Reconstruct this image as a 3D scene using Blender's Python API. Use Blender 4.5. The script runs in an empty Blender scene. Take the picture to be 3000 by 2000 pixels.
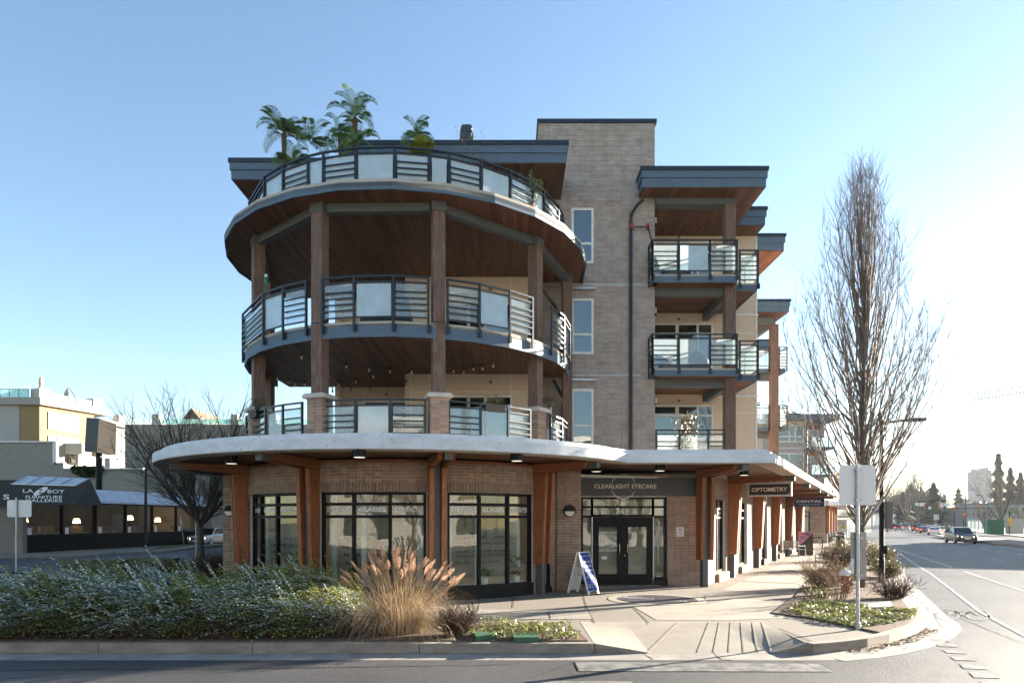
import bpy, math, random
from mathutils import Vector, Matrix
sc = bpy.context.scene
col = sc.collection
rnd = random.Random(11)
# ---------------------------------------------------------------- camera, sky, sun, exposure
cam_d = bpy.data.cameras.new("camera"); cam = bpy.data.objects.new("camera", cam_d); col.objects.link(cam)
cam.location = (0, 0, 2.0); cam.rotation_euler = (math.radians(90), 0, 0)
cam_d.lens = 24; cam_d.sensor_width = 36; cam_d.shift_y = 524/3000; cam_d.clip_end = 6000; cam_d.clip_start = .05
sc.camera = cam
SUN_AZ = math.radians(60)      # clockwise from +Y (the viewing direction) towards +X
SUN_EL = math.radians(11.5)
sdir = Vector((math.sin(SUN_AZ)*math.cos(SUN_EL), math.cos(SUN_AZ)*math.cos(SUN_EL), math.sin(SUN_EL)))
world = bpy.data.worlds.new("World"); sc.world = world; world.use_nodes = True
wn = world.node_tree; bg = wn.nodes["Background"]
sky = wn.nodes.new("ShaderNodeTexSky"); sky.sky_type = 'NISHITA'; sky.sun_disc = False
sky.sun_elevation = SUN_EL; sky.sun_rotation = SUN_AZ; sky.air_density = 1.0; sky.dust_density = 0.28; sky.ozone_density = 2.0; sky.altitude = 50
wn.links.new(sky.outputs[0], bg.inputs[0]); bg.inputs[1].default_value = 0.05
sun_d = bpy.data.lights.new("sun", 'SUN'); sun_d.energy = 5.0; sun_d.angle = math.radians(.5); sun_d.color = (1, .89, .74)
sun = bpy.data.objects.new("sun", sun_d); col.objects.link(sun); sun.location = (60, 40, 40)
sun.rotation_euler = sdir.to_track_quat('Z', 'Y').to_euler()
sc.view_settings.view_transform = 'Standard'; sc.view_settings.look = 'None'; sc.view_settings.gamma = 1
sc.view_settings.exposure = 2.9
sc.render.engine = 'CYCLES'; sc.cycles.use_denoising = True
sc.cycles.max_bounces = 8; sc.cycles.transparent_max_bounces = 24; sc.cycles.diffuse_bounces = 4; sc.cycles.glossy_bounces = 4
sc.cycles.sample_clamp_indirect = 8; sc.cycles.caustics_reflective = False; sc.cycles.caustics_refractive = False
# ---------------------------------------------------------------- pixel -> place helpers (photograph pixels, 3000 x 2000)
def V(*a): return Vector(a)
def prof(Y):
    k = [(-99, 0), (30, 0), (71, -.19), (121, -.39), (180, -.55), (240, -.5), (300, .6), (400, 5), (520, 11), (900, 16), (9999, 16)]
    for (a, za), (b, zb) in zip(k, k[1:]):
        if Y <= b: return za+(zb-za)*(Y-a)/(b-a)
    return 0
def W(px, py, Y): return Vector(((px-1500)/2000*Y, Y, 2-(py-1524)/2000*Y))
def G(px, py, z=0.0):
    Y = 20.
    for _ in range(12): Y = (2-z-prof(Y))*2000/max(py-1524, 1)
    return Vector(((px-1500)/2000*Y, Y, z+prof(Y)))
# ---------------------------------------------------------------- mesh helpers
OFF = {}
class MB:
    def __init__(s): s.v = []; s.f = []
    def add(s, vs, fs):
        n = len(s.v); s.v.extend([(p[0], p[1], p[2]) for p in vs]); s.f.extend([tuple(i+n for i in f) for f in fs]); return s
    def box(s, x0, x1, y0, y1, z0, z1):
        return s.add([(x0,y0,z0),(x1,y0,z0),(x1,y1,z0),(x0,y1,z0),(x0,y0,z1),(x1,y0,z1),(x1,y1,z1),(x0,y1,z1)],
            [(0,3,2,1),(4,5,6,7),(0,1,5,4),(1,2,6,5),(2,3,7,6),(3,0,4,7)])
    def obox(s, c, a, b, d):
        c, a, b, d = Vector(c), Vector(a), Vector(b), Vector(d)
        return s.add([c-a-b-d, c+a-b-d, c+a+b-d, c-a+b-d, c-a-b+d, c+a-b+d, c+a+b+d, c-a+b+d],
            [(0,3,2,1),(4,5,6,7),(0,1,5,4),(1,2,6,5),(2,3,7,6),(3,0,4,7)])
    def bar(s, p, q, w, h=None, up=(0,0,1)):
        p, q = Vector(p), Vector(q); h = h or w; d = (q-p)
        if d.length < 1e-6: return s
        a = d.normalized(); b = Vector(up).cross(a)
        if b.length < 1e-4: b = Vector((1,0,0)).cross(a)
        b.normalize(); c = a.cross(b)
        return s.obox((p+q)/2, d/2, b*w/2, c*h/2)
    def prism(s, poly, z0, z1):
        A = sum(poly[i][0]*poly[(i+1) % len(poly)][1]-poly[(i+1) % len(poly)][0]*poly[i][1] for i in range(len(poly)))
        if A < 0: poly = poly[::-1]
        n = len(poly)
        return s.add([(p[0],p[1],z0) for p in poly]+[(p[0],p[1],z1) for p in poly],
            [tuple(range(n))[::-1], tuple(range(n, 2*n))]+[(i,(i+1) % n,n+(i+1) % n,n+i) for i in range(n)])
    def arc(s, a0, a1, r0, r1, z0, z1, c=None, step=3.0):
        n = max(1, int(abs(a1-a0)/step+.5))
        for i in range(n):
            b0, b1 = a0+(a1-a0)*i/n, a0+(a1-a0)*(i+1)/n
            q = [PC(b0,r0,c), PC(b0,r1,c), PC(b1,r1,c), PC(b1,r0,c)]
            s.add([(p[0],p[1],z) for z in (z0,z1) for p in q],
                [(0,3,2,1),(4,5,6,7),(1,2,6,5),(3,0,4,7)]+([(0,1,5,4)] if i == 0 else [])+([(2,3,7,6)] if i == n-1 else []))
        return s
    def tube(s, pts, rs, n=6, cap=True):
        pts = [Vector(p) for p in pts]
        if not isinstance(rs, (list, tuple)): rs = [rs]*len(pts)
        vs = []; fs = []; ref = None
        for i, p in enumerate(pts):
            d = (pts[min(i+1, len(pts)-1)]-pts[max(i-1, 0)])
            if d.length < 1e-9: d = Vector((0,0,1))
            d.normalize()
            if ref is None: ref = Vector((1,0,0)) if abs(d.x) < .8 else Vector((0,1,0))
            a = (ref-d*ref.dot(d)).normalized(); b = d.cross(a); ref = a
            for k in range(n):
                t = 2*math.pi*k/n; vs.append(p+(a*math.cos(t)+b*math.sin(t))*rs[i])
        for i in range(len(pts)-1):
            for k in range(n): fs.append((i*n+k, i*n+(k+1) % n, (i+1)*n+(k+1) % n, (i+1)*n+k))
        if cap: fs.append(tuple(range(n))[::-1]); fs.append(tuple(range((len(pts)-1)*n, len(pts)*n)))
        return s.add(vs, fs)
    def lathe(s, prof_, c=(0,0,0), n=14, M=None):
        vs = []; fs = []; m = len(prof_)
        for r, z in prof_:
            for k in range(n):
                t = 2*math.pi*k/n; q = Vector((r*math.cos(t), r*math.sin(t), z))
                if M: q = M @ q
                vs.append(q+Vector(c))
        for i in range(m-1):
            for k in range(n): fs.append((i*n+k, i*n+(k+1) % n, (i+1)*n+(k+1) % n, (i+1)*n+k))
        fs.append(tuple(range(n))[::-1]); fs.append(tuple(range((m-1)*n, m*n)))
        return s.add(vs, fs)
    def loft(s, rings, closed=True):
        n = len(rings[0]); vs = [p for r in rings for p in r]; fs = []
        for i in range(len(rings)-1):
            for k in range(n if closed else n-1): fs.append((i*n+k, i*n+(k+1) % n, (i+1)*n+(k+1) % n, (i+1)*n+k))
        if closed: fs.append(tuple(range(n))[::-1]); fs.append(tuple(range((len(rings)-1)*n, len(rings)*n)))
        return s.add(vs, fs)
    def quad(s, a, b, c, d): return s.add([a, b, c, d], [(0,1,2,3)])
    def build(s, name, m, parent=None, smooth=False):
        o = OFF.get(parent.name, (0,0,0)) if parent else (0,0,0)
        me = bpy.data.meshes.new(name)
        me.from_pydata([(x-o[0], y-o[1], z-o[2]) for x, y, z in s.v] if any(o) else s.v, [], s.f)
        if m: me.materials.append(m)
        if smooth: me.shade_smooth()
        ob = bpy.data.objects.new(name, me); col.objects.link(ob)
        if parent: ob.parent = parent; OFF[ob.name] = o
        return ob
def tag(o, label=None, cat=None, group=None, kind=None):
    if label: o["label"] = label
    if cat: o["category"] = cat
    if group: o["group"] = group
    if kind: o["kind"] = kind
    return o
def thing(name, label, cat, loc=(0,0,0), rz=0, group=None, local=False):
    o = bpy.data.objects.new(name, None); col.objects.link(o); o.location = loc; o.rotation_euler = (0,0,rz); o.empty_display_size = .2
    OFF[o.name] = (0,0,0) if (local or rz) else tuple(loc)
    return tag(o, label, cat, group)
KIDS = {}
def copy_tree(o, parent=None, loc=None, rz=None, label=None, group=None):
    c = o.copy(); col.objects.link(c); c.parent = parent
    if loc is not None: c.location = loc
    if rz is not None: c.rotation_euler = (0,0,rz)
    if label: c["label"] = label
    if group: c["group"] = group
    for ch in list(o.children): copy_tree(ch, c)
    return c
CX, CY = -3.2, 21.85                        # axis of the round corner
def PC(a, r, c=None):
    c = c or (CX, CY); t = math.radians(a); return (c[0]+r*math.cos(t), c[1]+r*math.sin(t))
def ang_px(px, r):                          # angle of the point of the circle r that the pixel column px meets first
    k = (px-1500)/2000; A = k*k+1; B = -2*(k*CX+CY); C = CX*CX+CY*CY-r*r; D = B*B-4*A*C
    Y = (-B-math.sqrt(max(D, 0)))/2/A
    return math.degrees(math.atan2(Y-CY, k*Y-CX))
# ---------------------------------------------------------------- materials
def newmat(name):
    m = bpy.data.materials.new(name); m.use_nodes = True; nt = m.node_tree
    return m, nt, nt.nodes["Principled BSDF"]
def mat(name, c1, c2=None, rough=.6, scale=6., stretch=(1,1,1), metal=0., bump=0., bscale=None, isl=0., obj=0., spec=.4, lo=.35, hi=.65, detail=6, spots=None, bstretch=None, emit=None):
    m, nt, P = newmat(name); N = nt.nodes.new; L = nt.links.new
    P.inputs["Roughness"].default_value = rough; P.inputs["Metallic"].default_value = metal; P.inputs["Specular IOR Level"].default_value = spec
    geo = N("ShaderNodeNewGeometry")
    def noise(sc_, st, det=6):
        mp = N("ShaderNodeMapping"); mp.inputs["Scale"].default_value = st; L(geo.outputs["Position"], mp.inputs[0])
        n = N("ShaderNodeTexNoise"); n.inputs["Scale"].default_value = sc_; n.inputs["Detail"].default_value = det; n.inputs["Roughness"].default_value = .6
        L(mp.outputs[0], n.inputs["Vector"]); return n
    if c2 is None: c2 = tuple(x*.82 for x in c1)
    n = noise(scale, stretch, detail); mr = N("ShaderNodeMapRange"); L(n.outputs[0], mr.inputs[0]); mr.inputs[1].default_value = lo; mr.inputs[2].default_value = hi
    mx = N("ShaderNodeMix"); mx.data_type = 'RGBA'; L(mr.outputs[0], mx.inputs[0]); mx.inputs[6].default_value = (*c1, 1); mx.inputs[7].default_value = (*c2, 1)
    out = mx.outputs[2]
    if spots:
        scl, thr, cc = spots; s = noise(scl, (1,1,1), 5); r = N("ShaderNodeMapRange"); L(s.outputs[0], r.inputs[0]); r.inputs[1].default_value = thr; r.inputs[2].default_value = thr+.06
        m2 = N("ShaderNodeMix"); m2.data_type = 'RGBA'; L(r.outputs[0], m2.inputs[0]); L(out, m2.inputs[6]); m2.inputs[7].default_value = (*cc, 1); out = m2.outputs[2]
    if isl or obj:
        hv = N("ShaderNodeHueSaturation"); L(out, hv.inputs["Color"]); src = None
        oi = N("ShaderNodeObjectInfo"); ad = N("ShaderNodeMath"); ad.operation = 'ADD'; L(oi.outputs["Random"], ad.inputs[0]); L(geo.outputs["Random Per Island"], ad.inputs[1])
        fr = N("ShaderNodeMath"); fr.operation = 'FRACT'; L(ad.outputs[0], fr.inputs[0])
        r = N("ShaderNodeMapRange"); L(fr.outputs[0], r.inputs[0]); a = isl or obj; r.inputs[3].default_value = 1-a; r.inputs[4].default_value = 1+a; L(r.outputs[0], hv.inputs["Value"]); out = hv.outputs[0]
    L(out, P.inputs["Base Color"])
    if bump:
        b = N("ShaderNodeBump"); b.inputs["Strength"].default_value = min(1, bump); b.inputs["Distance"].default_value = .02
        n2 = noise(bscale or scale*4, bstretch or stretch); L(n2.outputs[0], b.inputs["Height"]); L(b.outputs[0], P.inputs["Normal"])
    if emit: P.inputs["Emission Color"].default_value = (*emit[0], 1); P.inputs["Emission Strength"].default_value = emit[1]
    return m
def leafmat(name, cols, rough=.5, trans=.25):
    m, nt, P = newmat(name); N = nt.nodes.new; L = nt.links.new
    geo = N("ShaderNodeNewGeometry"); cr = N("ShaderNodeValToRGB"); cr.color_ramp.interpolation = 'CONSTANT' if len(cols) > 5 else 'LINEAR'
    el = cr.color_ramp.elements
    for i, c in enumerate(cols):
        p = i/(len(cols)-1)
        e = el[i] if i < 2 else el.new(p)
        e.position = p; e.color = (*c, 1)
    L(geo.outputs["Random Per Island"], cr.inputs[0]); L(cr.outputs[0], P.inputs["Base Color"]); P.inputs["Roughness"].default_value = rough
    tr = N("ShaderNodeBsdfTranslucent"); L(cr.outputs[0], tr.inputs[0]); mx = N("ShaderNodeMixShader"); mx.inputs[0].default_value = trans
    L(P.outputs[0], mx.inputs[1]); L(tr.outputs[0], mx.inputs[2]); L(mx.outputs[0], nt.nodes["Material Output"].inputs[0]); return m
def glassmat(name, tint=(.92,.96,.95), refl=1.0, frost=0., frostcol=(.75,.82,.84), rough=0.0, wav=0.0):
    m, nt, P = newmat(name); N = nt.nodes.new; L = nt.links.new; nt.nodes.remove(P)
    t = N("ShaderNodeBsdfTransparent"); t.inputs[0].default_value = (*tint, 1); g = N("ShaderNodeBsdfGlossy"); g.inputs["Roughness"].default_value = rough
    gi = N("ShaderNodeNewGeometry"); dt = N("ShaderNodeVectorMath"); dt.operation = 'DOT_PRODUCT'; L(gi.outputs["Incoming"], dt.inputs[0]); L(gi.outputs["Normal"], dt.inputs[1])
    ab = N("ShaderNodeMath"); ab.operation = 'ABSOLUTE'; L(dt.outputs["Value"], ab.inputs[0]); om = N("ShaderNodeMath"); om.operation = 'SUBTRACT'; om.inputs[0].default_value = 1; L(ab.outputs[0], om.inputs[1])
    pw = N("ShaderNodeMath"); pw.operation = 'POWER'; L(om.outputs[0], pw.inputs[0]); pw.inputs[1].default_value = 5; fr = N("ShaderNodeMath"); fr.operation = 'MULTIPLY_ADD'; L(pw.outputs[0], fr.inputs[0]); fr.inputs[1].default_value = .96; fr.inputs[2].default_value = .04
    mu = N("ShaderNodeMath"); mu.operation = 'MULTIPLY'; mu.inputs[1].default_value = refl; mu.use_clamp = True; L(fr.outputs[0], mu.inputs[0])
    if wav:
        geo = N("ShaderNodeNewGeometry"); n = N("ShaderNodeTexNoise"); n.inputs["Scale"].default_value = 1.3; L(geo.outputs["Position"], n.inputs["Vector"])
        b = N("ShaderNodeBump"); b.inputs["Strength"].default_value = wav; b.inputs["Distance"].default_value = .05; L(n.outputs[0], b.inputs["Height"]); L(b.outputs[0], g.inputs["Normal"])
    base = t.outputs[0]
    if frost:
        geo = N("ShaderNodeNewGeometry"); n = N("ShaderNodeTexNoise"); n.inputs["Scale"].default_value = 2.2; n.inputs["Detail"].default_value = 8; L(geo.outputs["Position"], n.inputs["Vector"])
        mr = N("ShaderNodeMapRange"); L(n.outputs[0], mr.inputs[0]); mr.inputs[1].default_value = .3; mr.inputs[2].default_value = .7; mr.inputs[3].default_value = frost*.85; mr.inputs[4].default_value = min(1, frost*1.15)
        d = N("ShaderNodeBsdfDiffuse"); d.inputs[0].default_value = (*frostcol, 1); tl = N("ShaderNodeBsdfTranslucent"); tl.inputs[0].default_value = (*frostcol, 1)
        a = N("ShaderNodeMixShader"); a.inputs[0].default_value = .5; L(d.outputs[0], a.inputs[1]); L(tl.outputs[0], a.inputs[2])
        b2 = N("ShaderNodeMixShader"); L(mr.outputs[0], b2.inputs[0]); L(base, b2.inputs[1]); L(a.outputs[0], b2.inputs[2]); base = b2.outputs[0]
    mx = N("ShaderNodeMixShader"); L(mu.outputs[0], mx.inputs[0]); L(base, mx.inputs[1]); L(g.outputs[0], mx.inputs[2]); L(mx.outputs[0], nt.nodes["Material Output"].inputs[0]); return m
M = {}
M['brick'] = mat('brick', (.27,.18,.132), (.35,.255,.198), .85, 14, bump=.25, bscale=90, isl=.22)
M['brick_grey'] = mat('weathered_grey_brick', (.3,.252,.224), (.385,.332,.3), .85, 3, bump=.25, bscale=90, isl=.11)
M['soldier'] = mat('brick_soldier', (.22,.155,.118), (.28,.21,.165), .85, 14, bump=.25, bscale=90, isl=.14)
M['mortar'] = mat('mortar', (.62,.62,.6), (.5,.49,.47), .95, 2.5, bump=.2)
M['white_conc'] = mat('canopy_concrete', (.66,.69,.72), (.53,.56,.58), .8, 2.2, stretch=(1,1,2.5), bump=.12, bscale=40, spots=(16, .635, (.13,.125,.11)))
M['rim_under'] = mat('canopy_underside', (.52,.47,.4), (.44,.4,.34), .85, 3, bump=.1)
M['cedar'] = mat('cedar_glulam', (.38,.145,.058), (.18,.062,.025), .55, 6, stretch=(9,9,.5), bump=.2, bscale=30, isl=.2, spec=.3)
M['cedar_h'] = mat('cedar_beam', (.3,.11,.045), (.15,.05,.02), .55, 5, stretch=(1.2,1.2,14), bump=.2, bscale=30, isl=.2, spec=.3)
M['colwood'] = mat('weathered_column_wood', (.12,.066,.046), (.27,.225,.195), .7, 5, stretch=(14,14,.5), bump=.25, bscale=20, lo=.46, hi=.74, spec=.25)
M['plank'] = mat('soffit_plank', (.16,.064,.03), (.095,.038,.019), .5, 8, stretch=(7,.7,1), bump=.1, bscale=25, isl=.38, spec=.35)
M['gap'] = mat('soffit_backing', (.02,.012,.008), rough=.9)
M['steel'] = mat('grey_steel', (.1,.11,.12), (.085,.092,.1), .5, 3, metal=.3)
M['fascia'] = mat('slate_grey_fascia', (.08,.128,.18), (.067,.107,.15), .6, 3, stretch=(1,1,4), bump=.06, bscale=60)
M['fascia2'] = mat('grey_beam_paint', (.095,.108,.112), (.08,.092,.096), .65, 3, bump=.06, bscale=60)
M['cap'] = mat('roof_cap_metal', (.03,.042,.055), rough=.35, metal=.4)
M['rail'] = mat('railing_metal', (.011,.019,.027), (.015,.025,.035), .38, 4, metal=.35, spec=.5)
M['beige'] = mat('beige_panel', (.6,.49,.37), (.56,.455,.345), .8, 2, bump=.05, bscale=80)
M['trim'] = mat('white_trim', (.72,.72,.7), rough=.5)
M['deckedge'] = mat('deck_topping', (.42,.37,.31), (.36,.32,.27), .85, 5, bump=.1)
M['stone'] = mat('pier_cap_stone', (.5,.47,.42), (.4,.38,.34), .9, 6, bump=.25, bscale=40)
M['black_frame'] = mat('black_window_frame', (.008,.009,.011), rough=.45, spec=.12)
M['glass'] = glassmat('clear_window_glass', (.88,.92,.9), 1.6, wav=.05)
M['glass_up'] = glassmat('apartment_window_glass', (.5,.56,.58), 5.0, wav=.03)
M['glass_rail'] = glassmat('railing_glass', (.86,.92,.93), 2.0, frost=.22, wav=.02)
M['glass_frost'] = glassmat('frosted_railing_glass', (.8,.88,.9), 3.0, frost=.72, rough=.1, frostcol=(.72,.84,.88))
M['interior'] = mat('interior_wall', (.5,.43,.34), rough=.9)
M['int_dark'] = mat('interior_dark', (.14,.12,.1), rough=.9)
M['white'] = mat('white_paint', (.8,.8,.8), rough=.5)
M['letter'] = mat('white_lettering', (.85,.85,.85), rough=.5)
M['cream'] = mat('cream_lettering', (.82,.78,.66), rough=.5)
M['black'] = mat('black_paint', (.009,.009,.01), rough=.5, spec=.15)
M['galv'] = mat('galvanised_steel', (.42,.44,.46), (.34,.36,.38), .4, 20, metal=.8)
M['alu'] = mat('aluminium_sign_back', (.7,.7,.68), (.66,.66,.64), .5, 3, metal=.2)
M['lamp_on'] = mat('lit_lens', (.9,.88,.8), rough=.4, emit=((1,.93,.8), .15))
M['warm_on'] = mat('lit_warm_bulb', (.9,.7,.4), rough=.4, emit=((1,.6,.25), 6))
M['fill_panel_on'] = mat('added_fill_glow', (.9,.9,.85), rough=.4, emit=((1,.88,.7), 3.5))
M['conc'] = mat('sidewalk_concrete', (.31,.273,.222), (.245,.215,.176), .9, 1.4, bump=.15, bscale=60, spots=(3, .68, (.3,.265,.22)), isl=.06)
M['aggr'] = mat('exposed_aggregate', (.25,.22,.18), (.15,.132,.11), .9, 26, bump=.6, bscale=70, lo=.4, hi=.6)
M['kerb'] = mat('kerb_concrete', (.29,.255,.21), (.19,.168,.14), .9, 2.4, stretch=(1,1,3), bump=.3, bscale=40, isl=.06, spots=(5,.64,(.19,.17,.14)))
M['asph'] = mat('asphalt', (.07,.07,.074), (.036,.037,.041), .6, .3, bump=.8, bscale=90, bstretch=(1,1,1), spots=(45,.58,(.15,.147,.142)), spec=.3)
M['paint'] = mat('worn_road_paint', (.22,.215,.2), (.11,.108,.105), .6, 5, lo=.42, hi=.62, bump=.5, bscale=90, spec=.3)
M['paint2'] = mat('lane_line_paint', (.36,.36,.345), (.15,.148,.142), .55, 3, lo=.45, hi=.7, bump=.6, bscale=90, spec=.3)
M['soil'] = mat('bark_mulch', (.15,.1,.065), (.06,.04,.026), .95, 30, bump=1, bscale=60, lo=.4, hi=.6)
M['grassgnd'] = mat('verge_grass', (.05,.075,.02), (.09,.09,.035), .95, 18, bump=.8, bscale=80)
M['farland'] = mat('far_ground', (.06,.07,.035), (.09,.085,.05), .95, .02)
M['bark'] = mat('tree_bark', (.16,.13,.1), (.07,.06,.045), .9, 20, stretch=(1,1,.3), bump=.5, spots=(7,.6,(.09,.11,.04)))
M['twig'] = mat('twig_bark', (.2,.16,.135), (.13,.105,.088), .85, 8)
M['twig_red'] = mat('reddish_twig', (.11,.06,.04), (.06,.035,.025), .9, 8)
M['red'] = mat('hydrant_red', (.34,.03,.03), (.26,.025,.025), .45, 9)
M['store_wall'] = mat('grey_block_wall', (.3,.275,.23), (.25,.228,.19), .9, 1.2, stretch=(1,1,8), bump=.15, spots=(1.1,.7,(.12,.11,.09)))
M['rubber'] = mat('tyre_rubber', (.012,.012,.012), rough=.8)
M['chrome'] = mat('chrome', (.6,.6,.6), rough=.15, metal=1)
M['carglass'] = mat('car_glass', (.015,.02,.022), rough=.05, spec=.8)
M['headlamp'] = mat('lit_headlamp', (.9,.9,.85), rough=.1, emit=((1,.85,.6), .8))
M['taillamp'] = mat('lit_tail_lamp', (.5,.01,.01), rough=.2, emit=((1,.05,.03), .7))
def paint(name, c, metal=.5, rough=.25): return mat(name, c, c, rough, metal=metal, spec=.6)
# ---------------------------------------------------------------- flat lettering
_ts = bpy.data.scenes.new('lettering_workshop')
_tc = {}
def text_verts(s, bold=0.0):
    if (s, bold) in _tc: return _tc[(s, bold)]
    cu = bpy.data.curves.new('t', 'FONT'); cu.body = s; cu.size = 1; cu.align_x = 'LEFT'; cu.offset = bold; cu.resolution_u = 3; cu.extrude = 0
    ob = bpy.data.objects.new('t', cu); _ts.collection.objects.link(ob); _ts.view_layers[0].update()
    me = bpy.data.meshes.new_from_object(ob.evaluated_get(_ts.view_layers[0].depsgraph))
    vs = [tuple(v.co) for v in me.vertices]; fs = [tuple(p.vertices) for p in me.polygons]
    bpy.data.objects.remove(ob); bpy.data.curves.remove(cu); bpy.data.meshes.remove(me)
    _tc[(s, bold)] = (vs, fs); return vs, fs
def lettering(s, c, w, h, m, parent, u=(1,0,0), v=(0,0,1), bold=.012, name='lettering', mb=None):
    vs, fs = text_verts(s, bold); xs = [p[0] for p in vs]; ys = [p[1] for p in vs]
    x0, x1, y0, y1 = min(xs), max(xs), min(ys), max(ys); c, u, v = Vector(c), Vector(u), Vector(v)
    q = [c+u*((p[0]-x0)/(x1-x0)-.5)*w+v*((p[1]-y0)/(y1-y0)-.5)*h for p in vs]
    if mb is not None: mb.add(q, fs); return mb
    return MB().add(q, fs).build(name, m, parent)
def scribble(c, w, h, m, parent, u, v=(0,0,1), rows=1, seed=1, name='illegible_print'):
    r = random.Random(seed); b = MB(); c, u, v = Vector(c), Vector(u), Vector(v); n = u.cross(v)
    for j in range(rows):
        x = -w/2; z = (rows-1)/2-j
        while x < w/2-.01:
            l = h/rows*r.uniform(.25,.6)
            if r.random() < .85: p = c+u*(x+l/2)+v*(z*h/rows); q = u*l/2; t = v*h/rows*r.uniform(.25,.36); b.add([p-q-t,p+q-t,p+q+t,p-q+t],[(0,1,2,3)])
            x += l+h/rows*.16
    return b.build(name, m, parent)
# ---------------------------------------------------------------- pieces: the largest in the picture become parts of their own, the rest one part
_ub = MB().box(-.5,.5,-.5,.5,-.5,.5)
class Pieces:
    def __init__(s, name, m, most=300, rest='rest'): s.name, s.m, s.most, s.rest, s.l = name, m, most, rest, []
    def put(s, c, a, b, d, parent, vis=1.0, m=None):        # a, b, d full-length axis vectors
        c = Vector(c); s.l.append((vis*Vector(a).length*Vector(d).length/max(1, c.y)**2, c, Vector(a), Vector(b), Vector(d), parent, m or s.m))
    def flush(s, parent):
        s.l.sort(key=lambda t: -t[0]); meshes = {}
        for t in s.l[:s.most]:
            _, c, a, b, d, par, m = t
            if m.name not in meshes:
                me = bpy.data.meshes.new(s.name); me.from_pydata(_ub.v, [], _ub.f); me.materials.append(m); meshes[m.name] = me
            o = bpy.data.objects.new(s.name, meshes[m.name]); col.objects.link(o); o.parent = par; off = Vector(OFF.get(par.name, (0,0,0)))
            X = Matrix((a, b, d)).transposed().to_4x4(); X.translation = c-off; o.matrix_local = X
        rest = s.l[s.most:]
        if rest:
            by = {}
            for t in rest: by.setdefault(t[6].name, []).append(t)
            for k, l in by.items():
                mb = MB()
                for _, c, a, b, d, par, m in l: mb.obox(c, a/2, b/2, d/2)
                tag(mb.build(s.rest, l[0][6], parent), kind='stuff')
# ================================================================ GROUND
SD = Vector((.474, .881, 0)); SN = Vector((.881, -.474, 0)); S0 = Vector((5.97, 21.0, 0))
def S(s, n, z=0.):
    p = S0+SD*s+SN*n; p.z = z; return p
def zg(Y, z=0.): return z+prof(Y)
YS = [-60,-30,0,15,30,45,60,71,85,100,121,150,180,210,240,270,300,340,400,460,520,700,900,3500]
g = MB(); XS = [-3500,-600,-200,-60,0,60,200,400,800,3500]
vs = [(x, y, zg(y, -.19)) for y in YS for x in XS]; n = len(XS)
g.add(vs, [(j*n+i, j*n+i+1, (j+1)*n+i+1, (j+1)*n+i) for j in range(len(YS)-1) for i in range(n-1)])
tag(g.build('ground', M['farland']), kind='structure')
# road sheet: front street, left street and intersection, and the avenue that runs away on the right
road = MB(); ry = [y for y in YS if -60 <= y <= 71]
for a, b in zip(ry, ry[1:]): road.quad((-70,a,zg(a,-.15)), (100,a,zg(a,-.15)), (100,b,zg(b,-.15)), (-70,b,zg(b,-.15)))
def av(Y, n): return ((14.5-26.3*.538)+.538*Y+n/.881, Y, zg(Y,-.15))
ay = [y for y in YS if 71 <= y <= 900]
for a, b in zip(ay, ay[1:]): road.quad(av(a,-30 if a < 150 else -2), av(a,22), av(b,22), av(b,-30 if b < 150 else -2))
road_o = tag(road.build('road', M['asph']), kind='structure')
# ---- sidewalk block with the building on it (top at z = 0)
KR = [G(*p) for p in ((2384,1887),(2470,1880),(2541,1871),(2605,1858),(2650,1845),(2685,1832),(2705,1818),(2711,1808),(2705,1798),(2682,1780),(2640,1730),(2601,1676))]
KR += [Vector((14.5+.538*(y-26.3), y, 0)) for y in (35, 45, 60)]
KY = 11.05
def off_line(pts, d):       # pts moved sideways (left of travel) by d
    out = []
    for i, p in enumerate(pts):
        t = (pts[min(i+1, len(pts)-1)]-pts[max(i-1, 0)]).normalized(); out.append(p+Vector((-t.y, t.x, 0))*d)
    return out
KRi = off_line(KR, .16)
poly = [(-30,KY+.16),(1.34,KY+.16),(1.34,13.5),(4.9,13.5)]+[(p.x,p.y) for p in KRi]+[(30,60),(5,60),(-15.5,60),(-15,31),(-17,27.2),(-19,26.3),(-30,26)]
walk = tag(MB().prism(poly, -.19, 0).build('sidewalk', M['aggr']), kind='structure')
# kerb stones, one by one
kerb = MB(); kerb.box(-30.2,-30,KY,KY+.16,-.19,-.01)
kerb = tag(kerb.build('kerb', M['kerb']), kind='structure')
KP = Pieces('kerb_stone', M['kerb'], 300, 'kerb_stones')
def kerbstones(pts, top=.012, w=.165, bot=-.18):
    for a, b in zip(pts, pts[1:]):
        d = b-a; L = d.length; t = d.normalized(); nn = Vector((-t.y, t.x, 0)); k = max(1, round(L/2.6))
        for i in range(k):
            c = a+d*((i+.5)/k)+nn*w/2; z = (a.z+b.z)/2; c.z = z+(top+bot)/2
            KP.put(c, t*(L/k-(.012 if L/k > 1 else -.01)), nn*w, Vector((0,0,top-bot)), kerb)
kerbstones([Vector((x, KY, 0)) for x in (-30,-27,-24,-21,-18,-15,-12,-9.3,-6.7,-4.2,-1.5,1.34)])
kerbstones(KR)
kw = MB()                                                   # the two wedge-shaped drops beside the ramp
for x0, x1, hi in ((1.345,2.2,0),(4.87,4.2,0)):
    a, b = min(x0,x1), max(x0,x1); za, zb = (.012,-.13) if x0 < x1 else (-.13,.012)
    kw.add([(a,KY,-.18),(b,KY,-.18),(b,KY+.165,-.18),(a,KY+.165,-.18),(a,KY,za),(b,KY,zb),(b,KY+.165,zb),(a,KY+.165,za)],
        [(0,3,2,1),(4,5,6,7),(0,1,5,4),(1,2,6,5),(2,3,7,6),(3,0,4,7)])
kw.build('kerb_drop', M['kerb'], kerb)
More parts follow.
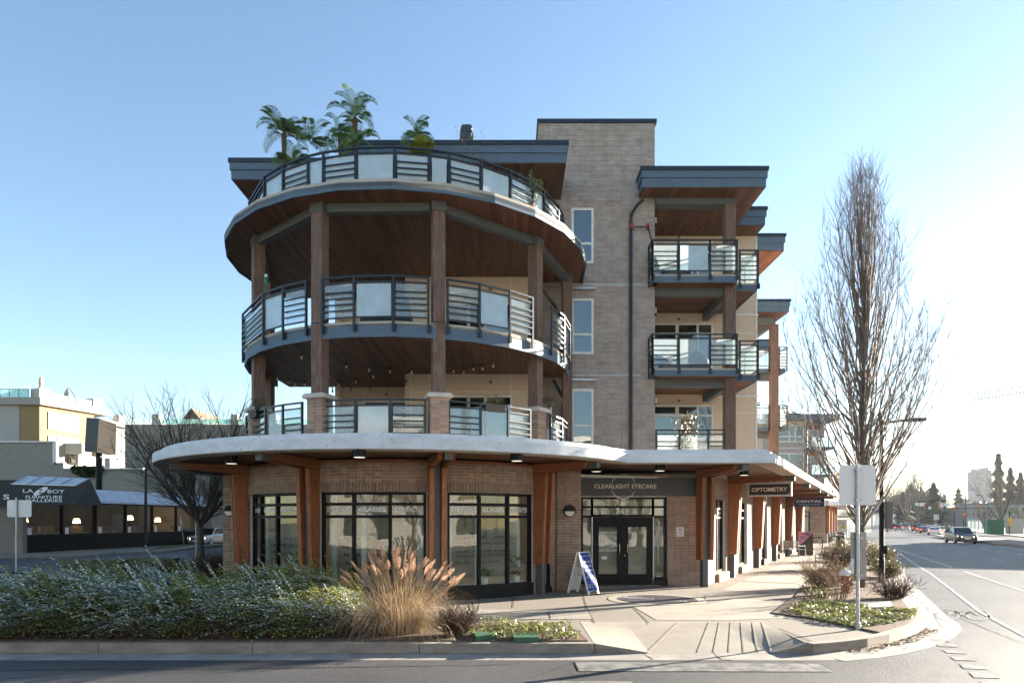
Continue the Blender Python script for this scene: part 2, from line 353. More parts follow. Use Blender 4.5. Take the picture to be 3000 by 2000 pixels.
KP.flush(kerb)
# ramp down to the crossing
def rz(x, y):
    sx = max(0, min(1, (x-1.34)/.86))*max(0, min(1, (4.88-x)/.7)); sy = max(0, min(1, (13.45-y)/(13.45-KY)))
    return .003-.148*sx*sy
rp = MB(); nx, ny = 28, 12
gx = [1.34+(4.9-1.34)*i/nx for i in range(nx+1)]; gy = [KY+(13.5-KY)*j/ny for j in range(ny+1)]
rp.add([(x,y,rz(x,y)) for y in gy for x in gx], [(j*(nx+1)+i,j*(nx+1)+i+1,(j+1)*(nx+1)+i+1,(j+1)*(nx+1)+i) for j in range(ny) for i in range(nx)])
ramp = rp.build('curb_ramp', M['conc'], walk)
for x0, x1 in ((2.2,3.25),(3.02,3.87),(3.28,4.08),(3.53,4.3),(3.77,4.5),(4.0,4.72),(4.22,4.9)):
    p = [Vector((x0+(x1-x0)*t, KY+.06+2.3*t, 0)) for t in (0,.2,.4,.6,.8,1)]; b = MB()
    for a, c in zip(p, p[1:]):
        a = a.copy(); c = c.copy(); a.z = rz(a.x,a.y)+.004; c.z = rz(c.x,c.y)+.004; b.bar(a, c, .028, .003)
    b.build('ramp_groove', M['kerb'], ramp)
# gutter pan along the kerbs
gm = mat('gutter_concrete', (.3,.275,.24), (.2,.185,.165), .9, 2.5, bump=.25, bscale=50)
gt = MB(); gt.quad((-30,KY-.55,-.146),(5,KY-.55,-.146),(5,KY+.05,-.146),(-30,KY+.05,-.146))
ko = off_line(KR, -.62)
for i in range(len(KR)-1):
    gt.quad(*[Vector((p.x,p.y,-.145)) for p in (KR[i], ko[i], ko[i+1], KR[i+1])])
gt.build('gutter', gm, road_o)
# concrete flags on the walk along the shops, lying in the pebbled slab
def flag(pts, name='paving_flag', m=None, z=.006):
    b = MB(); b.prism([(p[0],p[1]) for p in pts], -.02, z); return b.build(name, m or M['conc'], walk)
s = -1.2
for k in range(20):
    L = 2.5 if k % 2 else 2.9
    flag([S(s,.72),S(s,1.62),S(s+L,1.62),S(s+L,.72)]); flag([S(s,1.635),S(s,2.52),S(s+L,2.52),S(s+L,1.635)])
    s += L+(.42 if k % 2 == 0 else .02)
c6 = lambda x, y: G(1300+x*.4677, 1700+y*.4677)
for pl in (((40,196),(130,176),(640,190),(655,243),(60,243)), ((665,190),(780,176),(893,180),(928,242),(668,243)),
           ((1190,165),(1330,158),(1640,150),(1830,112),(2200,132),(2150,165),(2035,198),(2135,218),(2105,236),(1800,248),(1330,246))):
    flag([c6(*p) for p in pl])
# round paving medallion
dc = G(1923,1755); tile = mat('medallion_pebble', (.2,.19,.2), (.07,.065,.075), .35, 30, bump=.5, bscale=60, isl=.35, spec=.6)
med = MB(); 
for i in range(13): med.arc(0,360,.06+i*.072,.06+i*.072+.06,-.01,.011+.002*(i % 2),c=(dc.x,dc.y),step=6)
mo = thing('paving_medallion','round pebble medallion in a pale concrete ring set in the pavement before the doors','paving medallion',(dc.x,dc.y,0))
med.build('pebble_rings', tile, mo); MB().arc(0,360,1.0,1.22,-.01,.009,c=(dc.x,dc.y),step=5).build('concrete_ring', M['conc'], mo)
# planting beds: soil
bedL = [(-29,KY+.2),(1.25,KY+.2),(1.2,12.2),(1.0,13.25),(-1.2,13.28),(-2.6,14.6),(-7.2,16.6),(-9.2,17.6),(-12,16.8),(-16,15.6),(-29,15.2)]
bedR = [tuple(G(*p))[:2] for p in ((2262,1797),(2331,1746),(2400,1668))]+[tuple(S(s,2.6))[:2] for s in (14,30)]+[tuple(S(s,4.7))[:2] for s in (30,10)]+[(p.x,p.y) for p in off_line(KR,.17)[10:2:-1]]+[tuple(G(*p))[:2] for p in ((2500,1838),(2400,1815))]
for bp in (bedL, bedR, [(-15.4,30.8),(-10.5,28.2),(-9.6,24),(-12.8,24.5),(-15,28.2)]):
    b = MB(); b.prism(bp, -.1, .03); tag(b.build('planting_bed', M['soil']), kind='structure')
# road paint
rm = MB(); rl = MB()
def rq(b, pts, dz=.0072):
    b.add([(q.x,q.y,q.z) for q in (G(p[0],p[1],-.15+dz) for p in pts)], [tuple(range(len(pts)))])
c1 = lambda x, y: (2380+x*.2636, 1380+y*.2636); c8 = lambda x, y: (2200+x*.542, 1150+y*.542)
for pl in (((965,1325),(1062,1329),(1085,1343),(985,1339)), ((998,1352),(1100,1356),(1128,1373),(1015,1368)), ((1036,1386),(1150,1392),(1176,1409),(1060,1404)),
           ((1078,1422),(1200,1431),(1226,1447),(1100,1442)), ((1126,1462),(1250,1474),(1290,1494),(1150,1488)), ((1177,1506),(1310,1520),(1356,1541),(1205,1536)), ((1240,1556),(1400,1575),(1450,1600),(1270,1590))):
    rq(rm, [c8(*p) for p in pl])
for pl in (((1684,1937),(2399,1943),(2440,1966),(1695,1964)), ((1550,1992),(1850,1994),(1900,2040),(1560,2040)),):
    rq(rm, pl)
mk = rm.build('crossing_bars', M['paint'], road_o)
def ln(pts, w):
    q = [G(x,y,-.141) for x, y in pts]
    for a, b in zip(q, q[1:]):
        t = (b-a).normalized(); n_ = Vector((-t.y,t.x,0))*w/2; rl.add([a-n_, b-n_, b+n_, a+n_], [(0,1,2,3)])
ln([c1(800,808),c1(1060,905),c1(1370,1005),c1(1900,1182),c1(2100,1250),c1(2500,1375)], .12)
ln([c1(800,808),c1(960,905),c1(1090,995),c1(1320,1140),(2870,1790),(3020,1870)], .1)
for a, b in (((960,907),(1060,909)),((1090,995),(1370,1009)),((1320,1140),(1900,1185))): ln([c1(*a),c1(*b)], .1)
for a, b in (((1165,785),(1195,793)),((1260,815),(1300,826)),((1390,850),(1450,866)),((1610,900),(1710,920)),((1970,970),(2140,998)),((1740,822),(1795,836)),((1870,846),(1955,865)),((2055,880),(2150,897)),((2270,915),(2352,932)),((760,690),(800,700)),((860,745),(900,755)),((1000,765),(1035,772))): ln([c1(*a),c1(*b)], .1)
rl0 = rl; rl = MB()
for k in range(14):                                        # bicycle symbol by the kerb
    t0, t1 = k*2*math.pi/14, (k+1)*2*math.pi/14
    for cx in (2775, 2865): ln([(cx+34*math.cos(t0),1800+15*math.sin(t0)),(cx+34*math.cos(t1),1800+15*math.sin(t1))], .06)
ln([(2775,1800),(2800,1788),(2845,1790),(2865,1800)], .06); ln([(2800,1788),(2818,1802),(2845,1790)], .06)
rl.build('bicycle_symbol', M['paint'], road_o); rl0.build('lane_lines', M['paint2'], road_o)
# median island of the avenue
mi = thing('median_island','long raised concrete median in the middle of the avenue','median', tuple(S(45,10.2,0)))
p = [G(2735,1573,-.15), G(2800,1583,-.15), G(3000,1603,-.15), G(3060,1610,-.15), G(3060,1597,-.15), G(3000,1591,-.15), G(2850,1577,-.15)]
z0 = prof(50)-.17; mb = MB(); mb.prism([(q.x,q.y) for q in p], z0, z0+.17); mb.build('kerb_island', M['kerb'], mi)
# far pavement and verge across the avenue
mb = MB(); q = [(-2.0,0)]
for a, b in zip([30,45,60,71,85,100,121,150], [45,60,71,85,100,121,150,180]):
    for n0, n1, zz in ((18.2,18.4,.0),(18.4,26,-.005)):
        A0, A1, B0, B1 = [av(y, n_) for y, n_ in ((a,n0),(a,n1),(b,n0),(b,n1))]
        mb.add([(x,y,z+.15+zz) for x,y,z in (A0,A1,B1,B0)]+[(x,y,z-.05) for x,y,z in (A0,A1,B1,B0)], [(0,1,2,3),(0,3,7,4),(0,4,5,1)])
tag(mb.build('far_pavement', M['conc']), kind='structure')
# left corner pavement in front of the furniture shop
lp = [G(0,1629,-.03),G(256,1625,-.03),G(330,1622,-.12),G(389,1621,-.12),G(470,1614,-.03),G(568,1601,-.03),V(-23.5,75,0),V(-40,110,0),V(-70,110,0),V(-70,41,0)]
tag(MB().prism([(q.x,q.y) for q in lp], -.19, -.02-.06).build('corner_pavement', M['aggr']), kind='structure')
gv = [G(0,1626,-.03),G(240,1622,-.03),G(250,1617,-.03),G(0,1620,-.03)]
gr = MB(); gr.prism([(q.x,q.y) for q in (G(0,1619,-.08),G(270,1613,-.08),G(500,1601,-.08),G(560,1592,-.08),G(540,1588,-.08),G(70,1613,-.08),G(0,1616,-.08))], -.1, -.06)
gr.prism([(q.x,q.y) for q in (G(430,1615,-.08),G(520,1607,-.08),G(566,1600,-.08),G(572,1595,-.08),G(470,1604,-.08))], -.1, -.06)
tag(gr.build('verge', M['grassgnd']), kind='structure')
ck = MB(); 
for a, b in zip(lp[:6], lp[1:6]): ck.bar(V(a.x,a.y,-.13), V(b.x,b.y,-.13), .2, .15)
tag(ck.build('corner_kerb', M['kerb']), kind='structure')

# cracks in the asphalt, dark expansion joints in the paving
jm = mat('joint_dark', (.03,.027,.024), rough=.9)
def ribbon(pts, w, z, name, parent, conv, seed=0, jit=0.):
    r = random.Random(seed); q = [conv(*p) for p in pts]; b = MB(); fine = []
    for a, c in zip(q, q[1:]):
        n = max(1, int((c-a).length/.25)) if jit else 1
        for i in range(n): fine.append(a.lerp(c, i/n)+(Vector((r.gauss(0,jit),r.gauss(0,jit),0)) if jit else Vector()))
    fine.append(q[-1])
    for a, c in zip(fine, fine[1:]):
        t = (c-a); t.z = 0
        if t.length < 1e-4: continue
        t.normalize(); n_ = Vector((-t.y,t.x,0))*w*.5*(r.uniform(.4,1.3) if jit else 1); b.add([(p.x,p.y,z+prof(p.y)) for p in (a-n_,c-n_,c+n_,a+n_)],[(0,1,2,3)])
    return b.build(name, jm, parent)
cr6 = lambda x, y: G(1300+x*.4677, 1700+y*.4677, -.15)
for k, pl in enumerate((((540,610),(640,575),(700,560),(750,530),(830,515)), ((1800,500),(1740,495),(1690,450)), ((1200,430),(1310,495)), ((2230,505),(2352,560)), ((820,505),(850,565)))): ribbon(pl, .022, -.1425, 'road_crack', road_o, cr6, k, .015)
for k, pl in enumerate((((2700,1760),(2790,1800),(2900,1845),(3000,1885)), ((2560,1900),(2680,1880),(2760,1840),(2735,1800),(2650,1720)), ((2640,1680),(2760,1683),(3000,1690)), ((0,1962),(700,1958),(1500,1946)))): ribbon(pl, .03, -.1445, 'road_crack', road_o, lambda x, y: G(x,y,-.15), 20+k, .012)
for k, pl in enumerate((((865,60),(900,180),(945,265)), ((1185,165),(1240,220),(1290,268)), ((100,243),(945,243)), ((440,100),(432,168)), ((2100,297),(2310,380)), ((1640,95),(1640,130)))): ribbon(pl, .022, .0075, 'expansion_joint', walk, c6, 40+k)
# ================================================================ CORNER BUILDING
T = thing('corner_building','four-storey brick corner building with a round timber-columned balcony tower over shops','building',(0,22,0))
BR = Pieces('brick', M['brick'], 300, 'brickwork'); PL = Pieces('plank', M['plank'], 300, 'planking')
BL, BH = .213, .0835
def bricks(fmap, u0, u1, z0, z1, holes, parent, vis=1., m=None, bl=BL, bh=BH, depth=.03, soldier=False):
    nrow = max(1, round((z1-z0)/bh)); bh = (z1-z0)/nrow
    for j in range(nrow):
        za, zb = z0+j*bh, z0+(j+1)*bh; zc = (za+zb)/2
        spans = [(u0,u1)]
        for (a,b,c,d) in holes:
            if c < zc < d:
                ns = []
                for (p,q) in spans:
                    if b <= p or a >= q: ns.append((p,q)); continue
                    if a > p: ns.append((p,a))
                    if b < q: ns.append((b,q))
                spans = ns
        k0 = math.floor(u0/bl)
        for (p,q) in spans:
            k = math.floor((p-u0)/bl+1e-6); 
            while u0+k*bl < q-1e-6:
                a, b = max(p,u0+k*bl), min(q,u0+(k+1)*bl); k += 1
                if b-a < .03: continue
                c, t, nn = fmap((a+b)/2); jit = (rnd.random()-.5)*.003
                BR.put((c[0]+nn[0]*jit, c[1]+nn[1]*jit, zc), Vector(t)*(b-a-.0095), Vector(nn)*depth, Vector((0,0,bh-.0095)), parent, vis*(1 if b-a > bl*.8 else .01), m)
def flat(x0, y0, t=(1,0,0), nn=(0,-1,0)):
    return lambda u: ((x0+t[0]*u, y0+t[1]*u), t, nn)
def curved(r):
    def f(u):
        a = -180+math.degrees(u/r); p = PC(a, r); t = math.radians(a); return (p, (-math.sin(t), math.cos(t), 0), (math.cos(t), math.sin(t), 0))
    return f
def au(a, r): return math.radians(a+180)*r
# ---------------------------------------------------------------- windows
def window(name, O, u, xs, zs, fw=.06, fd=.09, mf=None, mg=None, parent=None, skip=(), bottom=True):
    """frame mesh + one pane object per light. O = lower left corner on the frame plane, u = unit vector to the right"""
    O, u = Vector(O), Vector(u); nn = Vector((u.y, -u.x, 0)); up = Vector((0,0,1)); mf = mf or M['black_frame']; mg = mg or M['glass']
    b = MB()
    for x in xs: b.obox(O+u*x+up*(zs[0]+zs[-1])/2, u*fw/2, nn*fd/2, up*((zs[-1]-zs[0])/2+fw/2))
    for z in zs: b.obox(O+u*(xs[0]+xs[-1])/2+up*z, u*((xs[-1]-xs[0])/2-fw/2), nn*(fd/2-.002), up*fw/2)
    w = b.build(name, mf, parent)
    for i in range(len(xs)-1):
        for j in range(len(zs)-1):
            if (i,j) in skip: continue
            c = O+u*(xs[i]+xs[i+1])/2+up*(zs[j]+zs[j+1])/2
            MB().obox(c, u*((xs[i+1]-xs[i]-fw)/2), nn*.004, up*((zs[j+1]-zs[j]-fw)/2)).build('pane', mg, w)
    return w
# ---------------------------------------------------------------- the round shop wall
P_ANG = [-147, -111, -75, -39]
wa = [(ang_px(735,5.), -116.5), (ang_px(939,5.), ang_px(1249,5.)), (ang_px(1311,5.), ang_px(1561,5.))]
nar = (-35.5, -30.5)
RW = 5.0; fc = curved(RW); ZT, ZB, ZW = 2.71, .28, 3.44
wall = MB(); edges = [-178]+[x for w_ in wa for x in w_]+[nar[0], nar[1], -26.5]
for i in range(0, len(edges)-1):
    a, b = edges[i], edges[i+1]
    wall.arc(a, b, 4.86, RW-.012, 0 if i % 2 == 0 else ZT, ZW)
wall.box(-9.1,-8.15,21.512,21.75,0,ZW); wall.box(1.28,1.97,19.512,21.2,0,ZW)
shop_wall = wall.build('wall', M['mortar'], T)
holes = [(au(a,RW)-0., au(b,RW)+0., 0, ZT) for a, b in wa+[nar]]+[(au(a,RW)-.1, au(b,RW)+.1, ZT-.001, ZT+.235) for a, b in wa+[nar]]
bricks(fc, au(-178,RW), au(-26.5,RW), 0, ZW, holes, shop_wall, 1.3)
for a, b in wa+[nar]:
    bricks(curved(RW+.018), au(a,RW+.018)-.1, au(b,RW+.018)+.1, ZT, ZT+.235, [], shop_wall, .5, M['soldier'], bl=.083, bh=.235, depth=.06)
bricks(flat(-9.1,21.5), 0, .93, 0, ZW, [], shop_wall); bricks(flat(1.28,19.5), 0, .69, 0, ZW, [], shop_wall, 1.2)
wt = MB(); wt.arc(-178,-26.5,4.9,RW+.03,ZW,ZW+.07); wt.box(1.2,1.99,19.47,21.2,ZW,ZW+.07); wt.build('wall_trim', M['cedar_h'], T)
texts = ('EYE EXAMS','GLASSES','CONTACTS')
pw = ((735,781,825,899),(939,1036,1143,1249),(1311,1405,1489,1561))
ZS = [ZB+.03, 2.1, 2.41, ZT-.03]
for w_i, (a0, a1) in enumerate(wa):
    rr = 4.9; aa = [ang_px(p, 4.95) for p in pw[w_i]]; aa[0] = a0+.3; aa[-1] = a1-.3
    if w_i == 0: aa = [a0+.3, -136.5, -127, -116.8]
    holder = None
    for k in range(3):
        p, q = Vector((*PC(aa[k],rr),0)), Vector((*PC(aa[k+1],rr),0)); u = (q-p).normalized(); L = (q-p).length
        w = window('shop_window', p, u, [0,L], ZS, .075, .11, parent=T)
        nn = Vector((u.y,-u.x,0)); c = (p+q)/2+nn*.012; c.z = 2.275
        lettering(texts[k], c, L*.74, .115, M['letter'], w, u, bold=.02)
    s_ = MB(); s_.arc(a0, a1, 4.8, 5.03, 0, ZB); s_.arc(a0,a1,4.82,5.05,ZB,ZB+.04); s_.build('window_base', M['black_frame'], T)
p, q = Vector((*PC(nar[0],4.92),0)), Vector((*PC(nar[1],4.92),0)); window('shop_window', p, (q-p).normalized(), [0,(q-p).length], [.14,2.1,2.68], .07, .1, parent=T)
MB().arc(nar[0],nar[1],4.8,5.03,0,.14).build('window_base', M['black_frame'], T)
# ---------------------------------------------------------------- entrance wall
EY = 21.05
ew = MB(); ew.box(1.97,5.95,EY+.012,EY+.3,2.72,ZW); ew.box(4.79,5.95,EY+.012,EY+.3,0,2.72); ew.box(2.0,2.12,EY-.02,EY+.3,0,2.72)
ewall = ew.build('wall', M['mortar'], T)
bricks(flat(4.79,EY), 0, 1.15, 0, ZW, [(-1,.9,2.74,3.36)], ewall, 1.2); bricks(flat(2.0,EY), 0, 2.79, 2.72, ZW, [(0,2.79,2.7,3.36)], ewall)
X0 = lambda cx: (1650+cx/3.647-1500)/2000*EY
Z0 = lambda cy: 2-(1330+cy/3.647-1524)/2000*EY
fx = [2.16, X0(310), X0(963), X0(1090)]
window('entrance_window', (0,EY+.06,0), (1,0,0), [fx[0],fx[1]], [.08,Z0(665),Z0(562),2.69], .06, .12, parent=T)
wnr = window('entrance_window', (0,EY+.06,0), (1,0,0), [fx[2],fx[3]], [.24,Z0(665),Z0(562),2.69], .06, .12, parent=T)
MB().box(fx[2],fx[3]+.06,EY-.08,EY+.1,0,.2).build('window_base', M['black_frame'], T)
tw = window('transom_window', (0,EY+.06,0), (1,0,0), [fx[1],fx[2]], [Z0(655),Z0(562),2.69], .06, .12, parent=T)
lettering('748', (X0(628),EY,Z0(610)), .42, .2, M['letter'], tw, bold=.0)
for x0, x1, hx in ((fx[1]+.035,X0(635)-.004,X0(600)),(X0(637)+.004,fx[2]-.035,X0(683))):
    d = MB(); st = .17; zt = Z0(672)
    d.box(x0,x0+st,EY+.02,EY+.07,.012,zt); d.box(x1-st,x1,EY+.02,EY+.07,.012,zt); d.box(x0+st,x1-st,EY+.022,EY+.068,.012,.35); d.box(x0+st,x1-st,EY+.022,EY+.068,zt-.3,zt)
    door = d.build('door', M['black_frame'], T)
    MB().box(x0+st,x1-st,EY+.042,EY+.05,.35,zt-.3).build('pane', M['glass'], door)
    MB().tube([(hx,EY+.02,Z0(950)),(hx,EY-.06,Z0(952)),(hx,EY-.07,Z0(965)),(hx,EY-.07,Z0(1040)),(hx,EY-.06,Z0(1053)),(hx,EY+.02,Z0(1055))],.014,8).build('handle', M['chrome'], door)
    if hx < 3.4:
        lettering('OPENING HOURS', (X0(482),EY+.036,Z0(835)), .66, .075, M['alu'], door)
        hb = MB()
        for k, dn_ in enumerate(('MON   CLOSED','TUES','WED','THURS','FRI','SAT','SUN   CLOSED')): lettering(dn_, (X0(440 if k % 6 else 475),EY+.036,Z0(868+k*19)), .18 if k % 6 else .46, .042, None, None, mb=hb)
        for k in range(1,6): scribble((X0(520),EY+.036,Z0(868+k*19)), .3, .042, M['alu'], door, (1,0,0), seed=k)
        for a_, b_ in (((388,850),(388,1005)),((580,850),(580,1005)),((388,850),(580,850)),((388,1005),(580,1005))): hb.bar((X0(a_[0]),EY+.036,Z0(a_[1])),(X0(b_[0]),EY+.036,Z0(b_[1])),.008,.004)
        hb.build('opening_times', M['alu'], door); lettering('604-770-0475', (X0(482),EY+.036,Z0(1027)), .68, .08, M['alu'], door)
        MB().box(X0(412),X0(470),EY+.03,EY+.04,Z0(1122),Z0(1090)).build('sticker', M['white'], door)
    else:
        lettering('DR SWA    IRZADA', (X0(792),EY+.036,Z0(833)), .66, .07, M['alu'], door)
        MB().box(X0(672),X0(746),EY+.03,EY+.04,Z0(934),Z0(915)).build('push_plate', M['white'], door); lettering('Pull', (X0(690),EY+.026,Z0(925)), .08, .04, M['black'], door)
        MB().lathe([(.02,0),(.02,.02)],(x0+.05,EY-.005,Z0(1080)),10,Matrix.Rotation(math.radians(90),3,'X')).build('lock', M['chrome'], door)
for xj in (fx[1]-.003,fx[2]+.003): MB().box(xj-.017,xj+.017,EY-.012,EY,0,Z0(668)).build('door_jamb', M['galv'], T)
MB().box(fx[0],fx[3],EY-.03,EY+.1,.0,.012).build('threshold', M['galv'], T)
MB().box(X0(995),X0(1048),EY+.02,EY+.03,Z0(1318),Z0(1297)).build('sticker', M['white'], wnr)
# sign board over the doors
sg = thing('shop_sign','long dark sign board lettered CLEARLIGHT EYECARE over the glass doors','sign',(3.7,EY,2.76))
MB().box(2.0,5.68,EY-.11,EY-.002,Z0(445),Z0(250)).build('board', mat('sign_board_slate', (.055,.065,.075), rough=.5), sg)
lettering('CLEARLIGHT EYECARE', (X0(658),EY-.125,Z0(344)), X0(988)-X0(328), .128, M['cream'], sg, bold=.008)
def ring(a0, a1, r, w0, w1, c, y):
    b = MB(); n_ = 24
    for i in range(n_):
        t0, t1 = a0+(a1-a0)*i/n_, a0+(a1-a0)*(i+1)/n_; f0, f1 = math.sin(math.pi*i/n_), math.sin(math.pi*(i+1)/n_)
        pp = []
        for t, w_ in ((t0, w0+(w1-w0)*f0), (t1, w0+(w1-w0)*f1)):
            cs, sn = math.cos(math.radians(t)), math.sin(math.radians(t)); pp += [(c[0]+cs*(r-w_/2), y, c[1]+sn*(r-w_/2)), (c[0]+cs*(r+w_/2), y, c[1]+sn*(r+w_/2))]
        b.quad(pp[0], pp[2], pp[3], pp[1])
    return b
rc = (X0(637), Z0(347)); ro = X0(637)-X0(505)
ring(10,165,ro*.98,.004,.035,rc,EY-.124).build('emblem_arc', M['cream'], sg); ring(190,340,ro*.98,.004,.035,rc,EY-.124).build('emblem_arc', M['cream'], sg)
nt_ = thing('no_smoking_notice','small white no smoking notice on the brick beside the entrance','notice',(X0(1247),EY-.02,Z0(877)))
MB().box(X0(1208),X0(1287),EY-.03,EY-.018,Z0(877),Z0(777)).build('plate', M['white'], nt_)
red_ink = mat('red_ink', (.6,.03,.03)); b = ring(0,360,.05,.012,.012,(X0(1247),Z0(805)),EY-.032); b.bar((X0(1247)-.035,EY-.032,Z0(805)+.035),(X0(1247)+.035,EY-.032,Z0(805)-.035),.004,.012); b.build('prohibition_ring', red_ink, nt_)
MB().box(X0(1247)-.03,X0(1247)+.03,EY-.0315,EY-.031,Z0(805)-.006,Z0(805)+.006).build('cigarette', M['black'], nt_)
for k, s_ in enumerate(('NO SMOKING','WITHIN 6 METRES','OF THE BUILDING')): lettering(s_, (X0(1247),EY-.032,Z0(834+k*10)), .16 if k else .1, .018, M['black'], nt_)
# ---------------------------------------------------------------- timber posts and beams
def post(base, out, beam_len, zt=3.27, zl=.82, top_w=.42, low_w=.3, steel=True):
    base = Vector(base); out = Vector(out).normalized(); sd = Vector((-out.y,out.x,0)); up = Vector((0,0,1))
    b = MB(); b.obox(base+out*.1+up*1.72, out*.1, sd*.085, up*1.72); po = b.build('post', M['steel'], T)
    for s_ in (-1,1):
        c = base+sd*s_*.15
        sl = MB(); q = [c+out*0+up*zl, c+out*low_w+up*zl, c+out*top_w+up*zt, c+out*0+up*zt]
        sl.add([p_+sd*s_*.055 for p_ in q]+[p_-sd*s_*.055 for p_ in q], [(0,1,2,3),(7,6,5,4),(0,4,5,1),(1,5,6,2),(2,6,7,3),(3,7,4,0)]); sl.build('timber_slab', M['cedar'], po)
        bm = MB(); q = [c-out*.02+up*(zt+.003), c+out*(beam_len-.12)+up*(zt+.1), c+out*beam_len+up*(zt+.25), c-out*.02+up*(zt+.25)]
        q = [p_+sd*s_*.005 for p_ in q]
        bm.add([p_+sd*s_*.055 for p_ in q]+[p_-sd*s_*.055 for p_ in q], [(0,1,2,3),(7,6,5,4),(0,4,5,1),(1,5,6,2),(2,6,7,3),(3,7,4,0)]); bm.build('timber_beam', M['cedar_h'], po)
        for kz in (zl+.18, zl+.32, zt-.3, zt-.45): MB().lathe([(.02,0),(.02,.012)],c+sd*s_*.054+out*.2+up*kz,6,(Matrix.Rotation(math.atan2(sd.y*s_,sd.x*s_),3,'Z') @ Matrix.Rotation(math.radians(90),3,'Y'))).build('bolt', M['black'], po)
    e = MB(); e.obox(base+out*(beam_len+.06)+up*(zt+.17), out*.16, sd*.09, up*.085); e.build('beam_shoe', M['steel'], po)
    return po
for a in P_ANG:
    t = math.radians(a); post((*PC(a,RW+.03),0), (math.cos(t),math.sin(t),0), 1.72)
post((5.78,20.72,0), (.2,-1,0), 2.25)
PS = [3.55+5.6*k for k in range(5)]
for s_ in PS: post(S(s_,.02), SN, 1.95)
# ---------------------------------------------------------------- concrete canopy with plank soffit
RC = 7.36; CE = [V(3.07,18,0), V(6.94,18,0), Vector((6.94+.538*27.5, 45.5, 0))]
a_end = math.degrees(math.atan2(18-CY, 3.07-CX))
outer = [Vector((*PC(a_end-(a_end+205)*i/54, RC), 0)) for i in range(54, -1, -1)]      # from the back left round to the straight part
edge = outer[:-1]+CE
def inset(pts, d): return off_line(pts, d)
def strip(pts, d0, d1, z0, z1):
    A, B = inset(pts, d0), inset(pts, d1); b = MB(); n_ = len(pts)
    b.add([(p.x,p.y,z) for z in (z0,z1) for L_ in (A,B) for p in L_], [])
    for i in range(n_-1):
        a0, a1, b0, b1 = i, i+1, n_+i, n_+i+1; t = 2*n_
        b.f += [(a0,b0,b1,a1),(t+a0,t+a1,t+b1,t+b0),(a0,a1,t+a1,t+a0),(b1,b0,t+b0,t+b1)]
    return b
strip(edge,0,.34,3.53,3.765).build('canopy_rim', M['white_conc'], T)
strip(edge,.2,.62,3.766,3.885).build('canopy_upstand', M['white_conc'], T)
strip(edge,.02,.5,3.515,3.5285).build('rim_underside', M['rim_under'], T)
ins = inset(edge,.3)
canopy_poly = [(p.x,p.y) for p in ins]+[(17,46),(-5,40),(-8.5,30)]
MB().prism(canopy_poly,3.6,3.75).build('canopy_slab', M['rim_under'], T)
sof = MB(); sof.prism(canopy_poly,3.575,3.595); csof = sof.build('soffit', M['gap'], T)
def pt_in(poly, x, y):
    c = False; j = len(poly)-1
    for i in range(len(poly)):
        if (poly[i][1] > y) != (poly[j][1] > y) and x < (poly[j][0]-poly[i][0])*(y-poly[i][1])/(poly[j][1]-poly[i][1])+poly[i][0]: c = not c
        j = i
    return c
def planks(poly, z, parent, along='y', w=.135, maxL=2.4, vis=1., thick=.018):
    """boards under a ceiling outline, each cut to the outline; running along x or y"""
    sw = (lambda p: p) if along == 'y' else (lambda p: (p[1],p[0])); P_ = [sw(p) for p in poly]
    xs = [p[0] for p in P_]; x = min(xs)
    while x < max(xs):
        xc = x+w/2; cuts = []
        for i in range(len(P_)):
            (x1,y1),(x2,y2) = P_[i],P_[(i+1) % len(P_)]
            if (x1 > xc) != (x2 > xc): cuts.append(y1+(y2-y1)*(xc-x1)/(x2-x1))
        cuts.sort()
        for a, b in zip(cuts[::2], cuts[1::2]):
            y = a; first = True
            while y < b-.05:
                L = maxL*(.35+.65*rnd.random()) if first else maxL*(.7+.5*rnd.random()); first = False; e = min(b, y+L)
                if b-e < .3: e = b
                cx, cy = sw((xc,(y+e)/2)); ax, ay_ = sw((w-.007,0)); bx, by = sw((0,e-y-.004))
                PL.put((cx,cy,z-thick/2-rnd.random()*.002), (bx,by,0), (ax,ay_,0), (0,0,thick), parent, vis*(e-y)*4/max(.2,thick)*.02)
                y = e
        x += w
def clip_poly_ymin(poly): return poly
can_vis = [(p.x,p.y) for p in inset(edge[6:],.48)]+[(16.5,44.5),(5.95,21.06),(1.99,21.06),(1.97,19.6)]+[PC(a,5.02) for a in range(-27,-176,-6)]
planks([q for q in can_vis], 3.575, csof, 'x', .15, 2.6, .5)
# round downlights under the canopy
def downlight(x, y, lab):
    t = thing('downlight', lab, 'ceiling light', (x,y,3.36), group='downlights under the canopy')
    MB().lathe([(.13,.0),(.15,.0),(.15,.2),(.02,.2)],(x,y,3.36),16).build('housing', M['black'], t)
    MB().lathe([(.12,0),(.12,.004)],(x,y,3.352),16).build('lens', M['lamp_on'], t)
for px, py, l in ((678,1352,'black round downlight under the canopy at the far left post'),(1053,1333,'black round downlight under the canopy above the middle shop window'),(1514,1344,'black round downlight under the canopy above the right curved window'),
                  (1747,1376,'black round downlight under the canopy left of the entrance sign'),(1933,1374,'black round downlight under the canopy right of the entrance sign'),(2180,1387,'black round downlight under the canopy above the hanging optometry sign')):
    q = W(px,py,1.40*2000/(1524-py)); downlight(q.x,q.y,l)
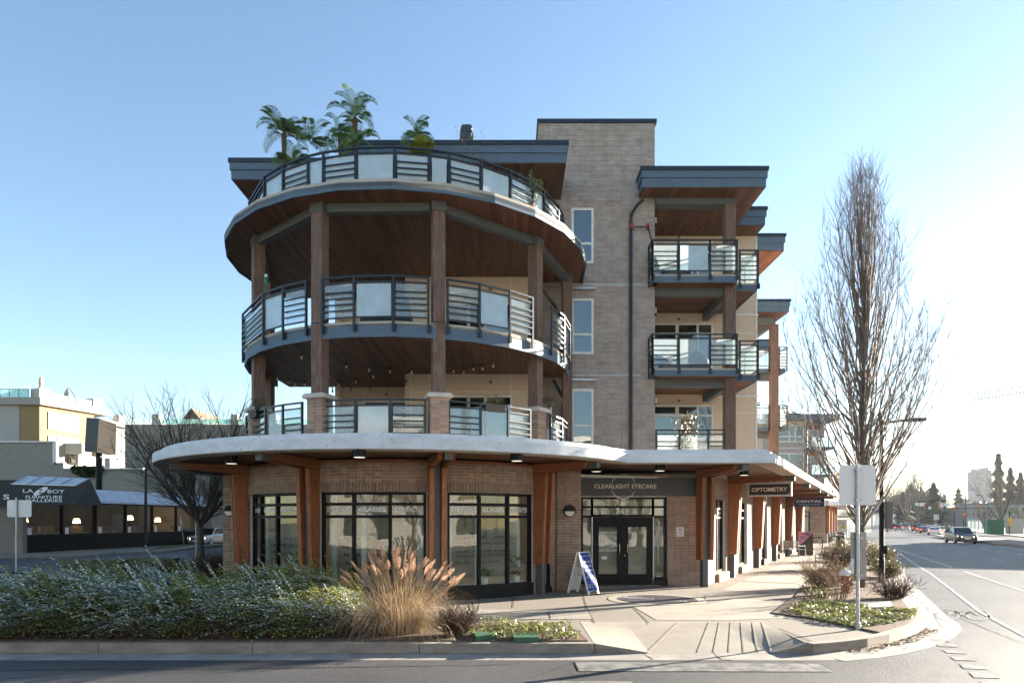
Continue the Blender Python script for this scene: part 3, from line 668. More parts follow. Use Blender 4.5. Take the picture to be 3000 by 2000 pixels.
# round wall lights with an eyelid
for x, y, lab in ((2.0-.36,19.47,'round black eyelid wall light on brick beside the entrance'),(-8.86,21.47,'round black eyelid wall light half hidden by the leftmost timber post')):
    t = thing('wall_light', lab, 'wall light', (x,y,2.0), group='eyelid wall lights'); R9 = Matrix.Rotation(math.radians(90),3,'X')
    z = 2-(1496-1524)/2000*y
    MB().lathe([(.165,0),(.175,.03),(.175,.09),(.15,.1)],(x,y,z),22,R9).build('rim', M['black'], t)
    b = MB(); b.add([(x,y-.112,z-.01)]+[(x+.14*math.cos(math.radians(a)),y-.112,z-.01+.14*math.sin(math.radians(a))) for a in range(180,361,15)],[tuple(range(14))]); b.build('lens', mat('frosted_lens', (.75,.72,.66), rough=.4), t)
    b = MB(); b.add([(x,y-.113,z-.008)]+[(x+.15*math.cos(math.radians(a)),y-.113,z-.008+.15*math.sin(math.radians(a))) for a in range(0,181,15)],[tuple(range(14))]); b.bar((x,y-.114,z),(x,y-.114,z+.13),.006,.006); b.build('eyelid', M['black'], t)
# ---------------------------------------------------------------- shop fronts along the avenue
sw_ = MB(); ops = [(1.35,3.0)]+[(p+1.95,p+3.75) for p in PS]
sp = [0.0]+[x for o in ops for x in o]+[31]
for i in range(len(sp)-1):
    a, b = sp[i], sp[i+1]; z0 = 0 if i % 2 == 0 else 2.72
    sw_.obox(S((a+b)/2,-.162,(z0+ZW)/2), SD*(b-a)/2, SN*.15, V(0,0,(ZW-z0)/2))
sw_.obox(S(15.5,-.16,ZW+.08), SD*15.5, SN*.15, V(0,0,.079))
swall = sw_.build('wall', M['mortar'], T)
bricks(flat(S0.x,S0.y,tuple(SD),tuple(SN)), 0, 31, 0, ZW, [(a,b,0,2.72) for a, b in ops], swall, .35)
for k, (a, b) in enumerate(ops):
    w = window('shop_window', S(a,-.14), SD, [0.03,(b-a)*.45,b-a-.03], [.3 if k != 2 else .05,2.1,2.4,2.69], .07, .1, parent=T)
    MB().obox(S((a+b)/2,-.02,.13), SD*(b-a)/2, SN*.16, V(0,0,.13)).build('window_base', M['conc'] if k != 2 else M['black_frame'], T)
    if k == 0:
        for j, tx in enumerate(('GLASSES','CONTACTS')): lettering(tx, S(a+.42+j*.8,-.13,2.25), .55, .11, M['letter'], w, SD)
nb = S(6.5,2.1,0)
def sign_board(name, lab, s_, n_, zc, w_, h_, body, txt, tm, frame=None, along=SN, hang=True, sub=None, subm=None):
    c = S(s_,n_,zc); u = Vector(along); t = thing(name, lab, 'sign', (c.x,c.y,zc-h_/2)); nn = Vector((u.y,-u.x,0))
    if frame: MB().obox(c, u*w_/2, nn*.03, V(0,0,h_/2)).build('frame', frame, t); MB().obox(c, u*(w_/2-.06), nn*.036, V(0,0,h_/2-.06)).build('board', body, t)
    else: MB().obox(c, u*w_/2, nn*.036, V(0,0,h_/2)).build('board', body, t)
    if txt is None: scribble(c+nn*.042+V(0,0,-.02), w_*.8, h_*.5, tm, t, u, seed=int(s_))
    else: lettering(txt, c+nn*.042+V(0,0,.0 if not sub else h_*.13), w_*(.8 if frame else .82), h_*(.3 if frame else .28), tm, t, u, bold=.015)
    if sub: lettering(sub, c+nn*.042-V(0,0,h_*.26), w_*.7, h_*.18, subm, t, u)
    if hang:
        for e in (-.3,.3): MB().bar(c+u*w_*e+V(0,0,h_/2), c+u*w_*e+V(0,0,3.58-zc), .02, .02).build('hanger', M['black'], t)
    if frame:
        for ex in (-1,1):
            for ez in (-1,1): MB().lathe([(.016,0),(.016,.014)], c+u*ex*(w_/2-.1)+V(0,0,ez*(h_/2-.1))+nn*.036, 8, Matrix.Rotation(math.atan2(nn.y,nn.x),3,'Z') @ Matrix.Rotation(math.radians(90),3,'Y')).build('screw', M['chrome'], t)
    return t
sign_board('hanging_sign','black hanging sign lettered OPTOMETRY in a pale frame under the canopy', 3.9,1.32, 3.08, 1.46,.49, mat('sign_black',(.02,.017,.014),rough=.5), 'OPTOMETRY', M['cream'], M['galv'])
navy = mat('sign_navy', (.015,.025,.09), rough=.4)
sign_board('hanging_sign','navy hanging sign lettered DENTAL with a phone number, far down the canopy', 19.5,1.3, 3.0, 1.55,.45, navy, 'DENTAL', M['letter'], None, sub='604-971-8999', subm=mat('pale_blue_ink',(.2,.4,.7)))
sign_board('fascia_sign','white shop fascia sign with dark lettering above the second avenue shop window', 10.9,.06, 2.97, 2.6,.44, M['white'], None, M['black'], None, SD, False)
sign_board('fascia_sign','dark purple shop fascia sign above the third avenue shop window', 16.6,.06, 2.97, 2.6,.5, mat('sign_purple',(.03,.02,.06),rough=.4), None, M['letter'], None, SD, False)
sign_board('fascia_sign','deep violet fascia sign above the fourth avenue shop window', 22.2,.06, 2.95, 2.4,.46, mat('sign_violet',(.06,.02,.1),rough=.4), None, mat('pink_ink',(.6,.25,.5)), None, SD, False)
# ---------------------------------------------------------------- shop interior
it = MB(); it.box(-7.6,4.9,EY+.35,EY+.45,.02,3.4); it.arc(-178,-26,3.6,3.63,.02,1.2) if False else None
it.box(-8,5.5,21.9,22.0,.02,3.5)
it.build('interior_wall', M['interior'], T); MB().prism([PC(a,4.8) for a in range(-178,-25,6)]+[(5.4,21.3),(5.4,27),(-8,27)],.005,.02).build('interior_floor', mat('shop_floor',(.3,.26,.21),rough=.35), T)
MB().prism([PC(a,4.85) for a in range(-178,-25,6)]+[(5.4,21.3),(5.4,27),(-8,27)],3.3,3.34).build('interior_ceiling', M['white'], T)
for x, y in ((-5.8,19.2),(-3.2,18.6),(-.9,19.6),(3.4,21.25)): MB().box(x-.3,x+.3,y-.08,y+.08,3.26,3.298).build('added_fill_panel', M['fill_panel_on'], T)  # glowing panels added to brighten the shop interior
gshelf = glassmat('shelf_glass', (.8,.9,.88), 2); disp = mat('display_board', (.42,.35,.27), rough=.8); wht = mat('display_white', (.62,.7,.7), rough=.6)
gl_frames = [mat('spectacle_frame_%s' % n_, c_, rough=.3) for n_, c_ in (('black',(.012,.012,.013)),('brown',(.06,.03,.018)),('blue',(.02,.03,.07)))]
GLP = None
def eyeglasses(p, rz, lab, grp, k):
    global GLP
    if GLP is None:
        b = MB()
        for s_ in (-1,1):
            n_ = 8; cs = [V(s_*.034+.026*math.cos(2*math.pi*i/n_),0,.028+.021*math.sin(2*math.pi*i/n_)) for i in range(n_+1)]; b.tube(cs,.004,4,False)
            b.bar((s_*.06,0,.04),(s_*.066,.12,.036),.006,.006); b.add([V(s_*.034+.025*math.cos(2*math.pi*i/n_),0,.028+.02*math.sin(2*math.pi*i/n_)) for i in range(n_)],[tuple(range(n_))])
        b.bar((-.01,0,.034),(.01,0,.034),.005,.005); GLP = [b]
    o = GLP[0].build('eyeglasses', gl_frames[k % 3]); o.location = p; o.rotation_euler = (0,0,rz); o.scale = (1.25,1.25,1.25); tag(o, lab, 'eyeglasses', grp); return o
for w_i, (a0, a1) in enumerate(wa):
    rr = 4.35
    b = MB(); b.arc(a0+2,a1-2,rr-.05,rr,.5,2.5); b.build('display_board', disp, T)
    for a_ in (a0+1.6, a1-1.6, (a0*.62+a1*.38)): MB().arc(a_-.8,a_+.8,4.55,4.6,.3,2.66).build('display_panel', wht, T)
    MB().arc(a0,a1,4.3,4.78,.28,.32).build('window_ledge', wht, T)
    zz = (1.53,1.38,1.16,1.05,.88) if w_i == 2 else (1.5,1.3,1.1,.9,.72)
    for j, z in enumerate(zz):
        MB().arc(a0+2.5,a1-2.5,rr+.002,rr+.2,z-.008,z).build('glass_shelf', gshelf, T)
        npair = 8 if w_i == 2 else (7 if w_i == 1 else 5)
        for i in range(npair):
            if rnd.random() < .12: continue
            a_ = a0+4+(a1-a0-8)*(i+.5+rnd.uniform(-.2,.2))/npair; x, y = PC(a_, rr+.17)
            eyeglasses((x,y,z+.001), math.radians(a_+90), ('pair of eyeglasses, %s on the %s glass shelf of the %s curved shop window' % (('leftmost','second','third','fourth','fifth','sixth','seventh','eighth')[i], ('top','second','middle','fourth','lowest')[j], ('left','middle','right')[w_i])), 'eyeglasses in the %s shop window' % ('left','middle','right')[w_i], i+j)
ivyl = leafmat('window_ivy',[(.04,.07,.03),(.09,.13,.05),(.06,.09,.04)],.5,.2)
for k, (px, zb_, lab) in enumerate(((1358,1.75,'thin trailing plant hanging at the left of the right curved window'),(1384,1.6,'long trailing plant hanging in the right curved window, second from the left'),(1420,1.55,'long trailing plant hanging in the middle of the right curved window'),(1452,1.65,'trailing plant hanging at the right of the right curved window'))):
    a_ = ang_px(px,4.6); x, y = PC(a_,4.62); t = thing('hanging_plant', lab, 'plant', (x,y,zb_)); MB().lathe([(.05,2.28),(.08,2.4),(.07,2.4)],(x,y,0),10).build('pot', M['int_dark'], t); b = MB()
    for j in range(130): q = Vector((x+rnd.gauss(0,.035),y+rnd.gauss(0,.035),zb_+(2.35-zb_)*rnd.random())); d_ = Vector((rnd.gauss(0,1),rnd.gauss(0,1),rnd.gauss(-.5,1))).normalized()*.03; e_ = d_.orthogonal().normalized()*.018; b.quad(q-d_,q+e_,q+d_,q-e_)
    b.build('foliage', ivyl, t); MB().bar((x,y,2.4),(x,y,3.3),.006).build('cord', M['black'], t)
for k, (px, h_, lab) in enumerate(((1512,.5,'white pot with a tall monstera leaf behind the right curved window'),(1420,.25,'low potted orchid on the ledge of the right curved window'))):
    a_ = ang_px(px,4.6); x, y = PC(a_,4.6); t = thing('potted_plant', lab, 'plant', (x,y,.32)); MB().lathe([(.07,.32),(.1,.5),(.09,.5)],(x,y,0),12).build('pot', M['white'], t); b = MB()
    for j in range(26): q = Vector((x+rnd.gauss(0,.09),y+rnd.gauss(0,.05),.52+h_*rnd.random())); d_ = Vector((rnd.gauss(0,1),rnd.gauss(0,.5),rnd.gauss(.3,1))).normalized()*.07; e_ = d_.orthogonal().normalized()*.05; b.quad(q-d_,q+e_,q+d_,q-e_)
    b.build('foliage', ivyl, t); MB().bar((x,y,.5),(x,y,.5+h_),.01).build('stem', ivyl, t)
# ---------------------------------------------------------------- upper columns, decks, beams, railings
COLS = {'A':(-7.17,19.3),'B':(-4.86,17.28),'C':(-1.86,17.2),'D':(.66,19.34),'E':(1.79,22.3),'F':(-8.0,22.4)}
def column(x, y, z0, z1, rot, w=.31, parent=None, m=None):
    c, s_ = math.cos(rot)*w/2, math.sin(rot)*w/2; b = MB(); b.obox((x,y,(z0+z1)/2), (c,s_,0), (-s_,c,0), (0,0,(z1-z0)/2))
    o = b.build('column', m or M['colwood'], T)
    for zz in (6.95,):
        if z0 < zz < z1: k = MB(); k.obox((x,y,zz), (c*1.06,s_*1.06,0), (-s_*1.06,c*1.06,0), (0,0,.012)); k.build('flashing', M['rail'], o)
    return o
Z2, Z3, Z4 = 3.9, 6.93, 10.18
for k, (x, y) in COLS.items():
    rot = math.atan2(y-CY, x-CX); column(x, y, 5.15 if k in 'ABCDF' else 3.9, 9.77, rot)
    t_ = Vector((math.cos(rot),math.sin(rot),0)); n_ = Vector((-t_.y,t_.x,0))
    MB().obox((x,y,9.87), t_*.18, n_*.19, (0,0,.13)).build('beam_cap', M['fascia2'], T)
    if k in 'ABCDF':
        pr = MB(); pr.obox((x,y,4.48), t_*.215, n_*.215, (0,0,.58)); pier = pr.build('pier', M['mortar'], T)
        for nn, tt in ((t_,n_),(n_,-t_),(-n_,t_),(-t_,-n_)):
            o_ = Vector((x,y,0))+nn*.222-tt*.225; bricks(flat(o_.x,o_.y,tuple(tt),tuple(nn)), 0, .45, 3.9, 5.06, [], pier, .7, bl=.225, depth=.02)
        cp = MB(); cp.obox((x,y,5.105), t_*.31, n_*.31, (0,0,.045)); cp.obox((x,y,5.165), t_*.27, n_*.27, (0,0,.016)); cp.build('pier_cap', M['stone'], pier)
for a, b in ('AB','BC','CD','DE','FA'):
    p, q = Vector((*COLS[a],9.87)), Vector((*COLS[b],9.87)); d = (q-p).normalized(); MB().bar(p+d*.2,q-d*.2,.2,.22).build('beam', M['fascia2'], T)
def ringpts(r, a0, a1, st): 
    n_ = max(1, round((a1-a0)/st)); return [PC(a0+(a1-a0)*i/n_, r) for i in range(n_+1)]
# deck at the third storey
d3 = ringpts(5.0,-196,-3,12.06)
MB().prism(d3+[(1.8,23.5),(-8.0,24)],6.81,Z3-.07).build('deck', M['deckedge'], T)
def facering(name, m, pts, thick, z0, z1):
    b = MB()
    P_ = [Vector((x,y,0)) for x, y in pts]; Q_ = off_line(P_, thick)
    for i in range(len(P_)-1):
        a0, a1, b0, b1 = P_[i],P_[i+1],Q_[i],Q_[i+1]
        b.add([(p.x,p.y,z) for z in (z0,z1) for p in (a0,a1,b1,b0)], [(0,3,2,1),(4,5,6,7),(0,1,5,4),(1,2,6,5),(2,3,7,6),(3,0,4,7)])
    return b.build(name, m, T)
facering('deck_fascia', M['fascia'], d3, .05, 6.54, Z3-.068); facering('deck_edge', M['deckedge'], ringpts(4.99,-196,-3,12.06), .3, Z3-.066, Z3)
s3 = MB(); s3.prism(ringpts(4.94,-196,-3,12.06)+[(1.75,23.4),(-8,24.4)],6.805,6.809); sf3 = s3.build('soffit', M['gap'], T)
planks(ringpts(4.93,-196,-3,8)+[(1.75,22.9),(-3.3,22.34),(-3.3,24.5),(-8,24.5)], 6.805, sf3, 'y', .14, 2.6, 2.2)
# deck at the second storey (behind the canopy upstand)
MB().prism(ringpts(5.3,-200,-3,6)+[(4.7,22.9),(4.7,24.6),(-8,25)],3.755,Z2).build('deck', M['deckedge'], T)
# roof terrace
r4 = ringpts(5.55,-193.33,-6.67,13.33)+[(2.38,22.9)]
MB().prism(r4+[(-8.6,24.5)],9.99,Z4-.09).build('terrace_slab', M['deckedge'], T)
facering('terrace_fascia', M['fascia'], r4, .05, 9.92, Z4-.08)
facering('terrace_edge', M['deckedge'], ringpts(5.53,-193.33,-6.67,13.33)+[(2.36,22.9)], .45, Z4-.078, Z4)
s4 = MB(); s4.prism(ringpts(5.49,-193.33,-6.67,13.33)+[(2.33,22.9),(-8.6,24.5)],9.985,9.989); sf4 = s4.build('soffit', M['gap'], T)
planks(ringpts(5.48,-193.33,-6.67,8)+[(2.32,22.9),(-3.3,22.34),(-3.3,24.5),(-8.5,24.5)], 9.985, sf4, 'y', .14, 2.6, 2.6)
def railing(pts, zt, zf, types, slats=(.40,.55,.70,.85), mount=None, zb=None, gm=None, frost='', inward=None):
    """posts at pts; bays 's' (slats) or 'g' (glass only); top rail zt, floor zf"""
    P_ = [Vector((x,y,0)) for x, y in pts]; tr = MB()
    for a, b in zip(P_, P_[1:]):
        d = (b-a).normalized()*.03
        tr.bar(a-d+V(0,0,zt-.02), b+d+V(0,0,zt-.02), .055, .04)
    ro_ = tr.build('railing', M['rail'], T); zb = zb if zb is not None else zf
    for i, p in enumerate(P_):
        d = (P_[min(i+1,len(P_)-1)]-P_[max(i-1,0)]).normalized(); n_ = Vector((-d.y,d.x,0))
        b = MB(); b.obox(p+V(0,0,(zb+zt-.041)/2), d*.027, n_*.027, V(0,0,(zt-.041-zb)/2))
        if zb < zf: b.obox(p+d*.05+n_*.03+V(0,0,zb+.1), d*.035, n_*.006, V(0,0,.09))
        b.build('rail_post', M['rail'], ro_)
    for a, b in zip(P_, P_[1:]):
        for dz in (.16,1.02): MB().bar(a+V(0,0,zt-dz), b+V(0,0,zt-dz), .035, .035).build('rail_bar', M['rail'], ro_)
    for k, (a, b) in enumerate(zip(P_, P_[1:])):
        t = types[k % len(types)]; d = (b-a).normalized(); n_ = Vector((-d.y,d.x,0))
        if t == 's':
            for z in slats: s_ = MB(); s_.bar(a-d*.025-n_*.02+V(0,0,zt-z), b+d*.025-n_*.02+V(0,0,zt-z), .03, .032); s_.build('slat', M['rail'], ro_)
        g_ = MB(); g_.obox((a+b)/2+n_*.03+V(0,0,zt-.59), d*((b-a).length/2-.06), n_*.004, V(0,0,.41)); g_.build('glass_panel', M['glass_frost'] if t == frost or frost == 'all' else (gm or M['glass_rail']), ro_)
    return ro_
def rp_(pxs, r): return [PC(ang_px(p, r), r) for p in pxs]
# third storey
railing(rp_((944,1037,1152,1255),5.04),8.04,Z3,'sgs',zb=6.66,frost='g'); railing(rp_((1311,1405,1494,1560),5.04),8.04,Z3,'sgs',zb=6.66,frost='g')
railing([PC(-158,5.04)]+rp_((771,829,897),5.04),8.04,Z3,'sgs',zb=6.66,frost='g'); railing([PC(-31,5.04),PC(-20,5.04),PC(-8,5.04)],8.04,Z3,'sg',zb=6.66)
railing([PC(-193,5.04),PC(-184,5.04),PC(-172,5.04),PC(-160.5,5.04)],8.04,Z3,'sgs',zb=6.66)
# second storey, between the brick piers
railing(rp_((949,1041,1144,1246),4.95),5.02,Z2,'sgs',frost='g'); railing(rp_((1315,1408,1489,1553),4.95),5.02,Z2,'sgs'); railing([PC(-155,4.95)]+rp_((778,829,885),4.95),5.02,Z2,'sgs')
railing([PC(-30,4.95),PC(-19,4.95),PC(-8,4.95)],5.02,Z2,'sg'); railing([PC(-192,4.95),PC(-180,4.95),PC(-168,4.95),PC(-157,4.95)],5.02,Z2,'sgs')
# terrace
tpx = (774,829,902,947,1042,1157,1259,1316,1411,1497,1563,1594,1636)
railing([PC(-176,4.87),PC(-166,4.87),PC(-157,4.87)]+rp_(tpx,4.87)+[PC(-13,4.87),PC(-2,4.87)],11.3,Z4,'sg',slats=(.38,.53,.68,.83),frost='all')
# ---------------------------------------------------------------- walls behind the round decks
TY = 22.9
MB().box(-3.3,.9,22.35,22.6,Z2,9.98).build('panel_wall', M['beige'], T)
MB().box(-6.1,-3.305,24.5,24.8,Z2,9.98).build('panel_wall', M['beige'], T); MB().box(-3.5,-3.302,22.352,24.5,Z2,9.98).build('panel_wall', M['beige'], T)
MB().box(-6.3,-6.1,24.3,34,Z2,12.7).build('panel_wall', M['beige'], T); MB().box(-6.1,.9,24.55,24.9,Z4,12.76).build('panel_wall', M['beige'], T)
tj = MB()
for z in (6.2,9.45): tj.box(-3.3,.9,22.338,22.349,z,z+.025); tj.box(-6.1,-3.5,24.488,24.499,z,z+.025)
for x in (-3.31,-.05): tj.box(x,x+.03,22.336,22.349,Z2,9.98)
for x in (-6.1,-5.35): tj.box(x,x+.03,24.486,24.499,Z2,9.98)
tj.build('panel_joint', M['trim'], T)
mw = M['trim']
for zf in (Z2, Z3):
    x0, x1 = W(1304,0,22.3).x, W(1498,0,22.3).x
    window('patio_door', (0,22.32,0), (1,0,0), [x0,x0+(x1-x0)*.345,x0+(x1-x0)*.36+.0,x0+(x1-x0)*.6,x0+(x1-x0)*.62,x1], [zf+.12,zf+2.15], .065, .07, mw, M['glass_up'], T, skip=((1,0),(3,0)))
    window('patio_door', (0,24.46,0), (1,0,0), [-5.3,-4.4,-3.6], [zf+.1,zf+2.0,zf+2.35], .07, .07, mw, M['glass_up'], T)
    b = MB()
    for k in range(26): z = zf+2.1-k*.028; b.box(x0+.06,x0+(x1-x0)*.33,22.345,22.349,z,z+.012); b.box(x0+(x1-x0)*.64,x1-.06,22.345,22.349,z,z+.012)
    b.build('window_blind', M['int_dark'], T)
    for x, y in ((-.7,22.34),(-4.5,24.48)): MB().lathe([(.03,0),(.05,.03),(.02,.05)],(x,y,zf+2.62),10,Matrix.Rotation(math.radians(90),3,'X')).build('sprinkler', M['int_dark'], T)
# ---------------------------------------------------------------- brick tower
tw_ = MB(); tw_.box(.9,4.79,TY+.012,27,3.75,15.3); tower = tw_.build('wall', M['mortar'], T)
WX = ((1674-1500)/2000*TY, (1739-1500)/2000*TY); WZ = ((10.61,12.44),(7.57,9.41),(4.51,6.38))
hl = [(WX[0]-.9, WX[1]-.9, a, b+.03) for a, b in WZ]+[(0,3.9,9.9,9.93),(0,3.9,6.85,6.88)]
bricks(flat(.9,TY), 0, 3.89, 3.85, 15.3, hl, tower, .9, M['brick_grey'])
bricks(lambda u: ((.9,TY+u),(0,-1,0),(-1,0,0)), 0, 4, 13.4, 15.3, [], tower, .3, M['brick_grey'])
MB().box(.84,4.85,TY-.05,27,15.3,15.44).build('parapet_cap', M['cap'], T)
jn = MB(); jn.box(.95,4.78,TY-.015,TY+.01,9.9,9.93); jn.box(.95,4.78,TY-.015,TY+.01,6.85,6.88); jn.build('control_joint', M['galv'], T)
for a, b in WZ:
    w = window('window', (0,TY-.005,0), (1,0,0), [WX[0]+.04,WX[1]-.04], [a+.04,a+.04+.62,b-.02], .075, .06, mw, M['glass_up'], T)
    MB().box(WX[0]+.08,WX[1]-.08,TY+.03,TY+.05,a+.08,b-.05).build('window_blind', mat('blind_cloth',(.55,.6,.6),rough=.9), w)
for z in (9.72,6.67):
    vh = MB(); vh.box(WX[0]-.02,WX[1]+.05,TY-.12,TY-.0155,z,z+.07); vh.build('vent_hood', M['galv'], T)
MB().tube([(4.35,TY-.3,12.6),(4.15,TY-.28,12.45),(3.98,TY-.12,12.2),(3.97,TY-.1,12.0),(3.97,TY-.1,3.9)],.055,8).build('downpipe', M['rail'], T)
MB().tube([(1.35,TY-.6,6.6),(1.72,TY-.3,6.0),(1.78,TY-.15,5.8),(1.78,TY-.15,3.9)],.05,8).build('downpipe', M['rail'], T)
MB().tube([(.75,21.6,9.6),(1.5,TY-.35,8.95),(1.62,TY-.2,8.7),(1.62,TY-.2,7.0)],.045,8).build('downpipe', M['rail'], T)
# ---------------------------------------------------------------- roofs
def roof(poly, zs=12.77, zt=13.42, along='y', vis=1.2, plk=True):
    P_ = [Vector((x,y,0)) for x, y in poly]; A = sum(P_[i].x*P_[(i+1) % len(P_)].y-P_[(i+1) % len(P_)].x*P_[i].y for i in range(len(P_)))
    if A < 0: P_ = P_[::-1]
    c = sum(P_, Vector())/len(P_)
    def sh(d):
        out = []
        for i in range(len(P_)):
            p0, p1, p2 = P_[i-1], P_[i], P_[(i+1) % len(P_)]; e0, e1 = (p1-p0).normalized(), (p2-p1).normalized(); n0, n1 = Vector((-e0.y,e0.x,0)), Vector((-e1.y,e1.x,0))
            m_ = (n0+n1); m_ = m_/max(.3, m_.dot(n0)); out.append((p1.x+m_.x*d, p1.y+m_.y*d))
        return out
    b = MB(); b.prism(sh(.0),zt-.13,zt); r = b.build('roof', M['cap'], T)
    MB().prism(sh(.035),zt-.36,zt-.131).build('fascia', M['fascia'], r); MB().prism(sh(.075),zs+.001,zt-.361).build('fascia', M['fascia'], r)
    so = MB().prism(sh(.1),zs-.004,zs).build('soffit', M['gap'], T)
    if plk: planks(sh(.11), zs-.004, so, along, .14, 2.6, vis)
    return r
roof([(-5.2,20.5),(1.71,20.5),(1.71,24.6),(-5.2,24.6)]); roof([(-8.95,21.5),(-5.6,21.5),(-5.6,30),(-8.95,30)]); 
roof([(4.15,22.0),(8.29,22.0),(8.29,30),(4.85,30),(4.85,22.85),(4.15,22.85)])
roof([(5,24.8),(9.3,24.8),(9.3,33),(5,33)],zs=12.76,zt=13.41); roof([(5,27.1),(10.9,27.1),(10.9,36),(5,36)],zs=12.75,zt=13.40)
roof([(9.0,35.2),(14.4,35.2),(14.4,41),(9.0,41)]); roof([(10,43),(16.5,43),(16.5,50),(10,50)])
MB().box(-3.8,.9,26.5,26.6,14.55,14.68).build('roof_guard', M['cap'], T); MB().box(-3.8,.9,26.62,27,13.3,14.6).build('roof_box', M['cap'], T)
# main block behind
blk = MB(); blk.box(-6.05,.85,24.95,92,3.76,12.7); blk.box(.95,4.7,27.05,92,3.76,12.7); blk.box(-7.5,5,30,92,-.1,3.755); blk.build('block', M['beige'], T)
blk = MB(); blk.box(4.85,9.24,25.8,31,3.9,12.74); blk.box(4.85,10.2,31.05,37.5,3.9,12.74); blk.box(4.85,12.8,38.2,50,3.9,12.74); pb = blk.build('panel_wall', M['beige'], T)
tj = MB()
for z in (6.05,7.35,9.05,10.35): tj.box(7.75,9.25,25.785,25.799,z,z+.03)
for z in (6.66,9.72): tj.box(7.75,9.29,25.74,25.799,z,z+.06)
for x in (8.05,): tj.box(x,x+.03,25.787,25.799,3.9,12.7)
tj.box(9.2,9.26,25.77,25.86,3.9,12.7); tj.build('panel_joint', M['trim'], T)
# balconies on the right of the tower
for zf in (6.98, 10.05):
    d = MB(); d.prism([(4.8,22.35),(7.36,22.35),(7.36,23.2),(8.3,23.2),(8.3,25.7),(4.8,25.7)],zf-.2,zf-.06); d.build('deck', M['deckedge'], T)
    facering('deck_fascia', M['fascia'], [(4.6,22.95),(4.6,22.34),(7.38,22.34),(7.38,23.19),(8.32,23.19),(8.32,25.7)], .04, zf-.26, zf-.055)
    facering('deck_edge', M['deckedge'], [(4.6,22.95),(4.6,22.345),(7.375,22.345),(7.375,23.195),(8.315,23.195),(8.315,25.7)], .25, zf-.053, zf)
    so = MB(); so.prism([(4.66,22.4),(7.33,22.4),(7.33,23.25),(8.27,23.25),(8.27,25.75),(4.8,25.75)],zf-.215,zf-.21); so = so.build('soffit', M['gap'], T)
    planks([(4.82,22.4),(7.33,22.4),(7.33,23.25),(8.27,23.25),(8.27,25.78),(4.82,25.78)], zf-.215, so, 'x', .14, 2.4, 1.2)
    MB().box(4.8,7.25,22.95,23.15,zf-.5,zf-.235).build('beam', M['fascia2'], T); MB().box(7.2,7.4,23.1,25.8,zf-.52,zf-.236).build('beam', M['fascia2'], T)
    X_ = [(px-1500)/2000*22.3 for px in (1911,1988,2080,2159)]
    railing([(X_[0],22.9),(X_[0],22.3)],zf+1.12,zf,'s',zb=zf-.25); railing([(x,22.3) for x in X_],zf+1.12,zf,'sgs',zb=zf-.2,frost='g' if zf > 9 else '')
    railing([(X_[3],22.33),(X_[3],23.15)],zf+1.12,zf,'g'); railing([(7.72,23.15),(8.34,23.15)],zf+1.12,zf,'s',zb=zf-.2); railing([(8.34,23.18),(8.34,24.4),(8.34,25.6)],zf+1.12,zf,'gs',zb=zf-.2)
railing([((px-1500)/2000*22.5,22.5) for px in (1922,1990,2075,2122)],5.0,3.9,'sgs')
for zf, in ((3.9,),(6.98,),(10.05,)):
    window('patio_door', (0,25.76,0), (1,0,0), [5.35,6.2,6.25,7.0,7.55], [zf+.1,zf+2.05,zf+2.42], .07, .08, mw, M['glass_up'], T, skip=((1,0),(1,1)))
    MB().lathe([(.03,0),(.05,.03),(.02,.05)],(6.3,25.79,zf+2.62),10,Matrix.Rotation(math.radians(90),3,'X')).build('sprinkler', M['int_dark'], T)
    wl = thing('wall_lantern', {3.9:'small black box lantern on brick jamb of the lowest right balcony',6.98:'small black box lantern on brick jamb of the middle right balcony',10.05:'small black box lantern on brick jamb of the top right balcony'}[zf], 'wall light', (4.9,23.4,zf+2.05), group='balcony box lanterns')
    MB().box(4.79,4.95,23.32,23.48,zf+2.05,zf+2.1).box(4.79,4.95,23.32,23.48,zf+2.3,zf+2.33).box(4.86,4.9,23.318,23.482,zf+2.1,zf+2.3).build('cage', M['black'], wl); MB().box(4.8,4.94,23.33,23.47,zf+2.1,zf+2.3).build('lens', M['trim'], wl)
column(7.3,22.95,3.9,12.54,0,.34); MB().box(4.8,7.5,22.75,23.15,12.54,12.76).build('beam', M['fascia2'], T)
# the further flats along the avenue
column(13.8,36.0,3.8,12.3,0,.38); MB().bar((13.8,36,12.5),(10.5,36.2,12.5),.2,.4).build('beam', M['fascia2'], T); MB().bar((13.8,36,12.5),(13.8,40,12.5),.2,.38).build('beam', M['fascia2'], T)
for zf in (6.98,10.05):
    MB().box(9.3,14.45,36.05,38.2,zf-.25,zf-.03).build('deck', M['fascia'], T); so = MB().box(9.35,14.4,36.1,38.2,zf-.262,zf-.252).build('soffit', M['plank'], T)
    MB().box(9.3,13.75,36.3,36.5,zf-.62,zf-.263).build('beam', M['fascia2'], T)
    railing([(9.4,36),(11.6,36),(13.55,36)],zf+1.1,zf,'g',zb=zf-.2); railing([(14.1,36),(14.5,36.0),(14.5,38)],zf+1.1,zf,'s',zb=zf-.2)
railing([(10.0,36),(11.6,36),(13.55,36)],5.05,3.9,'g')
for zf in (8.6,): MB().box(12.9,16.2,44.5,47,zf-.3,zf).build('deck', M['fascia'], T); railing([(12.9,44.5),(14.6,44.5),(16.2,44.5),(16.2,47)],zf+1.1,zf,'s')
for x, y in ((19.6,40.6),(21.5,44.2)):
    pr = MB(); pr.box(x-.3,x+.3,y-.3,y+.3,3.8,4.7); pr.box(x-.4,x+.4,y-.4,y+.4,4.7,4.82); pr.build('pier', M['stone'], T)
# vertical timber screens seen on the roof edge flashings
BR.flush(shop_wall); PL.flush(csof)
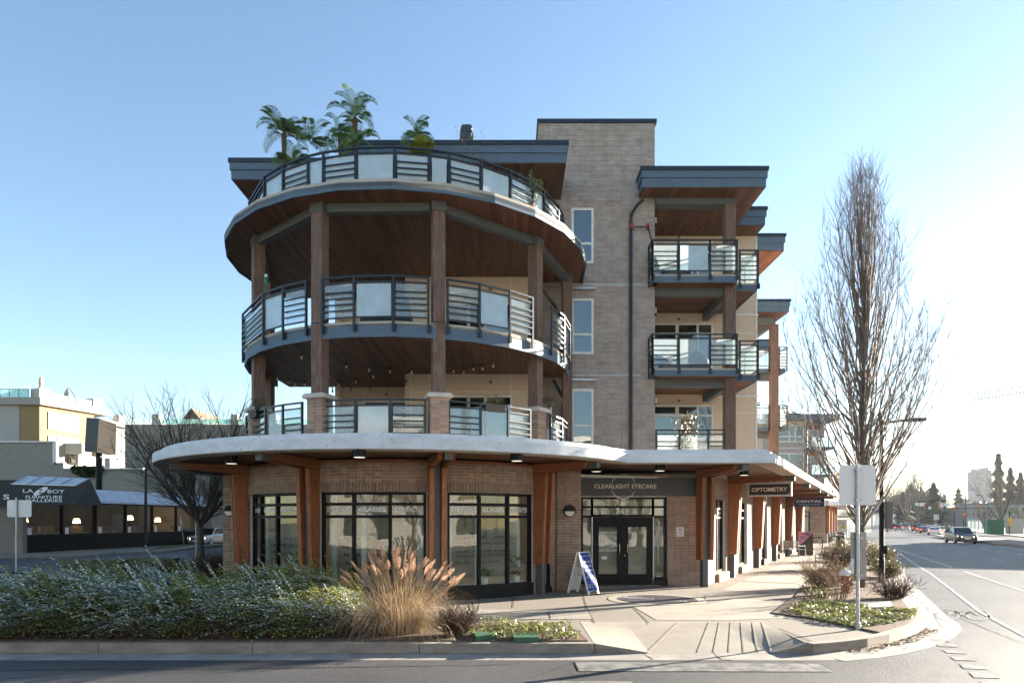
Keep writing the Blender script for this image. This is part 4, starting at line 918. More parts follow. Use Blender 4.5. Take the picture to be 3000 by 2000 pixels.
# ---------------------------------------------------------------- things on the decks
bulbs = [(605,570),(887,628),(1028,648),(1055,690),(1160,657),(1275,675),(1297,662),(1388,680),(1557,655),(1621,663),(1683,640),(1740,640),(1806,622),(453,705),(523,722),(566,738),(625,738),(838,738),(945,722),(1033,773),(1148,760),(1262,735),(800,780),(916,782),(1298,780)]
bq = [W(600+x*.4677, 780+y*.4677, 4.42*2000/(1524-780-y*.4677)) for x, y in bulbs]
bg_ = mat('clear_bulb_glass', (.5,.42,.3), rough=.15, spec=.8)
proto = None
ORD = ('first','second','third','fourth','fifth','sixth','seventh','eighth','ninth','tenth','eleventh','twelfth','thirteenth','fourteenth','fifteenth','sixteenth','seventeenth','eighteenth','nineteenth','twentieth','twenty-first','twenty-second','twenty-third','twenty-fourth','twenty-fifth')
for qi, q in enumerate(sorted(bq, key=lambda q: q.x/q.y)):
    lab = 'small filament bulb in the string lights under the round deck, %s from the left' % ORD[qi]
    if proto is None:
        proto = thing('string_light_bulb',lab,'light bulb',q,group='string light bulbs',local=True)
        MB().lathe([(.012,.0),(.03,.015),(.036,.045),(.022,.085),(.016,.1)],(0,0,-.06),8).build('bulb', bg_, proto); MB().lathe([(.02,0),(.02,.08)],(0,0,.04),8).build('socket', M['black'], proto)
        MB().bar((0,0,.12),(0,0,6.8-q.z),.006,.006).build('cord', M['black'], proto)
    else: copy_tree(proto, None, q, label=lab)
order = sorted(bq, key=lambda q: q.x); wb = MB()
for k, row in enumerate((order[::2], order[1::2])):
    for a, b in zip(row, row[1:]):
        mid = (a+b)/2; wb.tube([V(a.x,a.y,a.z+.12), V(mid.x,mid.y,min(6.78,mid.z+.08)), V(b.x,b.y,b.z+.12)], .006, 4)
tag(wb.build('string_light_cable', M['black']), 'thin black cable of the string lights under the round deck', 'cable')
def lump(c, w, d, h, seed=0, taper=.8, n=10, m=8, sag=.04):
    r_ = random.Random(seed); b = MB(); rings = []
    for j in range(m+1):
        t = j/m; f = (1 if t < .75 else 1-(t-.75)*.5)*(1-(1-taper)*t); ring_ = []
        for i in range(4*n):
            a = 2*math.pi*i/(4*n); cx, sx = math.cos(a), math.sin(a); e = .35
            x = math.copysign(abs(cx)**e, cx)*w/2*f*(1+r_.uniform(-sag,sag)); y = math.copysign(abs(sx)**e, sx)*d/2*f*(1+r_.uniform(-sag,sag))
            ring_.append((c[0]+x, c[1]+y, c[2]+h*t+r_.uniform(-.01,.01)))
        rings.append(ring_)
    b.loft(rings); return b
cover = mat('vinyl_cover', (.03,.035,.042), (.05,.06,.07), .5, 4, bump=.4, bscale=9)
grey_cover = mat('grey_furniture_cover', (.12,.135,.15), (.09,.1,.115), .6, 4, bump=.5, bscale=7)
for (c, w_, d_, h_, lab, mm) in (((-3.35,18.3,Z3),1.5,.8,1.15,'dark covered grill behind the frosted glass of the third-storey round deck',cover), ((-3.7,18.6,Z2),1.7,.9,1.2,'dark covered grill behind the second-storey round deck railing',cover),
        ((5.6,23.3,10.05),1.1,.7,1.05,'dark covered grill on the top right balcony',cover), ((5.9,23.5,6.98),1.9,1.0,.75,'grey tarpaulin over furniture on the middle right balcony',grey_cover)):
    o = lump(c,w_,d_,h_,hash(lab) % 97 if False else len(lab),.72).build('covered_furniture', mm, None, True); tag(o, lab, 'covered furniture')
# patio heater
h = thing('patio_heater','metal mushroom patio heater standing at the right end of the second-storey deck','patio heater',(1.15,20.3,Z2))
MB().lathe([(.22,0),(.24,.3),(.2,.8),(.05,.85)],(1.15,20.3,Z2),14).build('tank', M['galv'], h); MB().tube([(1.15,20.3,Z2+.85),(1.15,20.3,5.4)],.03,8).build('pole', M['galv'], h)
MB().lathe([(.1,5.38),(.11,5.5),(.4,5.55),(.42,5.57),(.05,5.68)],(1.15,20.3,0),18).build('reflector', M['int_dark'], h)
# planter boxes on the rail
for px0, px1, py, aa_, lab in ((782,842,1200,-143,'dark planter box of dry stems hooked on the left rail of the second storey'),(1410,1470,1190,-56,'dark planter box of sprigs hooked on the right rail of the second storey')):
    x, y = PC(aa_,4.86); t = thing('planter_box', lab, 'planter', (x,y,4.75)); tt = math.radians(aa_+90); u = Vector((math.cos(tt),math.sin(tt),0)); n_ = Vector((-u.y,u.x,0))
    MB().obox((x,y,4.93), u*.3, n_*.1, (0,0,.09)).build('trough', M['black'], t); b = MB()
    for k in range(70):
        s_ = Vector((x,y,5.0))+u*rnd.uniform(-.28,.28); e = s_+Vector((rnd.uniform(-.1,.1),rnd.uniform(-.1,.1),rnd.uniform(.03,.25 if px0 > 1000 else .4))); b.tube([s_,e],.004,3); b.quad(e,e+V(.03,0,.01),e+V(.03,.01,.04),e+V(0,.01,.03))
    b.build('stems', leafmat('dry_sprig',[(.1,.06,.04),(.12,.13,.05),(.05,.04,.03)]), t)
# teal parrot ornament
q = W(780,825,19.0); t = thing('parrot_ornament','teal parrot ornament hanging by the left column of the third storey','ornament',q); teal = mat('teal_paint',(.02,.2,.16),rough=.4)
MB().lathe([(.01,-.14),(.035,-.05),(.06,.03),(.05,.1),(.03,.13)],q,10).build('body', teal, t, True); MB().lathe([(.02,.1),(.05,.14),(.045,.19),(.01,.22)],q,10).build('head', M['white'], t, True)
MB().bar(q+V(0,0,-.1),q+V(-.03,0,-.3),.04,.02).build('tail', teal, t); MB().bar(q+V(0,0,.2),q+V(0,0,.6),.005).build('cord', M['black'], t)
# black bag over something on the roof
q = W(1368,410,26.9); o = lump((q.x,q.y,q.z-.1),.55,.5,.62,4,.75,6,6,.14).build('roof_equipment_bag', cover, None); tag(o,'crumpled black bag over equipment on the flat roof','bag')
# folding chair leaning on the far flat's balcony, camera arm on the downpipe
ch = thing('folding_chair','white framed folding chair leaning on the far balcony by the timber column','chair',(12.6,36.6,6.98)); MB().bar((12.3,36.4,7.0),(12.75,36.5,8.0),.03).bar((12.7,36.4,7.0),(12.3,36.5,7.5),.03).bar((12.55,36.4,7.5),(12.9,36.5,7.0),.03).build('frame', M['white'], ch)
MB().add([V(12.55,36.38,7.5),V(12.85,36.38,7.55),V(13.1,36.4,8.1),V(12.75,36.4,8.05)],[(0,1,2,3)]).add([V(12.2,36.38,7.45),V(12.6,36.38,7.5),V(12.6,36.7,7.5),V(12.2,36.7,7.45)],[(0,1,2,3)]).build('fabric', mat('pink_fabric',(.4,.3,.3)), ch)
cl = thing('pole_clamp','black arm with red clamps fixed to the downpipe by the top balcony','clamp',(4.0,TY-.16,11.2)); MB().bar((3.98,TY-.2,11.75),(4.5,TY-.3,11.72),.03).bar((4.5,TY-.3,11.75),(4.55,22.3,11.15),.03).build('arm', M['black'], cl)
for x, z in ((3.98,11.75),(4.5,11.74)): MB().box(x-.05,x+.05,TY-.32,TY-.17,z-.08,z+.08).build('clamp', M['red'], cl)
# climbing plant on the lowest right balcony
leafy = leafmat('vine_leaf',[(.04,.07,.015),(.09,.11,.03),(.06,.04,.02),(.1,.09,.03)]); t = thing('potted_vine','leafy vine growing up the lowest right balcony rail','plant',(5.85,22.75,Z2))
MB().lathe([(.15,0),(.2,.35),(.18,.35)],(5.85,22.75,Z2),12).build('pot', M['int_dark'], t); b = MB(); l_ = MB()
for k in range(6): b.tube([(5.85,22.75,Z2+.3),(5.75+rnd.uniform(-.1,.1),22.6,Z2+.9),(5.7+rnd.uniform(-.25,.5),22.55,Z2+1.5+rnd.uniform(-.1,.25))],.01,4)
for k in range(420):
    s_ = rnd.random(); c = Vector((5.72+rnd.gauss(0,.13+.12*s_)+s_*.15,22.6+rnd.gauss(0,.08),Z2+.35+s_*1.25)); a = Vector((rnd.gauss(0,1),rnd.gauss(0,1),rnd.gauss(0,1))).normalized()*.045; e = a.orthogonal().normalized()*.03; l_.quad(c-a,c+e,c+a,c-e)
b.build('stem', M['twig'], t); l_.build('foliage', leafy, t)
# ================================================================ PLANTS
def rv(s=1.): return Vector((rnd.gauss(0,s), rnd.gauss(0,s), rnd.gauss(0,s)))
def limb(mb, p, d, L, r0, r1, nseg, up, jit, n=5):
    pts = [Vector(p)]; d = Vector(d).normalized(); out = [(pts[0].copy(), d.copy())]
    for i in range(nseg):
        d = (d+Vector((0,0,up))+rv(jit)).normalized(); pts.append(pts[-1]+d*L/nseg); out.append((pts[-1].copy(), d.copy()))
    mb.tube(pts, [r0+(r1-r0)*i/nseg for i in range(nseg+1)], n, False); return out
def side(d): 
    o = d.orthogonal().normalized(); return Matrix.Rotation(rnd.uniform(0,6.283),3,d) @ o
def leafquad(mb, c, L, w, d=None, up=None):
    d = (d or rv()).normalized(); s_ = d.cross(up or rv()); s_ = s_.normalized() if s_.length > 1e-4 else d.orthogonal().normalized()
    mb.quad(c-d*L/2, c+s_*w/2, c+d*L/2, c-s_*w/2)
# ---- upright street tree by the avenue
tb = G(2525,1722); t = thing('street_tree','tall narrow bare street tree with many upright twigs beside the avenue','tree',tb)
tr = MB(); br = MB(); tk = limb(tr, tb+V(0,0,-.05), (0.01,0,1), 9.5, .1, .012, 12, .2, .015, 8)
def env(z):
    k_ = [(0,.1),(1.6,.4),(3,1.45),(4.5,2.1),(6,2.35),(8,2.15),(9.5,1.75),(10.8,1.25),(11.6,.7),(12.0,.3),(20,.05)]
    for (a_, ra), (b_, rb) in zip(k_, k_[1:]):
        if z <= b_: return ra+(rb-ra)*(z-a_)/(b_-a_)
    return .05
for k in range(170):
    h0 = 1.7+(k/170)**1.25*7.0; i = min(11, int(h0/9.5*12)); p0 = tk[i][0].lerp(tk[i+1][0], h0/9.5*12-i); h1 = min(11.9, h0+rnd.uniform(2.2,5.6)); R1 = env(h1)*(.12+.9*math.sqrt(rnd.random())); a = rnd.uniform(0,6.283); o = Vector((math.cos(a),math.sin(a),0)); rise = h1-h0
    p3 = Vector((tb.x,tb.y,0))+o*R1+V(0,0,h1); p1 = p0+o*R1*.5+V(0,0,rise*.3); p2 = Vector((tb.x,tb.y,0))+o*R1*.92+V(0,0,h0+rise*.62); n_ = 8; pts = []
    for j in range(n_+1):
        u_ = j/n_; pts.append(p0*(1-u_)**3+p1*3*u_*(1-u_)**2+p2*3*u_*u_*(1-u_)+p3*u_**3+rv(.025)*(0 if j == 0 else 1))
    r0_ = .012+.022*rise/4.6; br.tube(pts, [r0_+(.004-r0_)*j/n_ for j in range(n_+1)], 4, False)
    for j in range(3, n_+1):
        d = (pts[j]-pts[j-1]).normalized()
        for q_ in range(2 if j < 5 else 4):
            e = d+side(d)*rnd.uniform(.35,.7); L_ = rnd.uniform(.3,.95); c2 = limb(br, pts[j]+rv(.01), e, L_, .0055, .0022, 3, .16, .06, 3)
            for p2_, d2 in c2[1:]:
                if rnd.random() < .6: limb(br, p2_, d2+side(d2)*.8, rnd.uniform(.12,.4), .0026, .0014, 2, .12, .08, 3)
tr.build('trunk', M['bark'], t); br.build('crown', M['twig'], t)
# ---- spreading bare tree on the left
def vase_tree(base, H, spread, lab, n1=9, name='bare_tree', seed=1, r0=.14, fork=.27, dens=1., group=None, m=None):
    global rnd
    keep = rnd; rnd = random.Random(seed); t = thing(name, lab, 'tree', base, group=group); tr, br = MB(), MB(); base = Vector(base)
    tk = limb(tr, base+V(0,0,-.05), (0,0,1), H*fork, r0, r0*.8, 5, .1, .02, 8); top = tk[-1][0]
    def grow(p, d, L, r, lev):
        c = limb(br, p, d, L, r, r*.45, 5, [.07,.05,.04,.03][lev], .06, 5 if lev < 2 else 3)
        if lev == 3: return
        k = int([6,5,4][lev]*dens+.5)
        for i in range(k):
            q, dd = c[1+int(4.99*(i+rnd.random())/k)]; grow(q, dd+side(dd)*[.6,.7,.8][lev], L*rnd.uniform(.45,.68), r*.42, lev+1)
        grow(c[-1][0], c[-1][1], L*.6, r*.45, lev+1)
    for i in range(n1):
        a = 6.283*i/n1+rnd.uniform(-.3,.3); o = Vector((math.cos(a),math.sin(a),0))*spread*rnd.uniform(.5,1.1); grow(top-V(0,0,rnd.uniform(0,H*.06)), o+V(0,0,1), H*rnd.uniform(.33,.45), r0*.55, 0)
    tr.build('trunk', m or M['bark'], t); br.build('crown', m or M['twig'], t); rnd = keep; return t
tgrey = mat('dark_bark', (.07,.06,.05), (.04,.036,.03), .9, 12, spots=(5,.6,(.05,.06,.02)))
vase_tree((-14.3,31.5,0), 7.9, .95, 'spreading bare tree with a mossy trunk on the left street corner', 11, 'bare_tree', 5, .15, .25, 1.2, m=tgrey)
# ---- cotoneaster hedge, frosted
twm = mat('hedge_twig', (.05,.03,.02), (.025,.016,.012), .9, 20)
def hz(x, y):        # height of the hedge top
    f = min(1, max(0, (y-KY-.35)/.95)); bk = min(1, max(0, (HB(x)-y)/.7)); e = min(1, max(0, (-3.0-x)/1.4))
    base = (.62 if x > -7 else .62-.03*min(4,-7-x))+.13*math.sin(x*1.3+.5)+.1*math.sin(y*2.1+x*.8)+.09*math.sin(x*4.7-y*2.2)+.07*math.sin(x*7.3+y*5.1)
    return base*math.sqrt(max(0,f))*math.sqrt(max(0,bk))*math.sqrt(max(0,e))
def HB(x): return 15.9 if x > -6 else (16.4 if x > -8.5 else 15.8 if x > -10.5 else 14.9)
hl_ = MB(); hfz = MB(); hyl = MB(); ht = MB(); k = 0
def clump(x, y): return math.sin(x*2.3+1.7*math.sin(y*1.9))*math.cos(y*2.9+x*.7)
while k < 7200:
    x = -16.5+rnd.random()*13.8; y = KY+.35+rnd.random()**1.15*5.4
    if y > HB(x) or (-x/y) > .84: continue
    z = hz(x,y)
    if z < .12: continue
    k += 1; g_ = rnd.random(); cl_ = clump(x,y)
    tgt = hfz if g_ < .4+.32*cl_ else hl_
    if x > -6.6 and y > 12.4 and g_ > .66-.25*cl_: tgt = hyl  # sunlit part of the hedge put into the colour as yellower leaves
    d = Vector((rnd.gauss(-.75,.3), rnd.gauss(-.45,.35), rnd.gauss(.12,.16))).normalized(); L = rnd.uniform(.25,.6); p = Vector((x,y,z*(rnd.uniform(.95,1.1) if tgt is not hl_ else rnd.uniform(.74,1.02))))
    if rnd.random() < (.12 if tgt is hyl else .04): d = (d*.6+V(0,0,1.1)).normalized(); L *= 1.2
    pts = [p, p+d*L*.5+V(0,0,.03), p+d*L+V(0,0,-.05)]; ht.tube(pts, .003, 3, False)
    for j in range(15):
        f = j/14; c = (pts[0].lerp(pts[1], f*2) if f < .5 else pts[1].lerp(pts[2], f*2-1))+rv(.006); s_ = d.cross(V(0,0,1)).normalized()*(1 if j % 2 else -1)
        leafquad(tgt, c+s_*.024, .06, .042, s_+d*.6+V(0,0,.1)+rv(.12), V(0,0,1)+rv(.14))
for k in range(3600):                                     # skirt of leaves and bare twigs on the street side
    x = -10.6+rnd.random()*7.6; y = KY+.3+rnd.random()*.75; zt = hz(x,y)
    z = rnd.uniform(.3,1.0)*max(.2,zt)
    leafquad(hl_, Vector((x,y,z)), .045, .032)
for k in range(2600):
    x = -11+rnd.random()*8.4; y = KY+.3+rnd.random()*1.2; p = Vector((x,y,.03)); d = Vector((rnd.gauss(0,.6),rnd.gauss(-.1,.4),rnd.uniform(.1,1))).normalized(); L = rnd.uniform(.15,.5)
    q = p+d*L; q.y = max(q.y, KY+.24); ht.tube([p, q, q+Vector((rnd.gauss(0,.12),rnd.gauss(0,.06),-.02))], .004, 3, False)
core = MB(); nx_, ny_ = 60, 30; gxs = [-17+14.5*i/nx_ for i in range(nx_+1)]; gys = [KY+.3+11*j/ny_ for j in range(ny_+1)]
core.add([(x, y, max(.0, hz(x,y)*.62) if y < HB(x) else 0) for y in gys for x in gxs], [(j*(nx_+1)+i,j*(nx_+1)+i+1,(j+1)*(nx_+1)+i+1,(j+1)*(nx_+1)+i) for j in range(ny_) for i in range(nx_)])
hg = thing('cotoneaster_hedge','low frosted green cotoneaster mass filling the bed along the front kerb','hedge',(-7,KY+.3,0)); hg['kind'] = 'stuff'
hl_.build('foliage', leafmat('hedge_leaf',[(.13,.2,.035),(.26,.34,.07),(.18,.25,.05),(.42,.42,.1),(.22,.14,.06)],.5,.2), hg); hfz.build('frosted_foliage', leafmat('frosted_hedge_leaf',[(.5,.62,.5),(.86,.9,.88),(.36,.48,.26),(.72,.8,.74)],.7,.12), hg); hyl.build('painted_sun_foliage', leafmat('painted_sun_leaf',[(.34,.34,.06),(.5,.46,.1),(.2,.25,.05),(.42,.36,.08)],.5,.35), hg); ht.build('twigs', twm, hg); core.build('thicket', twm, hg)
# ---- tan ornamental grass with plumes
straw = leafmat('straw_blade',[(.5,.38,.23),(.62,.48,.3),(.3,.2,.11),(.54,.42,.27)], .6, .4); plume = leafmat('grass_plume',[(.5,.34,.24),(.62,.44,.32),(.44,.28,.19)], .8, .45)
gb = Vector((-2.02,12.1,0)); og = thing('ornamental_grass','big clump of tan fountain grass with fluffy plumes before the shop window','grass clump',gb); b = MB(); pm = MB(); sm = MB()
def blade(p, d, L, w, droop, n_=7):
    pts = []; d = d.normalized(); q = Vector(p); s_ = d.cross(V(0,0,1)); s_ = s_.normalized() if s_.length > .01 else V(1,0,0)
    for i in range(n_+1):
        t_ = i/n_; pts.append((q.copy(), s_*w*(1-t_*.9)/2)); d = (d+V(0,0,-droop*t_)).normalized(); q = q+d*L/n_
    b.add([p_+o for p_, o in pts]+[p_-o for p_, o in pts], [(i,i+1,n_+2+i,n_+1+i) for i in range(n_)])
for k in range(1900):
    a = rnd.uniform(0,6.283); r_ = rnd.random()**.7; o = Vector((math.cos(a),math.sin(a)*.8,0)); p = gb+o*.42*rnd.random()
    blade(p, o*(.1+1.0*r_)+V(0,0,1)+rv(.22), rnd.uniform(.7,1.55), .012, rnd.uniform(.25,1.1))
for k in range(80):
    a = rnd.uniform(0,6.283); o = Vector((math.cos(a),math.sin(a)*.7,0))*rnd.uniform(.1,.85); p = gb+o*.2; d = (o+V(0,0,1)).normalized(); L = rnd.uniform(1.0,1.3)*(1.0 if abs(o.x) > .3 else 1.08)
    q = p+d*L+V(o.x*.12,o.y*.1,-.04); sm.tube([p, p+d*L*.6, q], .004, 3, False); d2 = (d+o*.5+rv(.1)).normalized(); hL = rnd.uniform(.16,.26)
    for j in range(220):
        f = rnd.random(); c = q+d2*hL*f; rr_ = .027*math.sin(math.pi*min(.97,max(.08,f)))**.6; e = side(d2); tip = c+(e*rr_*1.7+d2*.03); s_ = d2.cross(e)*.004; pm.add([c-s_, c+s_, tip],[(0,1,2)])
b.build('blades', straw, og); pm.build('plumes', plume, og); sm.build('stalks', straw, og)
# ---- twiggy brown shrubs, leafy ground cover
def twig_shrub(c, R_, H, n_, lab, m=None, seed=2, leaves=None, up=.6, name='twiggy_shrub', group=None, ns=2):
    global rnd
    keep = rnd; rnd = random.Random(seed); t = thing(name, lab, 'shrub', c, group=group); b = MB(); l_ = MB(); c = Vector(c)
    for k in range(n_):
        a = rnd.uniform(0,6.283); o = Vector((math.cos(a),math.sin(a),0)); L = H*rnd.uniform(.6,1.15); ch_ = limb(b, c+o*R_*.35*rnd.random(), o*R_/H*rnd.uniform(.2,1.2)+V(0,0,up+.4), L, .007, .003, 4, .02, .1, 3)
        for q, d in ch_[1:]:
            for j in range(ns):
                c2 = limb(b, q, d+side(d)*.8, L*rnd.uniform(.2,.4), .0035, .0018, 2, .03, .1, 3)
                if leaves and rnd.random() < leaves[1]: leafquad(l_, c2[-1][0], .05, .03)
    b.build('branches', m or M['twig_red'], t)
    if leaves: l_.build('foliage', leaves[0], t)
    rnd = keep; return t
twig_shrub((-.95,11.75,0),.42,.5,150,'low brown twiggy shrub at the right foot of the tan grass clump',seed=3)
gcl = leafmat('ground_cover_leaf',[(.07,.1,.02),(.25,.26,.06),(.13,.17,.04),(.34,.33,.16),(.1,.07,.04)], .45, .25)
def cover_patch(pts, n_, h, lab, name='ground_cover', size=.06, m=None):
    P_ = [(p[0],p[1]) for p in pts]; xs = [p[0] for p in P_]; ys = [p[1] for p in P_]; b = MB(); k = 0
    while k < n_:
        x, y = rnd.uniform(min(xs),max(xs)), rnd.uniform(min(ys),max(ys))
        if not pt_in(P_, x, y): continue
        k += 1; z = .03+h*rnd.random()*(.5+.5*math.sin(x*4.1)*math.cos(y*3.7)); leafquad(b, Vector((x,y,max(.04,z))), size*rnd.uniform(.7,1.3), size*.5, Vector((rnd.gauss(0,1),rnd.gauss(0,1),rnd.gauss(.3,.35))), V(0,0,1)+rv(.5))
    o = b.build(name, m or gcl); return tag(o, lab, 'ground cover', kind='stuff')
cover_patch([(-.75,11.3),(1.15,11.3),(1.1,12.6),(.4,13.1),(-.6,13.0)], 1500, .22, 'leafy green and tan ground cover at the end of the front bed', size=.075)
cover_patch([G(*p) for p in ((2305,1795),(2350,1768),(2470,1768),(2560,1792),(2660,1786),(2690,1798),(2676,1815),(2600,1832),(2520,1842),(2430,1828),(2360,1810))], 3400, .14, 'bright yellow green ivy ground cover at the point of the avenue bed', size=.085)
litter = leafmat('dead_leaf',[(.16,.09,.05),(.25,.16,.09),(.1,.06,.04),(.3,.2,.12)], .8, .1)
b = MB()
for k in range(420):
    f = rnd.random(); i = int(f*5); a, c = ko[1+i], KR[1+i]; q = KR[1+i].lerp(KR[2+i], rnd.random()); s_ = off_line(KR,-.04-abs(rnd.gauss(0,.12)))[1+i]
    q = q+(s_-KR[1+i]); leafquad(b, Vector((q.x,q.y,-.135+rnd.random()*.015)), .06, .04, Vector((rnd.gauss(0,1),rnd.gauss(0,1),.1)), V(0,0,1)+rv(.3))
for k in range(700):
    f = rnd.uniform(0,11); q = S(f-4,rnd.uniform(2.7,4.6)); 
    if pt_in(bedR,q.x,q.y): leafquad(b, Vector((q.x,q.y,.038)), .05, .035, Vector((rnd.gauss(0,1),rnd.gauss(0,1),.1)), V(0,0,1)+rv(.4))
for k in range(160): leafquad(b, Vector((rnd.uniform(-9,2),KY-abs(rnd.gauss(0,.05)),-.135)), .04, .03, Vector((rnd.gauss(0,1),rnd.gauss(0,1),.1)), V(0,0,1)+rv(.3))
tag(b.build('leaf_litter', litter), 'brown dead leaves lying along the kerbs and in the avenue bed', 'leaf litter', kind='stuff')
twig_shrub(tuple(G(2395,1755)),.55,.35,40,'small green leafed sprout at the front of the avenue bed',seed=4,leaves=(gcl,.8))
dryl = leafmat('dry_bed_leaf',[(.3,.2,.11),(.2,.13,.07),(.16,.17,.06),(.36,.26,.16)], .7, .3)
hl2 = leafmat('avenue_shrub_leaf',[(.09,.12,.03),(.2,.19,.06),(.05,.07,.02),(.3,.22,.1)], .4, .3)  # leaf tones vary at random from dark green to tan
twig_shrub(tuple(G(2410,1722)),.75,.75,130,'pale dry twiggy shrub left of the red hydrant in the avenue bed',mat('pale_twig',(.3,.2,.13),(.2,.13,.085),.9,9),5,(dryl,.5),ns=3)
twig_shrub(tuple(G(2455,1762)),.35,.75,26,'thin upright stems in front of the red hydrant in the avenue bed',mat('pale_stem',(.26,.17,.11),rough=.9),6,(hl2,.3))
twig_shrub(tuple(G(2620,1755)),.6,.6,100,'brown bare shrub behind the utility lid by the avenue kerb',seed=7,ns=3)
for k, (px, py, R_, H, lab) in enumerate(((2450,1668,.9,.95,'broad sunlit evergreen shrub behind the tilted bench in the avenue bed'),(2570,1668,.8,.8,'evergreen shrub right of the street tree trunk in the avenue bed'),(2540,1632,.9,.8,'dark reddish shrub farther along the avenue bed'),(2490,1642,.9,1.0,'dense evergreen shrub beyond the sunlit one in the avenue bed'),(2600,1692,.55,.55,'low leafy shrub at the foot of the black lamp post'))):
    twig_shrub(tuple(G(px,py)),R_,H,90,lab,None,20+k,(hl2,1.0),name='evergreen_shrub',ns=5)
# dark shrubs left of the building, by the stone blocks
dkl = leafmat('dark_shrub_leaf',[(.02,.035,.012),(.05,.06,.02),(.06,.03,.02),(.03,.04,.015)], .5, .15)
for k, (x, y, R_, H, lab) in enumerate(((-10.6,24.2,1.0,.75,'dark evergreen shrub against the left brick wall'),(-12.0,24.8,.9,.5,'dark reddish shrub at the foot of the bare tree'),(-10.9,26.5,1.1,.7,'dark shrub behind the one at the left brick wall'),(-13.4,25.6,.8,.35,'low dark shrub before the right stone block'))):
    twig_shrub((x,y,0),R_,H,110,lab,None,40+k,(dkl,1.),name='dark_shrub',ns=6)
twig_shrub((-15.9,20.8,0),.7,.55,70,'reddish bare twigs at the left edge of the bed',seed=50,ns=3)
# ---------------------------------------------------------------- palms on the roof terrace
palm_g = leafmat('palm_leaflet',[(.07,.16,.06),(.12,.24,.07),(.26,.36,.1),(.08,.17,.06)], .4, .45); palm_y = leafmat('yellow_palm_leaflet',[(.25,.3,.04),(.4,.42,.06),(.15,.2,.03)], .4, .35)
pbark = mat('palm_fibre', (.14,.075,.045), (.07,.04,.025), .95, 20, bump=.8)
def frond(mb, p, d, L, droop, lw=.25, n_=32):
    q = Vector(p); d = d.normalized(); pts = [q.copy()]; ds = [d.copy()]
    for i in range(n_): d = (d+V(0,0,-droop*(i/n_)**1.2)).normalized(); q = q+d*L/n_; pts.append(q.copy()); ds.append(d.copy())
    mb.tube(pts[::3]+[pts[-1]], .008, 3, False)
    for i in range(3, n_+1):
        dd = ds[i]; s_ = dd.cross(V(0,0,1)); s_ = s_.normalized() if s_.length > .05 else V(1,0,0); u_ = s_.cross(dd); f = i/n_; l_ = lw*math.sin(math.pi*min(1,.18+f*.8))**.7
        for sg_ in (-1,1):
            e = (s_*sg_+dd*.55+u_*.25+rv(.05)).normalized(); w_ = dd*.0075; tip = pts[i]+e*l_+V(0,0,-l_*.18); mid = pts[i]+e*l_*.5+u_*.01; mb.add([pts[i]-w_*.4,pts[i]+w_*.4,mid+w_,tip,mid-w_],[(0,1,2,3,4)])
def palm(px, py, Y, n_, L, lab, m=None, trunk=True, seed=1, droop=.16, name='palm'):
    global rnd
    keep = rnd; rnd = random.Random(seed); c = W(px,py,Y); t = thing(name, lab, 'palm', (c.x,c.y,Z4)); b = MB()
    for k in range(n_):
        a = 6.283*k/n_+rnd.uniform(-.25,.25); el = rnd.choice((.1,.45,.8,1.2,-.1)); frond(b, c+V(0,0,-.04*k/n_), Vector((math.cos(a)*math.cos(el),math.sin(a)*math.cos(el),math.sin(el))), L*rnd.uniform(.85,1.12), droop*rnd.uniform(.7,1.3))
    b.build('fronds', m or palm_g, t)
    if trunk: MB().tube([(c.x,c.y,Z4+.3),(c.x+.02,c.y,(c.z+Z4)/2),(c.x,c.y,c.z-.05)],[.055,.05,.075],9).build('trunk', pbark, t)
    MB().lathe([(.2,0),(.26,.42),(.23,.42)],(c.x,c.y,Z4),14).build('pot', M['int_dark'], t); rnd = keep
palm(832,388,18.6,13,.85,'potted palm nearest the left end of the terrace rail',seed=1); palm(905,412,19.0,11,.85,'short bushy palm between the two tall terrace palms',seed=2,trunk=False,droop=.1)
palm(1040,342,18.7,14,.85,'tallest potted palm on the round roof terrace',seed=3); palm(997,385,19.6,11,.7,'palm with sunlit yellowish fronds behind the tallest palm',seed=4,m=palm_g); palm(1050,415,18.4,10,.7,'low spreading palm at the foot of the tallest palm',seed=5,trunk=False)
palm(1222,395,20.0,12,.62,'isolated potted palm right of the tallest palm',seed=6); palm(1235,440,19.2,16,.4,'bright yellow fan palm peeping over the terrace rail',palm_y,False,7,.04); palm(860,470,18.2,9,.6,'low palm behind the left frosted rail panels',seed=8,trunk=False)
lt = leafmat('terrace_shrub_leaf',[(.07,.1,.03),(.16,.18,.06),(.1,.12,.05)], .5, .25)
c = W(1548,560,18.9); t = thing('potted_shrub','dense rounded evergreen shrub at the right end of the terrace','shrub',(c.x,c.y,Z4)); b = MB()
for k in range(1500):
    a = rv(1).normalized()*rnd.random()**.4; q = c+Vector((a.x*.42,a.y*.35,a.z*.42+.05+.12*math.sin(a.x*9))); leafquad(b, q, .06, .025, Vector((rnd.gauss(0,.6),rnd.gauss(0,.6),1)))
b.build('foliage', lt, t); MB().lathe([(.2,0),(.26,.5),(.22,.5)],(c.x,c.y,Z4),12).build('pot', M['int_dark'], t)
c = W(1395,500,18.2); twig_shrub((c.x,c.y,Z4+.3),.45,1.25,16,'thin leafy twigs behind the terrace rail',M['twig_red'],61,(lt,.7),name='potted_twigs')
